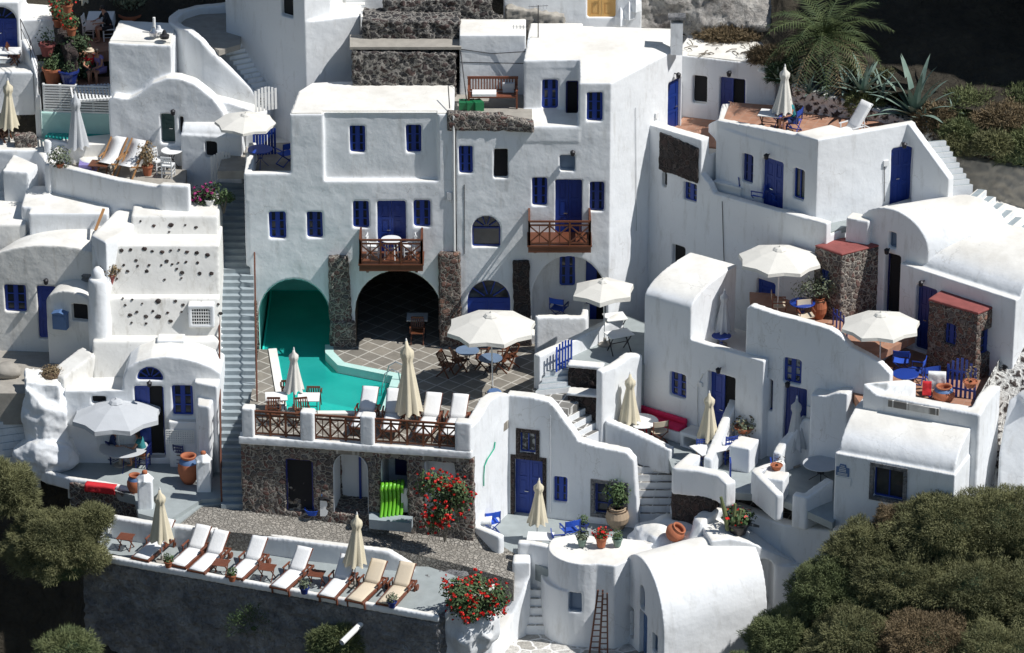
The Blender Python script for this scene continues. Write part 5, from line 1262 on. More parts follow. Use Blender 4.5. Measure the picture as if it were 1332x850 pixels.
# ================================================================== cobbled path and sun deck
ZP = -2.7
sheet('cobbled_path', [G(215, 672, ZP), G(255, 650, ZP), G(300, 664, ZP), G(480, 672, ZP), G(620, 690, ZP-.3), G(672, 722, ZP-.85), G(668, 755, ZP-1.0), G(600, 735, ZP-.6), G(500, 712, ZP), G(350, 697, ZP), G(220, 685, ZP)], 'cobble', .8)
sheet('kerb_steps', [G(480, 666, ZP+.3), G(537, 672, ZP+.3), G(534, 681, ZP+.3), G(480, 676, ZP+.3)], 'grey_step', .35)
dk = dict(a=G(106, 716, -3.2), b=G(572, 801, -3.2))
wallthing('deck_back_wall', [(parapet, [G(148, 668, ZP+.1), G(190, 675, ZP+.1), G(274, 685, ZP+.1), G(288, 685, ZP-.05), G(400, 700, ZP+.02), G(508, 713, ZP), G(541, 733, ZP-.5)], .28, -4.5, -1)], 'long low white wall between the cobbled path and the sunbed deck')
sheet('sunbed_deck_floor', [G(106, 716, -3.4)+Vector((.1, .1, 0)), G(572, 801, -3.4)+Vector((-.1, .1, 0)), G(605, 785, -3.4), G(600, 752, -3.4), G(545, 733, -3.4), G(500, 730, -3.4), G(275, 708, -3.4), G(140, 690, -3.4)], 'grey_floor', .5)
wallthing('deck_kerb', [(parapet, [G(140, 676, -3.1), G(103, 713, -3.15), G(106, 718, -3.15), G(573, 802, -3.15), G(566, 792, -3.15)], .22, -3.42)], 'long white kerb along the front of the sunbed deck')
FD = Fac(xy(G(107, 719, -3.2)), xy(G(570, 803, -3.2)))
b = new(); FD.bx(b, -.05, FD.L, -.02, -1.0, -19, -3.45); prism(b, [xy(FD.w(FD.L-.6, -.03, 0)), xy(FD.w(FD.L-.02, -.02, 0)), (FD.B.x+1.0, FD.B.y+3.8), (FD.B.x-.5, FD.B.y+4)], -19, -3.45)
prism(b, [xy(FD.w(-.04, -.1, 0)), xy(FD.w(.6, -.1, 0)), xy(G(160, 672, -3.2)), xy(G(139, 677, -3.2))], -19, -3.45)
thing_mesh('deck_retaining_wall', organic([b], (), .065, 1, .22, TEXS), 'stucco_dark', 'tall dark grey rough rendered retaining wall under the sunbed deck', 'wall', smooth=True)
b = new(); pp_ = V(470, 812, FD.w(FD.sz(470, 812)[0], 0, 0).y); n3 = Vector((FD.n.x, FD.n.y, 0)); a_ = pp_; e_ = pp_+n3*.9+Vector((-.3, 0, -.25))
tube(b, [a_-n3*.2, e_], .1, 14, False); tube(b, [a_-n3*.2, e_], .075, 14, False); thing_mesh('drain_pipe', b, 'white_paint', 'white drain pipe sticking out of the dark retaining wall', 'pipe')
# planter for the geranium bush at the corner
wallthing('planter_wall', [(prism, [xy(G(578, 800, -3.4)), xy(G(640, 792, -3.4)), xy(G(645, 760, -3.4)), xy(G(600, 770, -3.4))], -9, -3.35), (ellipsoid, G(612, 820, -4.2), (1.0, .8, 1.0), 18, 12, .4)], 'whitewashed rocky planter under the right geranium bush')
# right edge: white and black cobbled slope, kerb wall
sheet('white_cobbled_slope', [G(1332, 440, 3.1), G(1400, 440, 3.3), G(1400, 600, .2), G(1330, 640, -.9), G(1232, 650, -1.4), G(1247, 600, .65), G(1259, 560, 1.4), G(1276, 510, 2.2), G(1303, 462, 2.6)], 'stone_white', 2)
pw('kerb_wall', 0, -3, [1298, 640, 1300, 588, 1312, 520, 1322, 512, 1340, 500], .9, 'pale rounded kerb wall at the right edge beside the black and white cobbles', side=-1, zs=[-.5, .7, 2.1, 2.3, 2.6])
# steps top right and retaining walls
stairset('staircase', 'grey_step', 'white steps descending past the sun terrace at the right', [(G(1210, 184, 8.1), G(1247, 248, 6.5), Wv(.45, .1), Wv(.5, .1), 9)], 3)
stairset('staircase', 'grey_step', 'broad white steps with grey treads at the right edge', [(G(1262, 254, 6.45), G(1345, 318, 4.9), Wv(.3, .55), Wv(.35, .6), 7)], 2)
sheet('white_shoulder', [G(1200, 262, 6.1), G(1252, 272, 5.9), G(1290, 300, 5.0), G(1335, 345, 3.9), G(1400, 345, 3.9), G(1400, 305, 4.8), G(1300, 255, 5.7), G(1200, 250, 6.1)], 'roof', 2)
stonewall(1030, 110, 1214, 168, .7, -1.0, 6, 'whitewashed lava stone wall behind the sun terrace, under the agaves', .9, 'stone_white')
stonewall(1212, 172, 1345, 205, -.9, -1.7, 4, 'rough stone topped bank wall right of the agaves', .8, 'stone')
stonewall(1216, 200, 1400, 232, -1.3, -2.3, 3, 'grey rendered retaining wall behind the steps at the right edge', .9, 'concrete')
# bank of earth behind these walls
bm = new(); gx = 26; gy = 12; g = []
for j in range(gy+1):
    row = []
    for i in range(gx+1):
        x = 3.5+i*1.05; t = j/gy; y0 = 5.1 if x < 9.6 else 1.0-(max(0, x-9.9))*.30; y = y0+t*7; z = (9.25 if x < 12 else 9.25-(x-12)*.16)+t*3.2+.4*noise.noise(Vector((x*.6, y*.6, 2)))
        row.append(bm.verts.new((x, y, z)))
    g.append(row)
for j in range(gy):
    for i in range(gx): bm.faces.new((g[j][i], g[j][i+1], g[j+1][i+1], g[j+1][i]))
structure('planted_bank', bm, 'ground', True)
# cliff at the top right: back face with caves, and an unseen spur added to cast shade on it
def cliff(name, pts, z0, z1, lean, label, seed=0):
    bm = new(); nz = 26; rows = []; P = [Vector(p) for p in pts]; Q = []
    for a, b_ in zip(P, P[1:]):
        m = max(2, int((b_-a).length/1.1)); Q += [a.lerp(b_, k/m) for k in range(m)]
    Q.append(P[-1])
    for j in range(nz+1):
        t = j/nz; row = []
        for i, q_ in enumerate(Q):
            z = z0+(z1-z0)*t; p = Vector((q_.x, q_.y, z)); n_ = noise.fractal(p*.17+Vector((seed, 0, 0)), 1.0, 2.0, 5)*2.4
            cave = 0
            for (cx, cz, rx, rz_, dd) in CAVES:
                r2 = ((q_.x-cx)/rx)**2+((z-cz)/rz_)**2
                if r2 < 1: cave = max(cave, dd*math.sqrt(1-r2))
            row.append(bm.verts.new((q_.x+n_*.3, q_.y+lean*t*8+n_+cave, z)))
        rows.append(row)
    for r0, r1 in zip(rows, rows[1:]):
        for i in range(len(Q)-1): bm.faces.new((r0[i], r0[i+1], r1[i+1], r1[i]))
    o = structure(name, bm, 'cliff', True); o['label'] = label
CAVES = [(17, 12.5, 2.8, 2.2, 3.5), (14.2, 14.5, 1.2, 1.4, 1.5)]
cliff('cliff', [(8.5, 7.5), (12, 7), (16, 5.5), (20, 4), (24, 3.0)], 8, 34, -.05, 'dark cliff')
CAVES = []
bm = new()
prism(bm, [(20.0, .4), (24, -1.2), (34, -2.5), (44, 4), (44, 30), (22, 30), (20.0, 8)], 2, 25)
bm2 = organic([bm], (), .6, 2, 1.2, None); structure('cliff_spur', bm2, 'cliff', True)  # mass added out of view at the right, sized to shade the slope
# ================================================================== far top left
H = House('white_house', (V(20, 70, 6).x, 6, 8), 'white house with a big arched blue double door in the top left corner', 'house')
F17 = Fac((V(-60, 60, 6.2).x, 6.2), (V(76, 60, 6.2).x, 6.2))
H.solid(lambda b: F17.bx(b, 0, F17.sz(28, 40)[0], .4, -3, 5, F17.sz(28, -2)[1])); H.solid(lambda b: F17.bx(b, 0, F17.L+.1, 0, -3, 5, F17.sz(28, 26)[1]))
f17 = Fac(F17.A+F17.n*.4, F17.B+F17.n*.4); H.win(f17, -18, 10, 22, 76, 'door', arch=True, dep=.35); H.finish()
wallthing('bright_wall', [(prism, [(V(-10, 0, 9).x, 9.5), (V(90, 0, 9).x, 9.5), (V(90, 0, 9).x, 12), (V(-10, 0, 9).x, 12)], 6, 16)], 'sunlit blank white wall at the top left edge', 'wall')
sheet('upper_left_floor', Gs(8.0, -40, 76, 40, 70, 66, 78, 52, 96, -40, 96), 'grey_floor', .5)
wallthing('terrace_wall', [(prism, [xy(G(-40, 97, 8.05)), xy(G(43, 97, 8.05)), xy(G(43, 85, 8.05)), xy(G(-40, 85, 8.05))], 4, 8.15)], 'plain shaded white wall under the blue arched door')
pw('stair_parapet', 0, 4, [27, 50, 40, 75, 52, 110, 54, 150], .25, 'slanting white parapet with thin railing beside the arched blue door', zs=[9.0, 8.6, 7.9, 6.6], side=1)
sheet('lower_left_floor', Gs(5.7, -40, 165, 50, 160, 55, 196, -40, 196), 'grey_floor', .3)
wallthing('terrace_wall', [(prism, [xy(G(-40, 197, 5.75)), xy(G(47, 197, 5.75)), xy(G(60, 214, 5.75)), xy(G(62, 180, 5.75)), xy(G(-40, 180, 5.75))], .5, 5.8)], 'tall shaded white wall below the cream closed umbrella at the left edge')
wallthing('shaded_block', [(prism, [xy(V(3, 222, 1.2)), xy(V(36, 222, 1.0)), xy(V(50, 222, 1.8)), (V(10, 222, 1).x, 2.8)], 0, zv(222, 1.2))], 'narrow white block with a sunlit top in the shade at the left edge', 'house')
stonewall(18, 177, 46, 178, 2.9, 2.9, 5.6, 'short grey stone wall beside the cream umbrella at the left edge', .5, 'stone')
# little plunge pool, pergola
sheet('plunge_pool_water', Gs(6.0, 58, 178, 92, 182, 150, 175, 142, 166, 70, 166), 'water', .3)
sheet('plunge_pool_edge', Gs(6.05, 84, 187, 95, 190, 190, 186, 150, 174, 92, 180), 'roof', .9)
pw('pool_kerb', 0, 4.5, [56, 182, 62, 179, 92, 184], .22, 'low white kerb of the small plunge pool', side=-1, zs=[6.3, 6.2, 6.1])
b = new(); f = Fac(xy(V(52, 150, 3.9)), xy(V(146, 150, 3.7))); f.bx(b, 0, f.L, 0, -.3, 4.5, zv(146, 3.9)); thing_mesh('pool_back_wall', organic([b], (), .06, 2, .03), 'aqua_wall', 'pale aqua wall behind the small plunge pool', 'wall', smooth=True)
b = new(); f = Fac(xy(V(57, 130, 3.95)), xy(V(142, 130, 3.75))); z0 = zv(147, 3.9); z1 = zv(110, 3.9)
n = 11
for i in range(n): zz = z0+(z1-z0)*i/n; f.bx(b, 0, f.L, .02, -.03, zz+.02, zz+(z1-z0)/n-.02)
for i in range(5): q_ = f.L*i/4; f.bx(b, q_-.04, q_+.04, -.03, -.1, z0, z1)
thing_mesh('slatted_fence', b, 'white_paint', 'white horizontal slat fence behind the small plunge pool', 'fence')
H = empty('pergola', G(130, 118, 7.5), 'white slatted pergola shading the small plunge pool', 'pergola')
pz = 7.75; b = new(); pA = G(92, 112, pz); pB = G(158, 108, pz); dd = (pB-pA)
for i in range(16): p_ = pA+dd*i/15; bar(b, p_, p_+Vector((.25, -1.5, 0)), .06, .03)
link_mesh('slats', b, 'white_paint', H)
for k in (0.05, .95):
    b = new(); bar(b, pA+Vector((.25*k, -1.5*k, -.04)), pB+Vector((.25*k, -1.5*k, -.04)), .08); link_mesh('beam', b, 'white_paint', H)
for p_ in (pA, pB):
    b = new(); bar(b, p_, Vector((p_.x, p_.y, 5.8)), .07); link_mesh('post', b, 'white_paint', H)
# round steps on the deckchair terrace
wallthing('round_steps', [(lathe, [(.62, 0), (.62, .3)], G(125, 214, ZL), 24), (lathe, [(.42, 0), (.42, .58)], G(125, 206, ZL), 24)], 'two round white steps up to the small plunge pool', 'stairs')
# restaurant terrace at the top left
sheet('restaurant_terrace_tiles', Gs(8.6, 75, 30, 80, 72, 146, 66, 146, 58, 220, 28, 240, -30, 75, -30), 'terra_tile', .4)
stonewall(66, 24, 86, 66, 6.6, 4.3, 5, 'dark stone wall under the geranium pots of the restaurant terrace', .4, 'stone_dark')
sheet('side_path_floor', Gs(6.6, 50, 78, 78, 78, 145, 110, 145, 95, 140, 78, 80, 70), 'terra_tile', .4)
# ================================================================== furniture prototypes (built once, then copied)
def parasol_open(r, h, mat, sides=8, pole='white_paint', val=.14, drop=None):
    e = empty('parasol', (0, 0, 0)); drop = drop or r*.30; b = new()
    top = b.verts.new((0, 0, h)); inner = []; outer = []; va = []
    for k in range(sides):
        a = 2*PI*k/sides+.2
        inner.append(b.verts.new((r*.5*math.cos(a), r*.5*math.sin(a), h-drop*.40)))
        outer.append(b.verts.new((r*math.cos(a), r*math.sin(a), h-drop)))
        va.append(b.verts.new((r*1.01*math.cos(a), r*1.01*math.sin(a), h-drop-val)))
    mids = []; vm = []
    for k in range(sides):
        a = 2*PI*(k+.5)/sides+.2; c = math.cos(PI/sides)
        mids.append(b.verts.new((r*.955*c*math.cos(a), r*.955*c*math.sin(a), h-drop*.93)))
        vm.append(b.verts.new((r*.97*c*math.cos(a), r*.97*c*math.sin(a), h-drop-val*.72)))
    for k in range(sides):
        j = (k+1) % sides
        b.faces.new((top, inner[k], inner[j])); b.faces.new((inner[k], outer[k], mids[k])); b.faces.new((inner[k], mids[k], inner[j])); b.faces.new((inner[j], mids[k], outer[j]))
        b.faces.new((outer[k], va[k], vm[k], mids[k])); b.faces.new((mids[k], vm[k], va[j], outer[j]))
    o = link_mesh('canopy', b, mat, e); m = o.modifiers.new('cloth_thickness', 'SOLIDIFY'); m.thickness = .012
    b = new(); lathe(b, [(r*.17, h-drop*.10), (r*.12, h+.03), (.04, h+.07), (.02, h+.13)], n=sides); link_mesh('vent_cap', b, mat, e)
    b = new(); tube(b, [(0, 0, 0), (0, 0, h)], .024, 8); link_mesh('pole', b, pole, e)
    b = new(); lathe(b, [(.24, 0), (.24, .06), (.07, .09), (.05, .28)], n=14); link_mesh('base', b, 'concrete', e)
    for k in range(sides):
        a = 2*PI*k/sides+.2; b = new(); bar(b, (0, 0, h-.08), (r*.97*math.cos(a), r*.97*math.sin(a), h-drop-.02), .022); link_mesh('rib', b, pole, e)
    return e
def parasol_closed(h, ch, r, mat, pole='white_paint', band=None):
    """h top height, ch canopy length"""
    e = empty('closed_parasol', (0, 0, 0)); b = new(); n = 32; rings = []
    for i in range(15):
        t = i/14; z = h-ch*t
        rr = r*(.10+.62*t**.8) if t < .18 else r*(.30+.70*((t-.18)/.82)**1.1)
        if .14 < t < .24: rr = r*(.52-.0*t)
        row = []
        for k in range(n):
            a = 2*PI*k/n; fl = 1+(.22*t+.04)*math.cos(8*a+t*.9)+.05*math.sin(3*a+t*5)
            row.append(b.verts.new((rr*fl*math.cos(a), rr*fl*math.sin(a), z-.05*t*math.cos(8*a))))
        rings.append(row)
    for q, w_ in zip(rings, rings[1:]):
        for k in range(n): b.faces.new((q[k], w_[k], w_[(k+1) % n], q[(k+1) % n]))
    b.faces.new(rings[0]); link_mesh('canopy', b, mat, e, smooth=True)
    b = new(); lathe(b, [(.03, h-.03), (.03, h+.04), (.012, h+.10)], n=8); link_mesh('finial', b, pole, e)
    b = new(); tube(b, [(0, 0, 0), (0, 0, h-.1)], .022, 8); link_mesh('pole', b, pole, e)
    b = new(); lathe(b, [(.22, 0), (.22, .06), (.06, .08), (.045, .25)], n=14); link_mesh('base', b, 'concrete', e)
    return e
def lounger(cloth, wood='wood_red', wheels=True, back=.62):
    """head towards +Y, foot at -Y, origin on the floor at the middle"""
    e = empty('sun_lounger', (0, 0, 0)); w2 = .31; z = .30; yh = .30
    for s in (-1, 1):
        b = new(); bar(b, (s*w2, -1.0, z), (s*w2, 1.0, z), .05, .09); link_mesh('side_rail', b, wood, e)
    for y in (-.98, 0, .98): b = new(); bar(b, (-w2, y, z), (w2, y, z), .05, .05); link_mesh('cross_bar', b, wood, e)
    for sx, sy in ((-1, -1), (1, -1), (-1, 1), (1, 1)):
        b = new(); bar(b, (sx*w2, sy*.8, 0), (sx*w2, sy*.85, z), .05, .07); link_mesh('leg', b, wood, e)
    if wheels:
        for s in (-1, 1):
            b = new(); tube(b, [(s*(w2+.03), .93, .11), (s*(w2+.07), .93, .11)], .11, 14); link_mesh('wheel', b, wood, e)
    for s in (-1, 1):
        b = new(); bar(b, (s*(w2+.05), .05, z+.22), (s*(w2+.05), .55, z+.22), .06, .03); bar(b, (s*(w2+.05), .12, z), (s*(w2+.05), .12, z+.22), .035); bar(b, (s*(w2+.05), .48, z), (s*(w2+.05), .48, z+.22), .035); link_mesh('armrest', b, wood, e)
    top = Vector((0, yh+math.cos(R(42))*.92, z+math.sin(R(42))*.92*back/.62)); d = top-Vector((0, yh, z))
    b = new()
    for s in (-1, 1): bar(b, (s*.27, yh, z+.03), (s*.27, top.y, top.z), .04, .05)
    bar(b, (-.30, top.y, top.z), (.30, top.y, top.z), .06, .06); bar(b, (-.2, .75, z), (-.2, top.y-.3, top.z-.3), .03); bar(b, (.2, .75, z), (.2, top.y-.3, top.z-.3), .03)
    link_mesh('back_frame', b, wood, e)
    def cushion(p, q, th):
        b = new(); p = Vector(p); q = Vector(q); n_ = 6; dd = (q-p); up = Vector((0, -dd.z, dd.y)).normalized(); rows = []
        for i in range(n_+1):
            c = p+dd*i/n_; row = []
            for (x, t) in ((-.27, 0), (-.28, th*.6), (-.2, th), (0, th*1.06), (.2, th), (.28, th*.6), (.27, 0)):
                sag = .006*math.sin(i*2.2+x*9); row.append(b.verts.new(c+Vector((x, 0, 0))+up*(t+sag)))
            rows.append(row)
        for a_, b_ in zip(rows, rows[1:]):
            for k in range(7): b.faces.new((a_[k], a_[(k+1) % 7], b_[(k+1) % 7], b_[k]))
        b.faces.new(rows[0][::-1]); b.faces.new(rows[-1]); return b
    link_mesh('seat_cushion', cushion((0, -.98, z+.04), (0, yh, z+.04), .06), cloth, e, smooth=True)
    link_mesh('back_cushion', cushion((0, yh+.02, z+.06), top+Vector((0, .0, .03)), .055), cloth, e, smooth=True)
    return e
def folding_chair(wood='wood', arms=True, seatmat=None):
    """faces -Y"""
    e = empty('folding_chair', (0, 0, 0))
    for s in (-1, 1):
        b = new(); bar(b, (s*.22, -.24, 0), (s*.22, .24, .90), .03, .045); link_mesh('back_leg', b, wood, e)
        b = new(); bar(b, (s*.20, .26, 0), (s*.20, -.22, .46), .03, .045); link_mesh('front_leg', b, wood, e)
        if arms: b = new(); bar(b, (s*.25, -.2, .64), (s*.25, .14, .66), .05, .025); bar(b, (s*.25, -.18, .45), (s*.25, -.18, .64), .03); link_mesh('armrest', b, wood, e)
    b = new()
    for i in range(5): bar(b, (-.21, -.22+i*.095, .45), (.21, -.22+i*.095, .45), .075, .018)
    link_mesh('seat', b, seatmat or wood, e); b = new()
    for i in range(5): bar(b, (-.16+i*.08, .10, .52), (-.16+i*.08, .235, .87), .045, .015)
    bar(b, (-.22, .235, .88), (.22, .235, .88), .03, .07); bar(b, (-.22, .10, .54), (.22, .10, .54), .03, .04); link_mesh('backrest', b, wood, e); return e
def director_chair(frame, cloth):
    e = empty('director_chair', (0, 0, 0))
    for s in (-1, 1):
        b = new(); bar(b, (s*.27, -.24, .02), (s*.27, .24, .02), .03); link_mesh('foot_rail', b, frame, e)
        b = new(); bar(b, (s*.27, -.24, .62), (s*.27, .24, .62), .05, .03); link_mesh('armrest', b, frame, e)
        b = new(); bar(b, (s*.27, .22, .42), (s*.27, .26, .90), .03); link_mesh('back_post', b, frame, e)
        for y in (-.22, .22):
            b = new(); bar(b, (s*.27, y, .02), (-s*.25, y, .44), .025); bar(b, (s*.27, y, .44), (s*.27, y, .62), .025); link_mesh('leg', b, frame, e)
    b = new(); rows = []
    for i in range(7):
        x = -.26+.52*i/6; z = .45-.04*math.sin(PI*i/6); rows.append((b.verts.new((x, -.23, z)), b.verts.new((x, .2, z))))
    for a, c in zip(rows, rows[1:]): b.faces.new((a[0], c[0], c[1], a[1]))
    o = link_mesh('seat', b, cloth, e); o.modifiers.new('cloth_thickness', 'SOLIDIFY').thickness = .01
    b = new(); rows = []
    for i in range(7):
        x = -.28+.56*i/6; y = .24+.03*math.sin(PI*i/6); rows.append((b.verts.new((x, y, .68)), b.verts.new((x, y+.03, .90))))
    for a, c in zip(rows, rows[1:]): b.faces.new((a[0], c[0], c[1], a[1]))
    o = link_mesh('backrest', b, cloth, e); o.modifiers.new('cloth_thickness', 'SOLIDIFY').thickness = .012; return e
def rush_chair(paint='blue', seat='wood_light', h=.95):
    e = empty('dining_chair', (0, 0, 0))
    for s in (-1, 1):
        b = new(); bar(b, (s*.19, -.19, 0), (s*.19, -.19, .46), .04); link_mesh('leg', b, paint, e)
        b = new(); bar(b, (s*.18, .2, 0), (s*.18, .2, .46), .04); bar(b, (s*.18, .2, .46), (s*.18, .26, h), .035); link_mesh('leg', b, paint, e)
    b = new(); box(b, (0, 0, .46), (.42, .42, .04)); link_mesh('seat', b, seat, e); b = new()
    for z in (.58, .70, .82, h-.05): bar(b, (-.18, .2+.06*(z-.46)/.5, z), (.18, .2+.06*(z-.46)/.5, z), .03, .045)
    for x in (-.08, 0, .08): bar(b, (x, .22, .58), (x, .25, h-.05), .02)
    link_mesh('backrest', b, paint, e); b = new()
    for z in (.15, .28):
        for s in (-1, 1): bar(b, (s*.19, -.19, z), (s*.18, .2, z), .02)
        bar(b, (-.19, -.19, z), (.19, -.19, z), .02); bar(b, (-.18, .2, z), (.18, .2, z), .02)
    link_mesh('stretcher', b, paint, e); return e
def round_table(r, h, top, leg, style='iron', cloth=None):
    e = empty('round_table', (0, 0, 0)); b = new(); lathe(b, [(r*.97, h-.03), (r, h-.015), (r, h), (r*.985, h+.008)], n=28); link_mesh('table_top', b, top, e)
    for k in range(3 if style == 'iron' else 4):
        a = 2*PI*k/(3 if style == 'iron' else 4)+.5; c, s = math.cos(a), math.sin(a); b = new()
        if style == 'iron': tube(b, [(c*r*.55, s*r*.55, h-.03), (c*r*.18, s*r*.18, h*.62), (c*r*.15, s*r*.15, h*.4), (c*r*.7, s*r*.7, 0)], .014, 6)
        else: bar(b, (c*r*.6, s*r*.6, h-.03), (c*r*.75, s*r*.75, 0), .035)
        link_mesh('leg', b, leg, e)
    b = new(); lathe(b, [(r*.2, h*.5), (r*.2, h*.5+.02)], n=12); link_mesh('brace_ring', b, leg, e); return e
def square_table(sx, sy, h, top, leg):
    e = empty('table', (0, 0, 0)); b = new(); box(b, (0, 0, h-.015), (sx, sy, .03)); link_mesh('table_top', b, top, e)
    for s in (-1, 1):
        b = new(); bar(b, (s*sx*.4, -sy*.42, h-.03), (s*sx*.35, sy*.42, 0), .028); link_mesh('leg', b, leg, e)
        b = new(); bar(b, (s*sx*.35, sy*.42, h-.03), (s*sx*.4, -sy*.42, 0), .028); link_mesh('leg', b, leg, e)
    b = new(); bar(b, (-sx*.38, 0, h*.5), (sx*.38, 0, h*.5), .025); link_mesh('stretcher', b, leg, e); return e
def slat_table():
    e = empty('side_table', (0, 0, 0)); b = new(); h = .46
    for i in range(6): bar(b, (-.26, -.22+i*.088, h), (.26, -.22+i*.088, h), .074, .018)
    link_mesh('table_top', b, 'wood_red', e)
    for s in (-1, 1):
        b = new(); bar(b, (s*.22, -.22, h-.02), (s*.22, .2, 0), .03); link_mesh('leg', b, 'wood_red', e)
        b = new(); bar(b, (s*.19, .22, h-.02), (s*.19, -.2, 0), .03); link_mesh('leg', b, 'wood_red', e)
    return e
def leaves(bm, c, r, n, size, up=.3, seed=0, flat=.5):
    rnd = random.Random(seed); c = Vector(c)
    for i in range(n):
        d = Vector((rnd.gauss(0, 1), rnd.gauss(0, 1), rnd.gauss(0, 1))).normalized(); k = rnd.random()**.4
        if noise.noise(d*2.3+c) < -.18: k *= .72
        p = c+Vector((d.x*r[0], d.y*r[1], d.z*r[2]))*k
        n_ = (d+Vector((rnd.gauss(0, .5), rnd.gauss(0, .5), rnd.gauss(up, .5)))).normalized(); t = n_.cross(Vector((rnd.gauss(0, 1), rnd.gauss(0, 1), rnd.gauss(0, 1)))).normalized(); s = n_.cross(t)
        a = size*rnd.uniform(.6, 1.3)
        q = [p+t*a, p+s*a*flat, p-t*a, p-s*a*flat]; bm.faces.new([bm.verts.new(x) for x in q])
def pot_mesh(b, r, h, c=(0, 0, 0), urn=False):
    if urn: lathe(b, [(r*.55, 0), (r*.9, h*.3), (r, h*.55), (r*.85, h*.82), (r*.62, h*.93), (r*.75, h), (r*.6, h), (r*.5, h*.9)], c, 20)
    else: lathe(b, [(r*.68, 0), (r*.95, h*.86), (r*1.08, h*.86), (r*1.08, h), (r*.92, h), (r*.88, h*.9)], c, 18)
def pot_plant(loc, r, h, potmat, label, leafmat='leaf', pr=None, n=160, size=.06, flowers=None, nf=40, urn=False, ph=None, cat='potted plant', group=None, stems=False, seed=1):
    loc = Vector(loc); e = empty('potted_plant', loc, label, cat, group)
    b = new(); pot_mesh(b, r, h, loc, urn); link_mesh('pot', b, potmat, e, smooth=False)
    b = new(); lathe(b, [(r*.88, h*.88), (r*.3, h*.9)], loc, 12); link_mesh('soil', b, 'soil', e)
    pr = pr or (r*1.5, r*1.5, r*1.3); ph = ph if ph is not None else h+pr[2]*.7
    b = new(); leaves(b, loc+Vector((0, 0, ph)), pr, n, size, seed=seed); 
    if stems:
        for k in range(6): a = k*1.05; tube(b, [loc+Vector((0, 0, h*.9)), loc+Vector((math.cos(a)*pr[0]*.5, math.sin(a)*pr[1]*.5, ph))], .012, 4)
    link_mesh('foliage', b, leafmat, e)
    if flowers: b = new(); leaves(b, loc+Vector((0, 0, ph+.02)), tuple(x*1.03 for x in pr), nf, size*.9, seed=seed+7, flat=.9); link_mesh('blooms', b, flowers, e)
    return e
# ------------------------------------------------------------------ parasols
GP = 'open parasols'; GC = 'closed parasols'
def up(v): return v
p = parasol_open(1.58, 3.0, 'canvas'); place(p, G(641, 512, 0), .1, 'big white octagonal parasol shading brown chairs on the pool terrace', 'parasol', GP)
p2_ = place(p, G(1011, 413, Z1), .3, 'white open parasol on the terracotta terrace beside the blue table and green shrub', 'parasol', GP, (.92, .92, .86))
place(p, G(1144, 499, Z2), .0, 'bright white open parasol above the curved parapet, right of the dark cabin', 'parasol', GP, (.87, .87, .85))
place(p, G(320, 216, Z0+.1), .5, 'small white open parasol at the head of the long stairs beside a blue fence', 'parasol', GP, (.70, .70, .66))
p = parasol_open(1.15, 2.45, 'canvas', 6, val=.16); place(p, G(787, 449, ZE), .2, 'small white open parasol on the raised terrace behind the blue gate', 'parasol', GP)
p = parasol_open(1.6, 2.5, 'canvas_grey', 8, val=.16); place(p, G(157, 606, ZK), .15, 'pale grey open parasol shading two seated people on the dining terrace', 'parasol', GP)
pc = parasol_closed(3.15, 2.6, .42, 'canvas_cream'); place(pc, G(534, 554, 0), .0, 'tall thick cream closed parasol standing beside the pool corner', 'parasol', GC)
pw_ = parasol_closed(2.5, 1.65, .33, 'canvas')
for u, v, z, lb, s in ((382, 534, 0, 'white closed parasol over the small tables on the left pool edge', .93), (1018, 174, Z4, 'striped looking white closed parasol beside the woman on the sun terrace', 1.0)):
    place(pw_, G(u, v, z), u, lb, 'parasol', GC, s)
pb = parasol_closed(2.75, 1.85, .36, 'canvas_cream', 'white_paint')
for u, v, z, lb, s in ((211, 731, -3.4, 'leftmost beige closed parasol on the sunbed deck', 1.0), (461, 763, -3.4, 'beige closed parasol on the sunbed deck above the shaded white lounger', .98), (698, 706, ZD, 'beige closed parasol in front of the tall blue double door', .87), (819, 577, ZC, 'beige closed parasol over the round white table by the red seat', .95), (921, 597, ZC, 'beige closed parasol over the white table with blue chairs', .93)):
    place(pb, G(u, v, z), u*.7, lb, 'parasol', GC, s)
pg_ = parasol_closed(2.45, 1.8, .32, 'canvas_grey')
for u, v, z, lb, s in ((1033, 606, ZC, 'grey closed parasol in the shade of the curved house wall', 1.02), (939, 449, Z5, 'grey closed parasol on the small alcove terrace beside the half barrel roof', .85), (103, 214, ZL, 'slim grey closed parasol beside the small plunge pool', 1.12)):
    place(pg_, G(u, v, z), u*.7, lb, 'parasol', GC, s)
py_ = parasol_closed(2.5, 1.8, .34, 'canvas_cream')
for u, v, z, lb, s in ((12, 188, 5.7, 'cream closed parasol at the left edge above a stone wall', 1.0), (104, 108, 6.6, 'cream closed parasol in front of the dark green bush near the restaurant', .95), (112, 34, 8.6, 'cream closed parasol at the top edge by the restaurant tables', .9)):
    place(py_, G(u, v, z), u*.7, lb, 'parasol', GC, s)
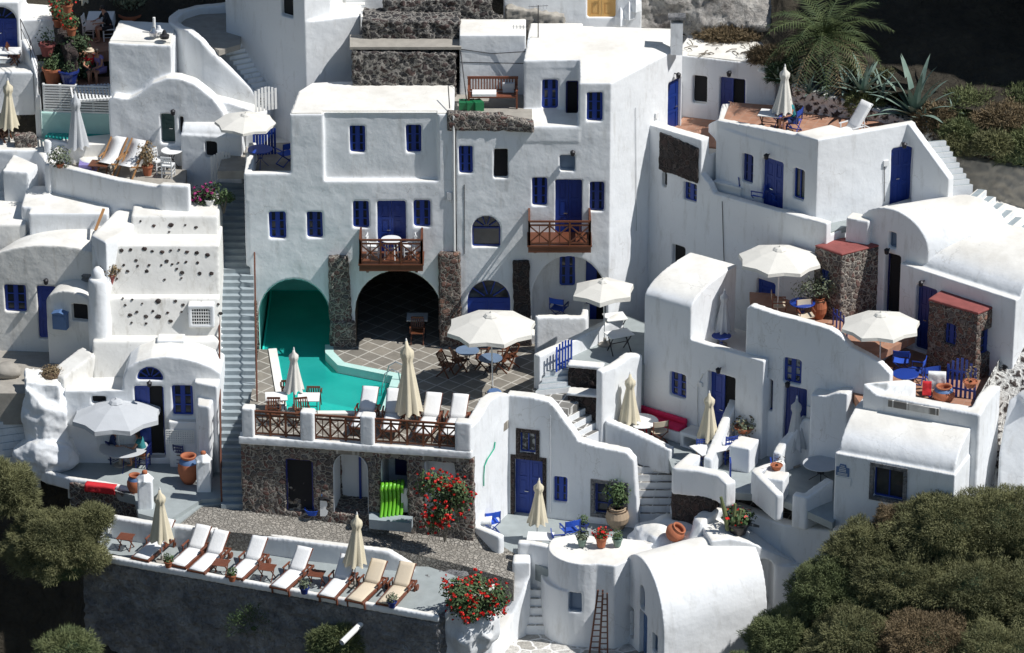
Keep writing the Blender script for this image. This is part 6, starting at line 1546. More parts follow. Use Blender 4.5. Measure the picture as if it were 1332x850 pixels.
# ------------------------------------------------------------------ loungers on the deck
GL = 'teak sun loungers on the deck'
feet = [(183, 727, 'first'), (231, 736, 'second'), (255, 743, 'third'), (305, 751, 'fourth'), (363, 765, 'fifth'), (423, 776, 'sixth')]
lw = lounger('cushion'); lb_ = lounger('beige')
dirn = Vector((math.sin(R(23)), math.cos(R(23)), 0))
for u, v, nm in feet:
    f = G(u, v, -3.06); c = Vector((f.x, f.y, -3.4))+dirn*.98
    place(lw, c, -R(23), nm+' white sun lounger counted from the left end of the deck', 'sun lounger', GL)
for u, v, nm in ((461, 782, 'beige sun lounger next to the parasol, left of the two beige ones'), (500, 786, 'rightmost beige sun lounger on the deck')):
    f = G(u, v, -3.06); c = Vector((f.x, f.y, -3.4))+dirn*.98; place(lb_, c, -R(23), nm, 'sun lounger', GL)
lp = lounger('cushion', 'wood_red', False, .66)
for u, v, rz, nm in ((470, 552, -12, 'first'), (506, 555, -6, 'second'), (553, 560, -10, 'third'), (588, 562, -10, 'fourth')):
    f = G(u, v, .3); place(lp, (f.x+.1, f.y+.6, 0), R(rz), nm+' white sunbed from the left beside the pool rail', 'sun lounger', 'white sunbeds by the pool')
st = slat_table()
for u, v, z, lb in ((164, 714, -3.4, 'small brown slatted table left of the first deck lounger'), (288, 748, -3.4, 'small brown slatted table between third and fourth deck lounger'), (348, 754, -3.4, 'small brown slatted table between fourth and fifth deck lounger'), (412, 762, -3.4, 'small brown slatted table between fifth and sixth deck lounger'), (533, 552, 0, 'small brown slatted table under the tall cream parasol')):
    place(st, G(u, v, z), R(-15), lb, 'side table', 'brown slatted side tables')
# white lounger on the upper sun terrace
lt = lounger('cushion', 'white_plastic', False, .9); place(lt, G(1098, 183, Z4), R(-55), 'white sun lounger with raised back on the terracotta sun terrace', 'sun lounger')
# pine deck chairs
def deckchair():
    e = empty('deck_chair', (0, 0, 0))
    for s in (-1, 1):
        b = new(); bar(b, (s*.28, -.5, .02), (s*.28, .55, .95), .035, .05); link_mesh('long_frame', b, 'wood_light', e)
        b = new(); bar(b, (s*.25, .55, .02), (s*.25, -.45, .42), .035, .05); link_mesh('short_frame', b, 'wood_light', e)
        b = new(); bar(b, (s*.31, -.25, .5), (s*.31, .35, .56), .045, .025); link_mesh('armrest', b, 'wood_light', e)
    b = new(); rows = []
    for i in range(9):
        t = i/8; y = -.45+t*1.0; z = .42+.53*t-.22*math.sin(PI*t); rows.append((b.verts.new((-.25, y, z)), b.verts.new((.25, y, z))))
    for a, c in zip(rows, rows[1:]): b.faces.new((a[0], a[1], c[1], c[0]))
    o = link_mesh('sling', b, 'cushion', e, smooth=True); o.modifiers.new('cloth_thickness', 'SOLIDIFY').thickness = .01; return e
dc = deckchair(); place(dc, G(146, 222, ZL), R(-25), 'left of the two pine deck chairs with white slings', 'deck chair', 'pine deck chairs', 1.15); place(dc, G(172, 226, ZL), R(-25), 'right of the two pine deck chairs with white slings', 'deck chair', 'pine deck chairs', 1.15)
wp = rush_chair('white_plastic', 'white_plastic', .85)
for u, v, rz, lb in ((205, 224, 40, 'white chair at the small round table, nearer the deck chairs'), (219, 230, 170, 'white chair nearest the small rounded house')): place(wp, G(u, v, ZL), R(rz), lb, 'chair', 'white garden chairs')
rt = round_table(.38, .72, 'white_paint', 'iron'); place(rt, G(224, 220, ZL), 0, 'small round white table beside the green door', 'table')
b = new(); c = G(117, 221, ZL); box(b, c+Vector((0, 0, .22)), (.75, .5, .1)); box(b, c+Vector((0, 0, .1)), (.6, .4, .2)); thing_mesh('ottoman', b, 'lilac_cloth', 'low table draped with lilac cloth left of the deck chairs', 'table')
sq = square_table(.7, .6, .4, 'wood', 'wood'); place(sq, G(130, 226, ZL), R(-10), 'low brown table in front of the pine deck chairs', 'table')
# ------------------------------------------------------------------ pool terrace chairs
fc = folding_chair('wood'); GF = 'brown folding chairs'
for u, v, z, rz, lb in ((375, 522, 0, 180, 'brown folding chair behind the left poolside table'), (409, 530, 0, 175, 'brown folding chair behind the right poolside table'), (356, 552, 0, 0, 'brown folding chair in front of the left poolside table'), (393, 552, 0, 10, 'brown folding chair in front of the right poolside table'),
        (543, 446, 0, 0, 'brown folding chair standing at the cave arch'), (579, 489, 0, 70, 'brown folding chair at the far left under the big parasol'), (596, 484, 0, 120, 'brown folding chair beside the red stone pillar under the big parasol'), (629, 480, 0, 250, 'brown folding chair just left of the big parasol pole'), (652, 483, 0, 260, 'brown folding chair just right of the big parasol pole'), (664, 478, 0, 300, 'rightmost brown folding chair under the big parasol')):
    place(fc, G(u, v, z), R(rz), lb, 'chair', GF)
tw = square_table(.75, .7, .72, 'white_paint', 'iron')
for u, v, z, rz, lb in ((360, 540, 0, 5, 'square white table at the left pool corner'), (402, 541, 0, 0, 'square white table beside the left poolside parasol'), (543, 436, 0, 0, 'square white table inside the cave arch'), (703, 722, ZD, -5, 'square white table under the beige parasol in the lower court'), (1001, 172, Z4, -15, 'white table on the sun terrace left of the woman'), (805, 458, ZE, 25, 'grey topped iron table on the raised terrace'), (800, 436, ZE, 15, 'second grey table nearer the tall house wall')):
    place(tw, G(u, v, z), R(rz), lb, 'table', 'square white tables', (1.2, .9, 1) if u in (703, 805) else 1)
ti = round_table(.42, .72, 'blue_grey', 'iron')
for u, v, lb in ((608, 480, 'round grey blue table left under the big parasol'), (638, 490, 'round grey blue table at the big parasol pole')): place(ti, G(u, v, 0), 0, lb, 'table', 'round tables under the big parasol')
# balcony set
wr = round_table(.36, .72, 'white_plastic', 'white_plastic', 'x'); c = FA.w((BAL1[0]+BAL1[1])/2, .6, BAL1[2]); place(wr, c, 0, 'round white table on the brown balcony above the cave arch', 'table')
for s in (-1, 1): place(wp, c+Vector((s*.62, .1, 0)), s*R(-80), ('left' if s < 0 else 'right')+' white chair on the brown balcony above the cave arch', 'chair', 'balcony chairs')
# blue furniture
dbl = director_chair('blue', 'blue_cloth'); GB = 'blue director chairs'
for u, v, z, rz, lb in ((638, 693, ZD, 200, 'blue director chair with a white towel beside the sunlit hose wall'), (741, 704, ZD, 200, 'blue director chair behind the white table in the lower court'), (728, 722, ZD, 100, 'blue director chair at the right side of the white table in the lower court'),
        (1031, 172, Z4, 240, 'blue director chair with the seated woman in teal'), (1018, 168, Z4, 60, 'blue chair between white table and woman on the sun terrace'), (968, 258, ZJ, 100, 'blue chair beside the white chest on the shaded terrace'), (1012, 272, ZJ, 20, 'blue chair in the corner of the shaded terrace'), (988, 268, ZJ, 250, 'blue chair in front of the shaded double door'),
        (1192, 497, Z2, 250, 'blue chair at the blue table, cabin side'), (1172, 484, Z2, 170, 'blue chair with black cushion behind the blue round table'), (727, 415, .35, 160, 'blue chair in the shaded loggia under the right balcony'), (372, 214, Z0+.1, 220, 'blue chair beside the blue round table on the corner terrace')):
    place(dbl, G(u, v, z), R(rz), lb, 'chair', GB)
tb_ = round_table(.47, .74, 'blue', 'blue')
for u, v, z, lb in ((1177, 511, Z2, 'blue round table under the bright white parasol'), (1043, 418, Z1, 'blue round table beside the green shrub and cream chairs'), (938, 455, Z5, 'blue round table beside the grey closed parasol in the alcove'), (339, 218, Z0+.1, 'blue round table by the blue slatted fence')):
    place(tb_, G(u, v, z), 0, lb, 'table', 'blue round tables', .72 if u == 938 else .95)
dcr = director_chair('wood_red', 'beige'); GR = 'cream director chairs'
for u, v, z, rz, lb in ((1013, 412, Z1, 90, 'cream director chair left of the blue round table'), (1048, 425, Z1, 10, 'cream director chair in front of the blue round table'), (856, 575, ZC, 200, 'cream director chair right of the round white table'), (814, 560, ZC, 110, 'cream director chair left of the round white table')):
    place(dcr, G(u, v, z), R(rz), lb, 'chair', GR)
tr = round_table(.62, .72, 'white_paint', 'red_cloth', 'x'); place(tr, G(833, 572, ZC), 0, 'round white table with red legs in front of the red seat', 'table')
bc = rush_chair('blue'); place(bc, G(947, 600, ZC), R(200), 'tall blue rush chair right of the long white table', 'chair', 'blue rush chairs', 1.15); place(bc, G(915, 607, ZC), R(15), 'blue rush chair in front of the long white table', 'chair', 'blue rush chairs')
place(bc, G(1254, 512, Z2), R(0), 'blue chair between the big pot and the dark cabin', 'chair', 'blue rush chairs') if False else None
tl = square_table(1.5, .85, .74, 'white_paint', 'blue'); place(tl, G(929, 606, ZC), R(28), 'long white table under the beige closed parasol', 'table')
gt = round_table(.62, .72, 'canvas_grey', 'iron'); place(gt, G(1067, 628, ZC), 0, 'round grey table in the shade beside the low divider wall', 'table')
gk = round_table(.85, .74, 'canvas_grey', 'blue_dark'); place(gk, G(162, 607, ZK), 0, 'large round grey table under the pale grey parasol', 'table')
ck = rush_chair('blue_dark', 'wood_grey', .88); place(ck, G(186, 607, ZK), R(255), 'metal chair of the sunlit person at the round grey table', 'chair', 'dining terrace chairs'); place(ck, G(146, 600, ZK), R(135), 'dark chair of the shaded person at the round grey table', 'chair', 'dining terrace chairs'); place(ck, G(236, 605, ZK), R(160), 'brown folding chair by the lattice panel', 'chair', 'dining terrace chairs')
# cave seats
place(bc, G(480, 438, 0), 0, 'dim chair deep inside the cave arch', 'chair', 'cave chairs') if False else None
# bench on the little roof terrace
e = empty('wooden_bench', (0, 0, 0), 'brown wooden bench with pale cushions behind the dark stone parapet', 'bench'); 
for s in (-1, 1):
    b = new(); bar(b, (s*.85, -.25, 0), (s*.85, -.25, .62), .07); bar(b, (s*.85, .25, 0), (s*.85, .32, .95), .07); bar(b, (s*.85, -.28, .62), (s*.85, .3, .66), .07); link_mesh('side_frame', b, 'wood_red', e)
b = new(); box(b, (0, 0, .42), (1.75, .55, .05)); link_mesh('seat', b, 'wood_red', e)
b = new(); bar(b, (-.9, .32, .95), (.9, .32, .95), .05, .09); bar(b, (-.9, .27, .5), (.9, .27, .5), .04, .06)
for i in range(17): x = -.8+i*.1; bar(b, (x, .27, .5), (x, .32, .93), .045, .015)
link_mesh('backrest', b, 'wood_red', e)
b = new(); box(b, (-.3, -.02, .49), (.85, .48, .09)); link_mesh('seat_cushion', b, 'cushion', e); b = new(); box(b, (.55, .2, .62), (.4, .12, .34)); link_mesh('back_cushion', b, 'canvas_grey', e)
e.location = G(641, 138, 8.4)
place(tw, G(671, 146, 8.4), 0, 'round looking small table with a pot at the right end of the bench', 'table') if False else None
b = new()
for i in range(3): box(b, G(603, 141, 8.4)+Vector((i*.25, -.05*i, .14)), (.32, .4, .28+.04*i), .2*i)
thing_mesh('green_crates', b, 'green_plastic', 'dark green plastic boxes left of the wooden bench', 'box')
# fences and gates of blue and white slats
def slat_gate(p, q, z, h, n, mat, label, cat='gate', lean=0, wave=.1):
    e = empty('slatted_gate' if cat == 'gate' else 'slatted_fence', (p.x, p.y, z), label, cat); p = Vector((p.x, p.y, z)); q = Vector((q.x, q.y, z))
    for i in range(n):
        c = p+(q-p)*i/(n-1); hh = h+wave*math.sin(PI*i/(n-1)); b = new(); d = (q-p).normalized(); bar(b, c, c+Vector((0, 0, hh)), .085, .022, up=Vector((-d.y, d.x, 0))); link_mesh('slat', b, mat, e)
    b = new(); bar(b, p+Vector((0, .03, h*.25)), q+Vector((0, .03, h*.25)), .02, .07); bar(b, p+Vector((0, .03, h*.8)), q+Vector((0, .03, h*.8)), .02, .07); link_mesh('cross_rail', b, mat, e); return e
slat_gate(G(724, 484, .95), G(743, 475, .95), .95, .95, 6, 'blue', 'blue slatted gate at the top of the grey steps')
slat_gate(G(276, 236, 5.2), G(299, 231, 5.2), 5.2, .95, 7, 'white_paint', 'white slatted gate at the head of the long stairs')
slat_gate(G(331, 206, Z0), G(358, 204, Z0), Z0+.1, 1.0, 8, 'blue', 'blue slatted fence beside the small open parasol', 'fence')
slat_gate(G(1232, 514, Z2), G(1267, 520, Z2), Z2, 1.15, 7, 'blue', 'blue slatted gate in front of the cabin with two windows', wave=.3)
slat_gate(G(1083, 436, Z2+.5), G(1101, 452, Z2+.5), Z2+.6, .9, 5, 'blue', 'blue slatted fence on the curved parapet between the two parasols', 'fence')
slat_gate(G(333, 146, 7.6), G(359, 142, 7.6), 7.6, .8, 7, 'white_paint', 'white slatted fence above the small open parasol', 'fence')
e = empty('double_gate', G(706, 766, -4.5), 'grey blue double gate with pointed top above the whitewashed steps', 'gate')
gA = G(690, 763, -4.55); gB = G(722, 768, -4.55); fg = Fac(xy(gA), xy(gB)); m = fg.L/2
for a0, a1, za, zb_ in ((0, m-.01, 1.0, 1.35), (m+.01, fg.L, 1.35, 1.0)):
    b = new(); fg.poly(b, [(a0, -4.5), (a0, -4.5+za), (a1, -4.5+zb_), (a1, -4.5)], .02, -.02); o = link_mesh('gate_leaf', b, 'blue_grey', e)
    b = new(); fg.bx(b, a0, a1, .04, .02, -4.4, -4.32); fg.bx(b, a0, a1, .04, .02, -3.85, -3.77); link_mesh('cross_rail', b, 'blue_grey', o)
for u, v, z, lb in ((957.5, 640, ZC, 'narrow blue gate leaf at the right end of the rounded parapet'), (1010, 640, ZC-.1, 'narrow blue gate leaf at the low wall with the corner box')):
    b = new(); c = G(u-8, v-12, z); box(b, c+Vector((0, 0, .42)), (.05, .5, .85)); thing_mesh('gate_leaf', b, 'blue', lb, 'gate')
# red seat
e = empty('cushioned_seat', F5.w(.6, .3, ZC), 'masonry seat with crimson cushions against the vaulted house wall', 'bench')
b = new(); F5.bx(b, -.2, 2.05, .62, .03, ZC, ZC+.42); link_mesh('seat_block', organic([b], (), .05, 2, .02), 'plaster', e, smooth=True)
b = new(); F5.bx(b, -.1, 1.95, .60, .1, ZC+.42, ZC+.54); link_mesh('seat_cushion', organic([b], (), .04, 3, .03), 'pink_cloth', e, smooth=True)
b = new(); F5.bx(b, -.1, 1.95, .2, .06, ZC+.54, ZC+.74); link_mesh('back_cushion', organic([b], (), .04, 3, .03), 'pink_cloth', e, smooth=True)
e = empty('fire_niche', F5.w(2.6, .3, ZC), 'low white niche box between the crimson seat and the blue door', 'niche'); H = House('x', (0, 0, 0), 'x', 'x')
b = new(); F5.bx(b, 2.08, 3.0, .75, .02, ZC-.1, ZC+.55); c_ = new(); F5.bx(c_, 2.25, 2.85, .9, .15, ZC+.05, ZC+.4); link_mesh('niche_body', organic([b], [c_], .04, 2, .02), 'plaster', e, smooth=True)
bpy.data.objects.remove(H.e)
# chest, towels, small things
b = new(); c = G(951, 256, ZJ); box(b, c+Vector((0, 0, .25)), (1.1, .55, .5), R(-35)); box(b, c+Vector((0, 0, .53)), (1.18, .62, .06), R(-35)); thing_mesh('chest', b, 'white_plastic', 'white storage chest on the shaded terrace', 'chest')
def cloth_patch(c, sx, sy, rz, drop, mat, label, nx=16, ny=10, seed=1, cat='towel', edge=.3):
    b = new(); g = []; rnd = random.Random(seed); M = Matrix.Rotation(rz, 3, 'Z')
    for j in range(ny+1):
        row = []
        for i in range(nx+1):
            x = (i/nx-.5)*sx; t = j/ny; s_ = t*sy; y = min(s_, edge); z = -max(0, s_-edge)
            n_ = noise.noise(Vector((x*5, s_*5, seed)))*.04
            row.append(b.verts.new(Vector(c)+M @ Vector((x, -y-n_-.02*(z < 0), z+.03+n_*.5))))
        g.append(row)
    for j in range(ny):
        for i in range(nx): b.faces.new((g[j][i], g[j][i+1], g[j+1][i+1], g[j+1][i]))
    o = thing_mesh('towel', b, mat, label, cat, smooth=True); o.modifiers.new('cloth_thickness', 'SOLIDIFY').thickness = .015; return o
cloth_patch(G(133, 629, -2.3), 1.1, .55, R(-14), 0, 'red_cloth', 'red towel hanging over the kerb of the dining terrace', edge=.28)
cloth_patch(G(113, 628, -2.5)+Vector((0, -.12, -.1)), .6, .45, R(-10), 0, 'blue_cloth', 'blue cloth hanging on the rubble wall left of the red towel', edge=.05, seed=4)
cloth_patch(G(627, 672, ZD+.75), .7, .5, R(-5), 0, 'cushion', 'white towel on the short wall beside the blue director chair', seed=5, edge=.35)
cloth_patch(G(1219, 484, Z2+.95), .6, .75, R(-5), 0, 'cushion', 'white towel over the back of the chair by the big pot', seed=6, edge=.15)
cloth_patch(G(1206, 497, Z2+.75), .3, .55, R(-5), 0, 'red_cloth', 'small red towel hanging beside the white towel', seed=7, edge=.05)
place(dbl, G(1216, 513, Z2), R(20), 'blue chair draped with white and red towels', 'chair', GB)
# hose
b = new(); pts = []
for u, v, t in ((643, 575, .03), (641, 583, .06), (637, 590, .05), (632, 597, .06), (629, 606, .04), (628, 618, .04), (628, 632, .04)): q_, z_ = FH.sz(u, v); pts.append(FH.w(q_, t, z_))
tube(b, pts, .022, 6); thing_mesh('garden_hose', b, 'hose', 'green garden hose hanging on the sunlit white wall', 'hose')
# tiled small pillar in front of the big parasol
e = empty('tiled_pillar', G(641, 545, 0), 'short round pillar with blue and white tile band below the big parasol pole', 'pillar')
b = new(); lathe(b, [(.22, -.0), (.2, .75)], G(643, 540, 0), 18); link_mesh('shaft', b, 'plaster', e); b = new(); lathe(b, [(.25, .72), (.25, .88), (.2, .93)], G(643, 540, 0), 18); link_mesh('tile_band', b, 'blue_pale', e)
# pool ladder
e = empty('pool_ladder', G(515, 498, 0), 'bright steel pool ladder on the right pool edge', 'ladder')
for k, (u, v) in enumerate(((512, 505), (517, 495))):
    c = G(u, v, 0); b = new(); pts = [c+Vector((-.45, 0, -.8)), c+Vector((-.42, 0, 0)), c+Vector((-.3, 0, .55)), c+Vector((-.05, 0, .72)), c+Vector((.18, 0, .6)), c+Vector((.25, 0, .0))]; tube(b, pts, .022, 8); link_mesh('handrail', b, 'steel', e)
# bins, boat stack by the storerooms
b = new(); c = G(407, 668, ZP); lathe(b, [(.22, 0), (.28, .2), (.3, .2), (.26, .18), (.2, .05)], c, 16); thing_mesh('basin', b, 'blue_cloth', 'shallow blue plastic basin on the cobbles beside the white bin', 'basin')
e = empty('waste_bin', G(424, 669, ZP), 'white waste bin with a black bag and blue top by the storeroom wall', 'bin'); c = G(424, 669, ZP)
b = new(); box(b, c+Vector((0, 0, .3)), (.38, .34, .6)); link_mesh('bin_body', b, 'white_plastic', e); b = new(); ellipsoid(b, c+Vector((0, 0, .66)), (.27, .24, .12), 14, 8, .3); link_mesh('bag', b, 'black_cloth', e); b = new(); box(b, c+Vector((.0, 0, .80)), (.34, .28, .08), .2); link_mesh('blue_lid', b, 'blue_pale', e)
e = empty('stacked_sunbeds', G(508, 668, ZP+.3), 'stack of lime green plastic loungers standing on the grey step', 'loungers')
for k in range(6):
    b = new(); c = G(497+k*5.2, 668, ZP+.3)+Vector((0, .04*k, 0)); rows = []
    for i in range(11):
        t = i/10; y = .30*math.sin(t*3.0)-.12; z = .02+t*1.12; x = .06*math.sin(t*2.5); w_ = .30-.06*t
        rows.append((b.verts.new(c+Vector((x, y-w_, z-.1))), b.verts.new(c+Vector((x+.05, y, z+.03))), b.verts.new(c+Vector((x, y+w_, z)))))
    for a, d_ in zip(rows, rows[1:]):
        for j in range(2): b.faces.new((a[j], a[j+1], d_[j+1], d_[j]))
    o = link_mesh('lounger_shell', b, 'lime', e, smooth=True); o.modifiers.new('shell_thickness', 'SOLIDIFY').thickness = .10
b = new(); c = G(528, 664, ZP+.3); box(b, c+Vector((0, 0, .45)), (.3, .3, .9)); box(b, c+Vector((.32, -.1, .3)), (.25, .3, .6)); thing_mesh('plastic_boxes', b, 'white_plastic', 'upright white plastic boxes right of the lime green loungers', 'box')
# ladders leaning at the narrow vault
def ladder(a, c, w_, label):
    e = empty('leaning_ladder', a, label, 'ladder', 'dark wooden ladders'); a = Vector(a); c = Vector(c)
    for s in (-1, 1):
        b = new(); bar(b, a+Vector((s*w_, 0, 0)), c+Vector((s*w_*.5, 0, 0)), .05, .05); link_mesh('side_rail', b, 'wood', e)
    n = 11
    for i in range(1, n):
        t = i/n; p_ = a.lerp(c, t); ww = w_*(1-.5*t); b = new(); bar(b, p_-Vector((ww, 0, 0)), p_+Vector((ww, 0, 0)), .03); link_mesh('rung', b, 'wood', e)
ladder(G(773, 850, -5.9), V(781, 768, -14.6), .16, 'left of the dark wooden ladders leaning at the narrow vault'); ladder(G(785, 852, -5.9), V(787, 772, -14.7), .14, 'right of the dark wooden ladders leaning at the narrow vault')
b = new(); bar(b, V(124, 300, -2.0), V(135, 272, -1.2), .09, .05); thing_mesh('plank', b, 'wood_light', 'pale wooden plank leaning on the white block under the deck chairs', 'plank')
b = new(); ellipsoid(b, V(8, 483, -4.6), (.55, .4, .3), 16, 10, .2); thing_mesh('boulder', b, 'concrete', 'smooth pale boulder on the old concrete court at the left edge', 'boulder', smooth=True)
b = new(); ellipsoid(b, G(1172, 660, -1.35), (.45, .35, .22), 16, 10, .2); thing_mesh('boulder', b, 'plaster', 'flat whitewashed boulder in the scrub in front of the plaque house', 'boulder', smooth=True)
# power cables and pole over the bench terrace
b = new(); tube(b, [V(599, 64, 1.55), V(607, 132, .4)], .02, 5); tube(b, [V(583, 112, -.3), V(585, 141, -1.3)], .02, 5); thing_mesh('wire_pole', b, 'iron', 'thin dark wires running down at the left of the bench terrace', 'cable')
b = new(); tube(b, [V(598, 64, 1.5), V(640, 70, 1.5), V(690, 67, 1.3)], .015, 5); tube(b, [V(598, 81, 1.5), V(640, 82, 1.5), V(690, 83, 1.3)], .015, 5); thing_mesh('power_cable', b, 'iron', 'two dark cables crossing the pale wall behind the bench', 'cable')

# low wall closing the loggia, pool level
lw_a = G(697, 461, 0); lw_b = G(764, 455, 0)
wallthing('low_wall', [(parapet, [(lw_a.x, lw_a.y, 1.45), (lw_b.x, lw_b.y, 1.25)], .28, -.2), (parapet, [(lw_b.x-.02, lw_b.y, 1.25), (lw_b.x+.1, lw_b.y+1.2, 1.3)], .25, -.2)], 'plain grey white low wall in front of the loggia below the right balcony')

def conduit(f, pts, label, r=.018, mat='white_paint', t=.03):
    b = new(); P = []
    for u, v in pts: q_, z_ = f.sz(u, v); P.append(f.w(q_, t, z_))
    tube(b, P, r, 6); thing_mesh('wall_pipe', b, mat, label, 'pipe')
conduit(F5, [(908, 556), (908, 500), (915, 486)], 'thin white pipe running up beside the half open blue door')
conduit(F6, [(974, 575), (975, 498), (990, 484), (1003, 480)], 'white pipe bending across the curved house wall left of its windows', .025)
conduit(FJ, [(940, 262), (942, 330), (944, 372)], 'thin grey cable running down the outer wall of the chair terrace', .012, 'iron')
conduit(F4b, [(1150, 216), (1150, 262)], 'thin cable beside the blue door on the sunlit wall', .012, 'iron')
conduit(FS, [(826, 140), (827, 300)], 'faint cable running down the blank sunlit side wall', .012, 'canvas_grey')
conduit(F11, [(716, 540), (716, 668)], 'thin pipe between the tall blue door and the small window', .014, 'canvas_grey')
conduit(FA, [(604, 240), (604, 330)], 'thin cable left of the half round window', .012, 'iron')
for f_, u, v, w_, h_, lb in ((FS, 853, 150, .18, .2, 'small white meter box beside the door of the sunlit side wall'), (F4b, 1152, 212, .2, .2, 'small white meter box left of the blue door on the sunlit wall'), (F5, 912, 500, .14, .16, 'small white switch box left of the half open blue door'), (F6, 1053, 531, .14, .16, 'small switch box right of the blue door on the curved house'), (FA, 585, 255, .2, .28, 'small grey meter box near the joint of the two big houses')):
    q_, z_ = f_.sz(u, v); b = new(); f_.bx(b, q_-w_/2, q_+w_/2, .07, -.02, z_-h_/2, z_+h_/2); thing_mesh('meter_box', b, 'white_plastic' if f_ is not FA else 'canvas_grey', lb, 'box')
e = empty('aerial', V(700, 50, 2.2), 'thin television aerial on the back of the tall house roof', 'aerial'); c = V(700, 52, 2.2)
b = new(); tube(b, [c, c+Vector((0, 0, 1.3))], .018, 6); link_mesh('mast', b, 'iron', e); b = new(); bar(b, c+Vector((-.35, 0, 1.25)), c+Vector((.35, .1, 1.25)), .02)
for k in range(6): bar(b, c+Vector((-.3+k*.12, -.2, 1.25)), c+Vector((-.3+k*.12, .2, 1.25)), .012)
link_mesh('antenna', b, 'steel', e)
# ================================================================== plants
def scrub(name, c, r, n, mat, label, seed=1, length=.3, cat='shrub', group=None, width=.009, twig='leaf_dark'):
    rnd = random.Random(seed); c = Vector(c); e = empty(name, c-Vector((0, 0, r[2]*.6)), label, cat, group)
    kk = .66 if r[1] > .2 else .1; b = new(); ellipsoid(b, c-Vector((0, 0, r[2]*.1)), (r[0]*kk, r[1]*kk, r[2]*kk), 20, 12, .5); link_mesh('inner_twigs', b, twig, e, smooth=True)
    b = new()
    for i in range(n):
        d = Vector((rnd.gauss(0, 1), rnd.gauss(0, 1), rnd.gauss(0, 1)+.25)).normalized()
        if d.z < -.5: d.z *= -.5
        nn = noise.noise(d*2.2+c*.7)+.7*noise.noise(d*5+c); k = (.90+.30*nn)*(1-.26*rnd.random()**2)
        p = c+Vector((d.x*r[0], d.y*r[1], d.z*r[2]))*k
        t = (d*.8+Vector((rnd.gauss(0, .45), rnd.gauss(0, .45), rnd.gauss(.25, .4)))).normalized()
        s = t.cross(Vector((rnd.gauss(0, 1), rnd.gauss(0, 1), rnd.gauss(0, 1)))).normalized()
        l = length*rnd.uniform(.5, 1.25); w_ = width*rnd.uniform(.7, 1.5)
        q = p+t*l+Vector((0, 0, -.08*l)); bm_v = [b.verts.new(x) for x in (p-s*w_, p+s*w_, q)]; b.faces.new(bm_v)
        m = p+t*l*.45; t2 = (t+s*rnd.choice((-1, 1))*.8).normalized(); u = t2.cross(t).normalized()
        b.faces.new([b.verts.new(x) for x in (m-u*w_, m+u*w_, m+t2*l*.5)])
    link_mesh('foliage', b, mat, e); return e
GS = 'dry scrub clumps on the knoll'
spec = [(1300, 690, -14.6, (2.3, 1.5, 1.5), 'scrub', 'olive scrub clump at the right edge below the cobbled slope'), (1222, 690, -14.9, (1.9, 1.3, 1.35), 'scrub', 'highest olive scrub clump right of the vaulted house window'),
 (1128, 722, -15.0, (1.5, 1.1, 1.2), 'scrub', 'olive scrub clump directly below the blue plaque'), (1166, 678, -14.5, (.7, .5, .55), 'scrub_dry', 'small brown dry clump below the vaulted house window'), (1170, 765, -16.0, (1.8, 1.3, 1.35), 'scrub', 'olive scrub clump in the middle of the knoll'),
 (1078, 772, -15.6, (1.5, 1.2, 1.25), 'scrub_green', 'greener scrub clump with a sunlit left flank on the knoll edge'), (1018, 836, -16.2, (1.3, 1.1, 1.2), 'scrub_green', 'lowest left green scrub clump touching the low white block'), (1110, 846, -17.3, (1.8, 1.3, 1.4), 'scrub', 'olive scrub clump at the bottom edge, left of centre of the knoll'),
 (1260, 778, -16.4, (2.0, 1.4, 1.35), 'scrub', 'broad olive scrub clump right of the middle of the knoll'), (1335, 790, -16.6, (1.7, 1.4, 1.4), 'scrub', 'olive scrub clump half way down the right edge'), (1200, 850, -17.9, (1.9, 1.4, 1.4), 'scrub_dry', 'brownish scrub clump at the bottom edge of the knoll'),
 (1300, 868, -18.6, (2.2, 1.5, 1.5), 'scrub', 'scrub clump in the bottom right corner'), (975, 888, -17.4, (1.2, 1.1, 1.0), 'scrub_green', 'green scrub clump at the bottom edge right of the big vault')]
for i, (u, v, y, r, m, lb) in enumerate(spec):
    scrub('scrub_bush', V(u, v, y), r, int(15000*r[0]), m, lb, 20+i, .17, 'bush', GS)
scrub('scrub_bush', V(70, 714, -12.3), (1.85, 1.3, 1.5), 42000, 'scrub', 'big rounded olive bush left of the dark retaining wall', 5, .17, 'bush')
scrub('scrub_bush', V(2, 642, -11.3), (1.25, 1.0, 1.05), 20000, 'scrub', 'olive bush at the left edge below the curved kerb', 6, .28, 'bush')
scrub('scrub_bush', V(122, 676, -12.0), (.65, .5, .45), 4000, 'scrub', 'small olive bush below the red towel', 8, .26, 'bush')
scrub('scrub_bush', V(88, 850, -14.8), (1.1, .8, .8), 4200, 'scrub_green', 'small dry bush in the bottom left corner by the retaining wall foot', 9, .26, 'bush')
scrub('scrub_bush', V(436, 842, FD.w(FD.sz(436, 842)[0], .25, 0).y), (1.0, .35, .85), 5000, 'scrub_green', 'olive weed growing out of the dark wall below the drain pipe', 10, .22, 'bush')
scrub('scrub_bush', V(330, 815, FD.w(FD.sz(330, 815)[0], .1, 0).y), (1.0, .16, .8), 900, 'leaf', 'thin green creeper on the dark retaining wall', 12, .14, 'creeper')
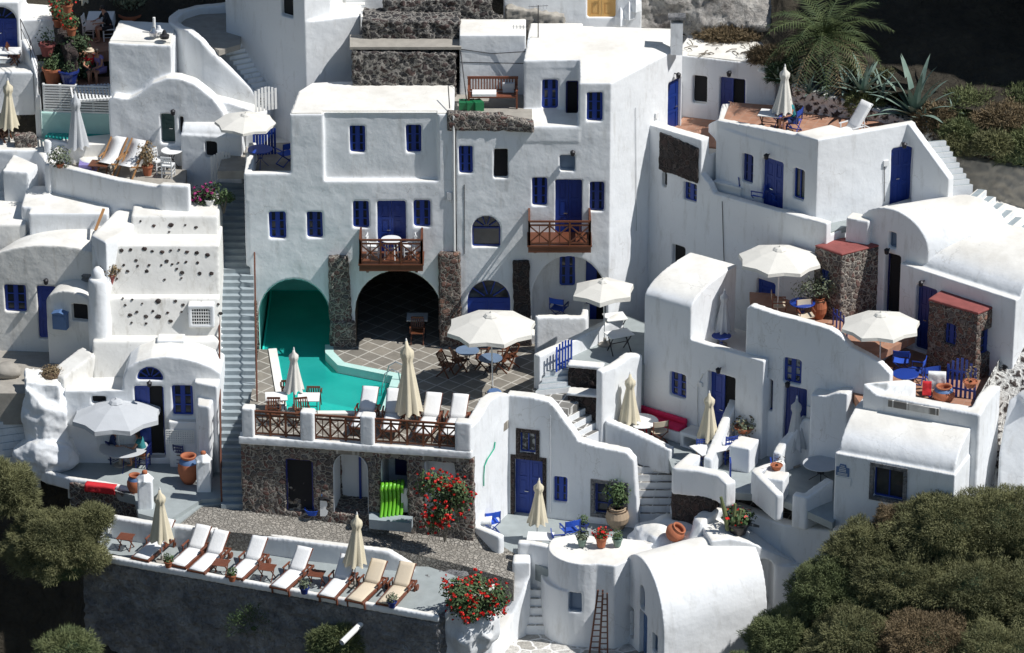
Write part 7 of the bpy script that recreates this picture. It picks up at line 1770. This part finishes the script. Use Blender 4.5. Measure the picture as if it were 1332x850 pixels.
# upper right scrub
GQ = 'scrub on the upper bank'
for i, (u, v, y, r, m, lb) in enumerate([(1258, 145, .0, (1.25, .8, .8), 'scrub_green', 'green bush on the bank right of the big agave'), (1218, 158, -.7, (.8, .5, .6), 'scrub_dry', 'orange brown dry bush right of the big agave'), (1305, 165, -.9, (1.3, .7, .8), 'scrub_dry', 'brown dry scrub above the grey retaining wall'), (1325, 140, .2, (1.2, .8, .8), 'scrub_green', 'green bush at the right edge under the cave'), (1330, 195, -1.6, (.9, .5, .8), 'scrub_green', 'hanging bush at the right edge over the grey retaining wall'), (1122, 140, .2, (.7, .35, .6), 'scrub_green', 'weeds growing on top of the whitewashed lava wall'), (1240, 192, -1.6, (.5, .3, .5), 'scrub', 'small weed tuft on the grey retaining wall'), (950, 52, 4.6, (1.3, .5, .45), 'scrub_dry', 'dead brown brush on the roof with three blue openings'), (1180, 60, 4.5, (1.3, .8, .8), 'leaf_dark', 'dark shaded bush in front of the cliff')]):
    scrub('scrub_bush', V(u, v, y), r, int(3200*r[0]), m, lb, 60+i, .26, 'bush', GQ, .014)
def palm(c, label, n=30, L=2.3):
    rnd = random.Random(3); c = Vector(c); e = empty('palm_tree', c, label, 'palm tree')
    b = new(); lathe(b, [(.34, -.3), (.30, .4), (.27, .9), (.32, 1.15), (.15, 1.3)], c, 14)
    for k in range(26): a = k*2.4; z = .1+k*.04; bar(b, c+Vector((.28*math.cos(a), .28*math.sin(a), z)), c+Vector((.42*math.cos(a), .42*math.sin(a), z+.16)), .10, .05)
    link_mesh('trunk', b, 'wood_grey', e)
    for i in range(n):
        az = i*2.39996; el = R(80-95*(i/n)+rnd.uniform(-8, 8)); h = Vector((math.cos(az), math.sin(az), 0)); p = c+Vector((0, 0, 1.2)); pts = []; l = L*rnd.uniform(.8, 1.08); a = el
        for k in range(13):
            pts.append(p.copy()); p = p+(h*math.cos(a)+Vector((0, 0, 1))*math.sin(a))*l/12; a -= R(7.5)*(1 if a > -1.3 else 0)
        b = new(); tube(b, pts, [.028-.0018*k for k in range(13)], 4)
        for k in range(2, 13):
            t = (pts[k]-pts[k-1]).normalized(); s = t.cross(Vector((0, 0, 1))); s = s.normalized() if s.length > .01 else Vector((1, 0, 0)); w_ = .55*l/2.3*math.sin(PI*min(1, (k+1)/13.5))**.6
            for sub in (0, .5):
                q = pts[k-1].lerp(pts[k], sub)
                for sg in (-1, 1):
                    tip = q+(s*sg*.8+t*.55+Vector((0, 0, -.12+rnd.uniform(-.15, .2)))).normalized()*w_*rnd.uniform(.85, 1.1)
                    o_ = t*.022; b.faces.new([b.verts.new(x) for x in (q-o_, q+o_, tip)])
        link_mesh('frond', b, 'palm' if i < n*.8 else 'scrub_dry', e)
palm(V(1070, 92, 1.6), 'green palm above the whitewashed lava wall, left of the agaves', 46, 2.75)
def agave(c, L, n, label, seed=1, mat='agave'):
    rnd = random.Random(seed); c = Vector(c); e = empty('agave', c, label, 'agave', 'agaves on the upper bank'); b = new()
    for i in range(n):
        az = i*2.39996+rnd.uniform(-.2, .2); el = R(84-68*(i/n)**.8); h = Vector((math.cos(az), math.sin(az), 0)); s = Vector((-h.y, h.x, 0)); p = c.copy(); l = L*rnd.uniform(.8, 1.1); a = el; rows = []
        for k in range(9):
            t = k/8; w_ = L*.095*(1-t)**.75*(1.0 if t > .15 else .75); nrm = -h*math.sin(a)+Vector((0, 0, 1))*math.cos(a)
            rows.append([b.verts.new(x) for x in (p-s*w_, p-nrm*w_*.35, p+s*w_, p-nrm*w_*.05)]); p = p+(h*math.cos(a)+Vector((0, 0, 1))*math.sin(a))*l/8; a -= R(rnd.uniform(2, 9))*(t+.3)
        for q, r_ in zip(rows, rows[1:]):
            for k in range(4): b.faces.new((q[k], q[(k+1) % 4], r_[(k+1) % 4], r_[k]))
    link_mesh('leaves', b, mat, e)
for u, v, y, L_, n_, lb in ((1190, 150, -.2, 2.1, 26, 'largest blue green agave with broad tall leaves on the bank'), (1122, 122, .35, 1.5, 20, 'agave between the palm and the largest agave'), (1035, 112, .9, 1.1, 18, 'small agave at the left foot of the palm'), (1203, 158, -.8, .8, 18, 'small dark agave in front of the largest agave'), (1075, 112, .7, 1.0, 16, 'small agave under the palm fronds')):
    agave(V(u, v, y), L_, n_, lb, int(u))
# geraniums
def bushy(name, c, r, label, n, nf, size=.06, leafm='leaf', fl='red_flower', cat='flower bush', seed=1, trunk=.3):
    c = Vector(c); e = empty(name, c-Vector((0, 0, r[2])), label, cat); b = new(); rl = random.Random(seed); lobes = [(c, tuple(x*.88 for x in r), .34)]
    for k in range(8):
        a = k*.8+rl.uniform(-.3, .3); hgt = rl.uniform(-.55, .75); s_ = rl.uniform(.38, .56); q = rl.uniform(.55, .8)
        lobes.append((c+Vector((math.cos(a)*r[0]*q, math.sin(a)*r[1]*q, hgt*r[2])), tuple(x*s_ for x in r), .0825))
    for lc, lr, fr in lobes: leaves(b, lc, lr, int(n*fr), size, seed=seed+int(lc.x*9))
    link_mesh('foliage', b, leafm, e)
    b = new()
    for k in range(7): a = k*.9; tube(b, [c-Vector((0, 0, r[2]+trunk)), c+Vector((math.cos(a)*r[0]*.45, math.sin(a)*r[1]*.45, r[2]*.1))], .02, 5)
    link_mesh('stems', b, 'wood_grey', e)
    if nf:
        b = new(); rnd = random.Random(seed+1)
        for k in range(nf):
            lc, lr, fr = lobes[rnd.randrange(1, 9) if rnd.random() < .8 else 0]; d = Vector((rnd.gauss(0, 1), rnd.gauss(0, 1)-.4, rnd.gauss(.3, 1))).normalized(); q = lc+Vector((d.x*lr[0], d.y*lr[1], d.z*lr[2]))*rnd.uniform(.95, 1.12); z_ = rnd.uniform(.6, 1.3); leaves(b, q, (.055*z_, .05*z_, .045*z_), 12, .034*z_, seed=k*3+seed, flat=1)
        link_mesh('blooms', b, fl, e)['kind'] = 'stuff'
    return e
bushy('geranium_bush', V(578, 655, -11.6)+Vector((0, 0, .05)), (.88, .6, 1.1), 'red geranium bush against the rubble storeroom wall', 3600, 170, .065, seed=11, trunk=.4)
bushy('geranium_bush', G(615, 782, -2.9), (1.05, .85, .95), 'round red geranium bush at the right end of the sunbed deck', 4600, 190, .065, seed=14)
bushy('bougainvillea', V(262, 254, -.6), (.62, .4, .42), 'magenta flowering shrub on the corner of the white terrace wall', 800, 40, .06, 'leaf_dark', 'pink_flower', seed=21)
bushy('shrub', V(272, 255, -.7)+Vector((.5, 0, 0)), (.4, .35, .4), 'green shrub in a pot beside the magenta flowers at the stair head', 500, 0, .06, 'leaf', seed=22)
bushy('hedge', V(92, 75, 5.0), (.85, .6, 1.05), 'dark green bush behind the cream closed parasol at the top left', 3000, 0, .07, 'leaf_dark', cat='bush', seed=31)
bushy('shrub', V(1062, 378, -5.2), (.95, .5, .6), 'wispy grey green shrub in a terracotta pot left of the dark cabin', 700, 0, .05, 'leaf_olive', seed=33, trunk=.3)
bushy('creeper', V(740, 3, 5.6), (.8, .3, .2), 'low green plants at the very top edge', 300, 0, .05, 'leaf', seed=35) if False else None
PP = 'potted plants'
PT = [((1063, 415), Z1, .3, .75, 'terracotta', 'large terracotta pot under the wispy shrub', 'leaf_olive', dict(n=20, urn=True)),
 ((275, 729), -3.12, .0, 0, '', '', '', {}),
]
pot_plant(G(1065, 414, Z1), .30, .8, 'terracotta', 'large terracotta urn holding the wispy shrub by the dark cabin', 'leaf_olive', n=120, urn=True, pr=(.5, .4, .4), group=PP)
pot_plant(G(219, 738, -3.1), .14, .22, 'terracotta', 'small terracotta pot on the deck kerb, leftmost of the four', 'leaf', n=140, size=.05, group='pots on the deck kerb', seed=2)
pot_plant(G(302, 756, -3.1), .14, .22, 'terracotta', 'small terracotta pot on the deck kerb, second from left', 'leaf', n=140, size=.05, group='pots on the deck kerb', seed=3)
pot_plant(G(396, 772, -3.1), .16, .22, 'blue_glaze', 'small blue pot on the deck kerb, third from left', 'leaf_olive', n=160, size=.05, group='pots on the deck kerb', seed=4)
pot_plant(G(510, 790, -3.1), .16, .22, 'blue_glaze', 'small blue pot on the deck kerb, rightmost of the four', 'leaf_olive', n=160, size=.05, group='pots on the deck kerb', seed=5)
pot_plant(G(103, 711, -3.1), .15, .2, 'terracotta', 'terracotta bowl on the left corner of the deck kerb', 'scrub_dry', n=90, size=.04, group=PP, seed=6)
pot_plant(G(757, 710, -2.75), .17, .27, 'agave', 'grey green pot with a small spiky aloe on the round drum roof', 'leaf_olive', n=80, size=.08, group='pots on the drum roof', seed=7)
pot_plant(G(782, 711, -2.75), .20, .36, 'terracotta', 'terracotta pot with red geraniums on the round drum roof', 'leaf', n=170, size=.06, flowers='red_flower', nf=70, group='pots on the drum roof', seed=8, pr=(.36, .3, .22))
pot_plant(G(803, 710, -2.75), .17, .27, 'agave', 'grey green pot with a leafy succulent on the round drum roof', 'leaf', n=110, size=.05, group='pots on the drum roof', seed=9)
pot_plant(G(803, 686, ZD), .42, .78, 'terracotta_pale', 'big pale earthen jar with a leafy shrub in front of the framed window', 'leaf', n=520, size=.07, urn=True, pr=(.55, .45, .5), ph=1.35, group=PP, seed=10, stems=True)
pot_plant(G(759, 692, ZD), .17, .32, 'blue_glaze', 'dark blue pot with a small plant by the lower court wall', 'leaf', n=130, size=.05, group=PP, seed=12)
pot_plant(G(968, 562, -.38), .33, .2, 'terracotta', 'terracotta bowl of succulents on the square white box', 'leaf_olive', n=230, size=.06, flowers='scrub_dry', nf=60, group=PP, seed=13, ph=.25)
pot_plant(G(1010, 611, -.5), .2, .18, 'terracotta', 'small terracotta bowl on the white corner box', 'soil', n=30, size=.04, group=PP, seed=15)
pot_plant(G(1262, 503, 2.55), .24, .2, 'terracotta', 'terracotta bowl on the end of the thick parapet', 'scrub_dry', n=60, size=.05, group=PP, seed=16)
pot_plant(G(960, 693, -2.3), .40, .42, 'black_pot', 'dark pot with cactus and red flowers on the winding white wall', 'leaf', n=420, size=.08, flowers='red_flower', nf=24, pr=(.62, .5, .36), ph=.6, group=PP, seed=17)
e = empty('cactus', G(955, 690, -2.0), 'tall olive cactus arms rising from the dark pot', 'cactus')
for k, (dx, h_, ln) in enumerate(((-.3, 1.25, -.25), (-.12, 1.0, .05), (.02, .8, .1))):
    c = G(958, 690, -2.1); b = new(); pts = [c+Vector((dx, 0, 0)), c+Vector((dx+ln*.4, 0, h_*.5)), c+Vector((dx+ln, 0, h_))]; tube(b, pts, [.07, .075, .05], 8); link_mesh('arm', b, 'scrub_green', e)
pot_plant(V(143, 371, -3.3), .22, .45, 'red_roof', 'reddish pot with a brown dry plant beside the fat white pillar', 'scrub_dry', n=500, size=.06, pr=(.42, .35, .28), ph=.6, group=PP, seed=18)
pot_plant(G(587-395, 228, ZL), .2, .38, 'terracotta', 'terracotta pot with a dark leafed plant right of the deck chairs', 'scrub_dry', n=360, size=.06, pr=(.4, .35, .55), ph=.8, group=PP, seed=19, stems=True)
pot_plant(G(172, 192, ZL+.2), .15, .2, 'terracotta', 'small green potted plant on the ledge behind the deck chairs', 'leaf', n=160, size=.06, group=PP, seed=20)
pot_plant(G(78, 218, 5.95), .15, .15, 'terracotta', 'leafy plant on the left corner of the long white terrace wall', 'leaf_olive', n=420, size=.06, pr=(.5, .35, .42), ph=.4, group=PP, seed=23)
pot_plant(V(69, 108, 4.6), .36, .6, 'terracotta', 'terracotta pot with clipped green plant beside the cream parasol', 'leaf', n=420, size=.05, pr=(.5, .4, .3), ph=.72, group=PP, seed=24)
pot_plant(V(90, 108, 4.4), .36, .5, 'blue_glaze', 'big blue glazed pot beside the terracotta pot at the top left', 'leaf_dark', n=200, size=.05, pr=(.3, .3, .3), ph=.6, group=PP, seed=25)
pot_plant(V(62, 72, 5.0), .3, .45, 'red_roof', 'dark red pot in the shade below the restaurant', 'leaf_dark', n=160, size=.05, group=PP, seed=26)
pot_plant(V(170, 36, 7.6), .42, .55, 'terracotta', 'broad terracotta pot with a small olive tree at the restaurant', 'leaf_olive', n=900, size=.07, pr=(.75, .6, .55), ph=1.25, group=PP, seed=27, stems=True)
pot_plant(V(273, 268, -.9), .17, .25, 'white_paint', 'white pot with green plant at the stair head', 'leaf', n=140, size=.06, group=PP, seed=28)
e = empty('planter', V(66, 488, -5.3), 'round white planter hollow filled with a dry brown cushion plant', 'planter'); b = new(); leaves(b, V(66, 484, -5.4), (.5, .42, .25), 1600, .035, seed=29); link_mesh('foliage', b, 'scrub_dry', e); b = new(); ellipsoid(b, V(66, 487, -5.4), (.45, .38, .2), 14, 8); link_mesh('inner_twigs', b, 'soil', e)
for i, (u, v, z) in enumerate(((73, 14, 9.6), (80, 20, 9.3), (76, 27, 9.0), (86, 30, 9.0), (93, 38, 8.8), (88, 8, 9.4))):
    pot_plant(V(u, v+8, 6.3-.35*i), .2, .3, 'terracotta', ['first', 'second', 'third', 'fourth', 'fifth', 'sixth'][i]+' geranium pot down the dark stone wall of the restaurant', 'leaf', n=200, size=.06, flowers='red_flower', nf=26, group='geranium pots on the restaurant wall', seed=40+i, pr=(.36, .3, .3))
# urns and jars
def urn(loc, r, h, mat, label, band=None, tilt=None):
    loc = Vector(loc); e = empty('urn', loc, label, 'urn'); b = new()
    lathe(b, [(r*.5, 0), (r*.8, h*.18), (r, h*.45), (r*.98, h*.62), (r*.78, h*.82), (r*.62, h*.9), (r*.74, h*.97), (r*.74, h), (r*.58, h), (r*.52, h*.86), (r*.6, h*.7)], loc, 24)
    if tilt: bmesh.ops.rotate(b, cent=loc+Vector((0, 0, h*.4)), matrix=Matrix.Rotation(tilt, 3, Vector((.4, 1, 0))), verts=b.verts)
    link_mesh('jar', b, mat, e, smooth=True)
    if band: b = new(); lathe(b, [(r*.86, h*.74), (r*.80, h*.82), (r*.645, h*.9)], loc, 24, False); link_mesh('painted_band', b, band, e, smooth=True)
urn(G(246, 628, ZK), .38, 1.05, 'terracotta', 'big terracotta urn with blue band left of the white gate post', 'blue_pale')
urn(G(176, 642, ZK-.1), .28, .72, 'terracotta', 'smaller blue banded urn behind the front gate post', 'blue_pale')
urn(G(1227, 524, Z2), .38, .62, 'terracotta', 'wide terracotta pot with pale blue rim beside the towels', 'blue_pale')
urn(G(1138, 462, Z2), .24, .6, 'terracotta', 'terracotta jar at the pole side of the bright white parasol')
urn(G(877, 702, -2.75), .34, .55, 'terracotta', 'tipped terracotta urn lying on the whitewashed mound', None, R(35))
# roof debris
b = new(); rnd = random.Random(5)
for k in range(26):
    u = rnd.uniform(900, 985); v = rnd.uniform(53, 72); c = V(u, v, 4.4-(v-50)*.07); c.z = zv(73, 2.9)+.06; d = Vector((rnd.gauss(0, .3), rnd.gauss(0, .2), .03)); tube(b, [c, c+d*.5+Vector((0, 0, .05)), c+d], .02, 4)
o = thing_mesh('dry_branches', b, 'wood_grey', 'dry fallen branches scattered on the roof with three blue openings', 'branches'); o['kind'] = 'stuff'
# ================================================================== people
def skin_body(segs, rad, edges):
    me = bpy.data.meshes.new('t'); me.from_pydata([tuple(s) for s in segs], edges, []); o = bpy.data.objects.new('t', me); COL.objects.link(o)
    m = o.modifiers.new('skin', 'SKIN'); lay = me.skin_vertices[0].data
    for i, r in enumerate(rad): lay[i].radius = (r, r) if not isinstance(r, tuple) else r
    lay[0].use_root = True
    m2 = o.modifiers.new('s', 'SUBSURF'); m2.levels = 2; m2.render_levels = 2
    me2 = ev_mesh(o); bpy.data.objects.remove(o); b = new(); b.from_mesh(me2); bpy.data.meshes.remove(me2); return b
def person(loc, rz, label, top, bottom, hair='hair', sit=True, hat=None, lean=.12, sleeves=False, longhair=False):
    """seated facing -Y; origin under the pelvis on the floor"""
    e = empty('person', (0, 0, 0), label, 'person')
    P = {}; def_ = lambda n, *c: P.__setitem__(n, Vector(c))
    hp = .52; def_('pelvis', 0, .05, hp); def_('waist', 0, .04-lean*.4, hp+.20); def_('chest', 0, .03-lean, hp+.40); def_('neckb', 0, .03-lean*1.2, hp+.54); def_('neck', 0, .0-lean*1.4, hp+.61); def_('head', 0, -.03-lean*1.5, hp+.72); def_('crown', 0, -.02-lean*1.5, hp+.79)
    for s, n in ((-1, 'l'), (1, 'r')):
        def_('sh'+n, s*.19, .02-lean*1.1, hp+.50); def_('el'+n, s*.27, -.12-lean*1.2, hp+.26); def_('wr'+n, s*.17, -.36-lean, hp+.22); def_('pa'+n, s*.15, -.43-lean, hp+.225)
        def_('hi'+n, s*.10, .0, hp-.02); def_('kn'+n, s*.13, -.44, hp+.0); def_('an'+n, s*.13, -.40, .09); def_('he'+n, s*.13, -.42, .05); def_('to'+n, s*.14, -.58, .04)
    names = list(P); idx = {n: i for i, n in enumerate(names)}
    rad = dict(pelvis=(.15, .12), waist=(.13, .10), chest=(.16, .115), neckb=(.10, .08), neck=.052, head=(.083, .095), crown=(.06, .07))
    for n in 'lr': rad.update({'sh'+n: .062, 'el'+n: .042, 'wr'+n: .028, 'pa'+n: (.036, .018), 'hi'+n: .10, 'kn'+n: .065, 'an'+n: .042, 'he'+n: .042, 'to'+n: (.04, .022)})
    E = [('pelvis', 'waist'), ('waist', 'chest'), ('chest', 'neckb'), ('neckb', 'neck'), ('neck', 'head'), ('head', 'crown')]
    for n in 'lr': E += [('neckb', 'sh'+n), ('sh'+n, 'el'+n), ('el'+n, 'wr'+n), ('wr'+n, 'pa'+n), ('pelvis', 'hi'+n), ('hi'+n, 'kn'+n), ('kn'+n, 'an'+n), ('an'+n, 'he'+n), ('he'+n, 'to'+n)]
    b = skin_body([P[n] for n in names], [rad[n] for n in names], [(idx[a], idx[c]) for a, c in E])
    for s, n in ((-1, 'l'), (1, 'r')):       # hands: five separate bent fingers rooted in the palm
        pa = P['pa'+n]
        for k in range(4):
            x = (k-1.5)*.019; l = (.062, .072, .068, .052)[k]; q = pa+Vector((x*s, -.02, .0)); tube(b, [q, q+Vector((x*.2, -l*.5, .002)), q+Vector((x*.3, -l*.85, -.016)), q+Vector((x*.3, -l*.95, -.034))], [.0095, .009, .008, .006], 6)
        q = pa+Vector((-s*.03, .02, 0)); tube(b, [q, q+Vector((-s*.03, -.025, -.004)), q+Vector((-s*.035, -.055, -.012))], [.011, .010, .007], 6)
    h = P['head']
    ellipsoid(b, h+Vector((0, -.092, -.012)), (.013, .022, .022), 8, 6)               # nose
    for s in (-1, 1): ellipsoid(b, h+Vector((s*.085, .0, -.005)), (.012, .022, .032), 8, 6)   # ears
    link_mesh('body', b, 'skin', e, smooth=True)
    b = new()
    for s in (-1, 1): ellipsoid(b, h+Vector((s*.032, -.083, .018)), (.011, .006, .007), 8, 6)
    ellipsoid(b, h+Vector((0, -.080, -.048)), (.026, .006, .006), 8, 6); link_mesh('eyes_and_mouth', b, 'hair', e, smooth=True)
    b = new(); ellipsoid(b, h+Vector((0, .022, .035)), (.098, .10, .095), 18, 12, .1)
    if longhair: ellipsoid(b, h+Vector((0, .075, -.06)), (.08, .05, .15), 14, 10, .15)
    link_mesh('hair', b, hair, e, smooth=True)
    tn = ['pelvis', 'waist', 'chest', 'neckb', 'shl', 'shr']+(['ell', 'elr'] if sleeves else []); g = .018
    pts = [P[n] for n in tn]; pts[4] = P['neckb'].lerp(P['shl'], 1.0); sh = [(.165+g, .13+g), (.14+g, .11+g), (.17+g*.6, .12+g), (.10, .085), .078, .078]+([.056, .056] if sleeves else [])
    if not sleeves:
        pts += [P['shl'].lerp(P['ell'], .38), P['shr'].lerp(P['elr'], .38)]; sh += [.062, .062]
    b = skin_body(pts, sh, [(0, 1), (1, 2), (2, 3), (3, 4), (3, 5), (4, 6), (5, 7)]); link_mesh('shirt', b, top, e, smooth=True)
    pts = [P['pelvis'], P['hil'], P['hir'], P['hil'].lerp(P['knl'], .8), P['hir'].lerp(P['knr'], .8)]; b = skin_body(pts, [(.17, .135), .118, .118, .09, .09], [(0, 1), (0, 2), (1, 3), (2, 4)]); link_mesh('shorts', b, bottom, e, smooth=True)
    if hat: b = new(); lathe(b, [(.19, 0), (.19, .012), (.10, .02), (.095, .09), (.05, .11)], h+Vector((0, .01, .05)), 20); link_mesh('hat', b, hat, e)
    e.location = loc; e.rotation_euler = (0, 0, rz); return e
person(G(1030, 173, Z4), R(-60), 'person in teal top and navy shorts sitting beside the closed parasol on the sun terrace', 'teal_cloth', 'navy_cloth')
person(G(187, 607, ZK), R(-105), 'sunlit person in green and orange swimwear leaning on the round grey table', 'teal_cloth', 'terracotta', longhair=True)
person(G(146, 601, ZK), R(75), 'person in dark blue sitting in the shade of the pale grey parasol', 'navy_cloth', 'navy_cloth', sleeves=True)
# restaurant guests and tables
tc = square_table(.9, .9, .74, 'cushion', 'iron')
for k, (u, v, lb) in enumerate(((132, 46, 'restaurant table with white cloth beside the man in black'), (125, 26, 'restaurant table with white cloth at the top edge'))):
    place(tc, V(u, v, 6.6+k*.9) if False else G(u, v, 8.62), 0, lb, 'table', 'restaurant tables')
    cc = G(u, v, 8.62); b = new(); prism(b, [(cc.x-.48, cc.y-.48), (cc.x+.48, cc.y-.48), (cc.x+.48, cc.y+.48), (cc.x-.48, cc.y+.48)], cc.z+.40, cc.z+.765)
    for q in b.verts:
        if q.co.z < cc.z+.5: q.co.x += (q.co.x-cc.x)*.08; q.co.z += .08*math.sin(q.co.x*9)
    thing_mesh('tablecloth', b, 'cushion', ['white cloth draped on the restaurant table beside the man in black', 'white cloth draped on the restaurant table at the top edge'][k], 'tablecloth')
place(wp, G(142, 52, 8.62), R(-80+180), 'chair of the man in black at the restaurant', 'chair', 'restaurant chairs'); place(wp, G(117, 48, 8.62), R(80), 'empty chair left of the white clothed restaurant table', 'chair', 'restaurant chairs')
person(G(142, 52, 8.62), R(-70), 'person with dark hair and black shirt seen from behind at the restaurant table', 'black_cloth', 'black_cloth', sleeves=True)
person(V(131, 107, 5.0), R(-30), 'person in a lilac dress sitting below the restaurant terrace', 'lilac_cloth', 'lilac_cloth', longhair=True)
person(V(117, 107, 5.0), R(20), 'person in a pale pink hat beside the person in lilac', 'red_cloth', 'navy_cloth', hat='beige')
sheet('lower_guest_floor', [V(100, 118, 3.9), V(146, 118, 3.9), V(146, 100, 5.3), V(100, 100, 5.3)], 'terra_tile', .3)
# top left furniture
tbx = square_table(1.0, .7, .72, 'white_paint', 'iron'); place(tbx, G(10, 90, 8.0), 0, 'pale table under the arched blue door', 'table')
place(fc, G(18, 88, 8.0), R(90), 'brown folding chair beside the arched blue door', 'chair', GF)
b = new(); c = G(35, 172, 5.7); box(b, c+Vector((0, 0, .35)), (.75, .5, .7)); thing_mesh('blue_cabinet', b, 'blue_cloth', 'blue box cabinet beside the cream parasol at the left edge', 'cabinet')
b = new(); c = G(38, 160, 5.7); lathe(b, [(.35, .5), (.35, .9), (.1, 1.05)], c, 14); thing_mesh('blue_chair_back', b, 'blue_cloth', 'rounded blue chair back behind the blue box', 'chair')
place(fc, G(6, 186, 5.7), R(60), 'dark folding chair under the cream parasol at the left edge', 'chair', GF)
place(tbx, G(3, 180, 5.7), 0, 'white table under the cream parasol at the left edge', 'table')
b = new(); c = G(62, 60, 8.6)
for p_, q_ in (((28, 52, 9.1), (40, 78, 8.7)), ((40, 78, 8.7), (53, 118, 7.9)), ((53, 118, 7.9), (56, 160, 6.6))):
    a_ = G(*p_); c_ = G(*q_); tube(b, [a_+Vector((0, 0, .8)), c_+Vector((0, 0, .8))], .015, 5); tube(b, [a_+Vector((0, 0, .45)), c_+Vector((0, 0, .45))], .012, 5); tube(b, [a_, a_+Vector((0, 0, .8))], .015, 5)
thing_mesh('thin_railing', b, 'iron', 'thin dark railing on the slanting white parapet at the top left', 'railing')
# magenta flower support, sparrow of plates on upper roof terrace
for k, (u, v, m, lb) in enumerate(((207, 44, 'white_plastic', 'white plate stand on the upper left roof terrace'), (200, 46, 'steel', 'small white telescope post on the upper left roof terrace'), (214, 50, 'black_pot', 'dark bowl on the upper left roof terrace'))):
    b = new(); c = G(u, v, zt if False else 9.95); lathe(b, [(.16, 0), (.18, .12), (.10, .16), (.05, .3)], c, 12); thing_mesh('tableware', b, m, lb, 'tableware')
b = new(); c = G(201, 40, 9.9); tube(b, [c, c+Vector((0, 0, .5))], .05, 8); thing_mesh('small_post', b, 'white_paint', 'small white post on the roof terrace left of the curved parapet', 'post')

# more bank vegetation between the palm, the agaves and the cliff foot
for i, (u, v, y, r, m, lb) in enumerate([(1020, 98, 1.3, (.6, .4, .45), 'leaf_dark', 'dark low plant at the left foot of the palm'), (1098, 100, 1.4, (.7, .5, .5), 'scrub_green', 'green scrub right under the palm fronds'), (1150, 112, 1.0, (.7, .5, .55), 'scrub', 'olive scrub between the two big agaves'), (1235, 112, 1.6, (.9, .5, .6), 'scrub', 'olive scrub at the shadow edge behind the big agave'), (1285, 118, 1.4, (.9, .5, .6), 'scrub_dry', 'brown scrub at the shadow edge left of the cave'), (1150, 70, 3.0, (1.3, .7, .9), 'scrub_green', 'shaded scrub behind the palm and the agaves'), (1215, 80, 3.0, (1.2, .7, .7), 'scrub', 'shaded scrub below the dark cliff'), (1290, 190, -1.9, (.7, .4, .45), 'scrub', 'weeds hanging over the middle of the grey retaining wall'), (1248, 172, -1.3, (.6, .35, .4), 'scrub_green', 'green tuft on the rough bank wall'), (1000, 75, 1.9, (.7, .4, .35), 'scrub_dry', 'dry brush on the corner of the roof beside the palm')]):
    scrub('scrub_bush', V(u, v, y), r, int(4500*r[0]), m, lb, 90+i, .26, 'bush', GQ, .014)
for u, v, y, L_, n_, lb in ((1148, 128, .2, 1.1, 18, 'mid sized agave between the two large agaves'), (1098, 118, .5, .9, 16, 'small agave right of the palm foot'), (1240, 150, -.6, .7, 14, 'small agave among the brown bushes'), (1012, 104, 1.1, .8, 14, 'dark agave at the roof corner left of the palm'), (1052, 122, .5, .8, 16, 'low agave above the whitewashed lava wall')): agave(V(u, v, y), L_, n_, lb, int(u)+3)
_r = random.Random(12)
for o in bpy.data.objects:
    if o.parent is None and o.get('category') in ('parasol', 'sun lounger', 'chair'):
        k = 1 if o['category'] == 'parasol' else 0
        o.rotation_euler = (o.rotation_euler[0]+k*R(_r.uniform(-2.2, 2.2)), o.rotation_euler[1]+k*R(_r.uniform(-2.2, 2.2)), o.rotation_euler[2]+R(_r.uniform(-3.5, 3.5)))
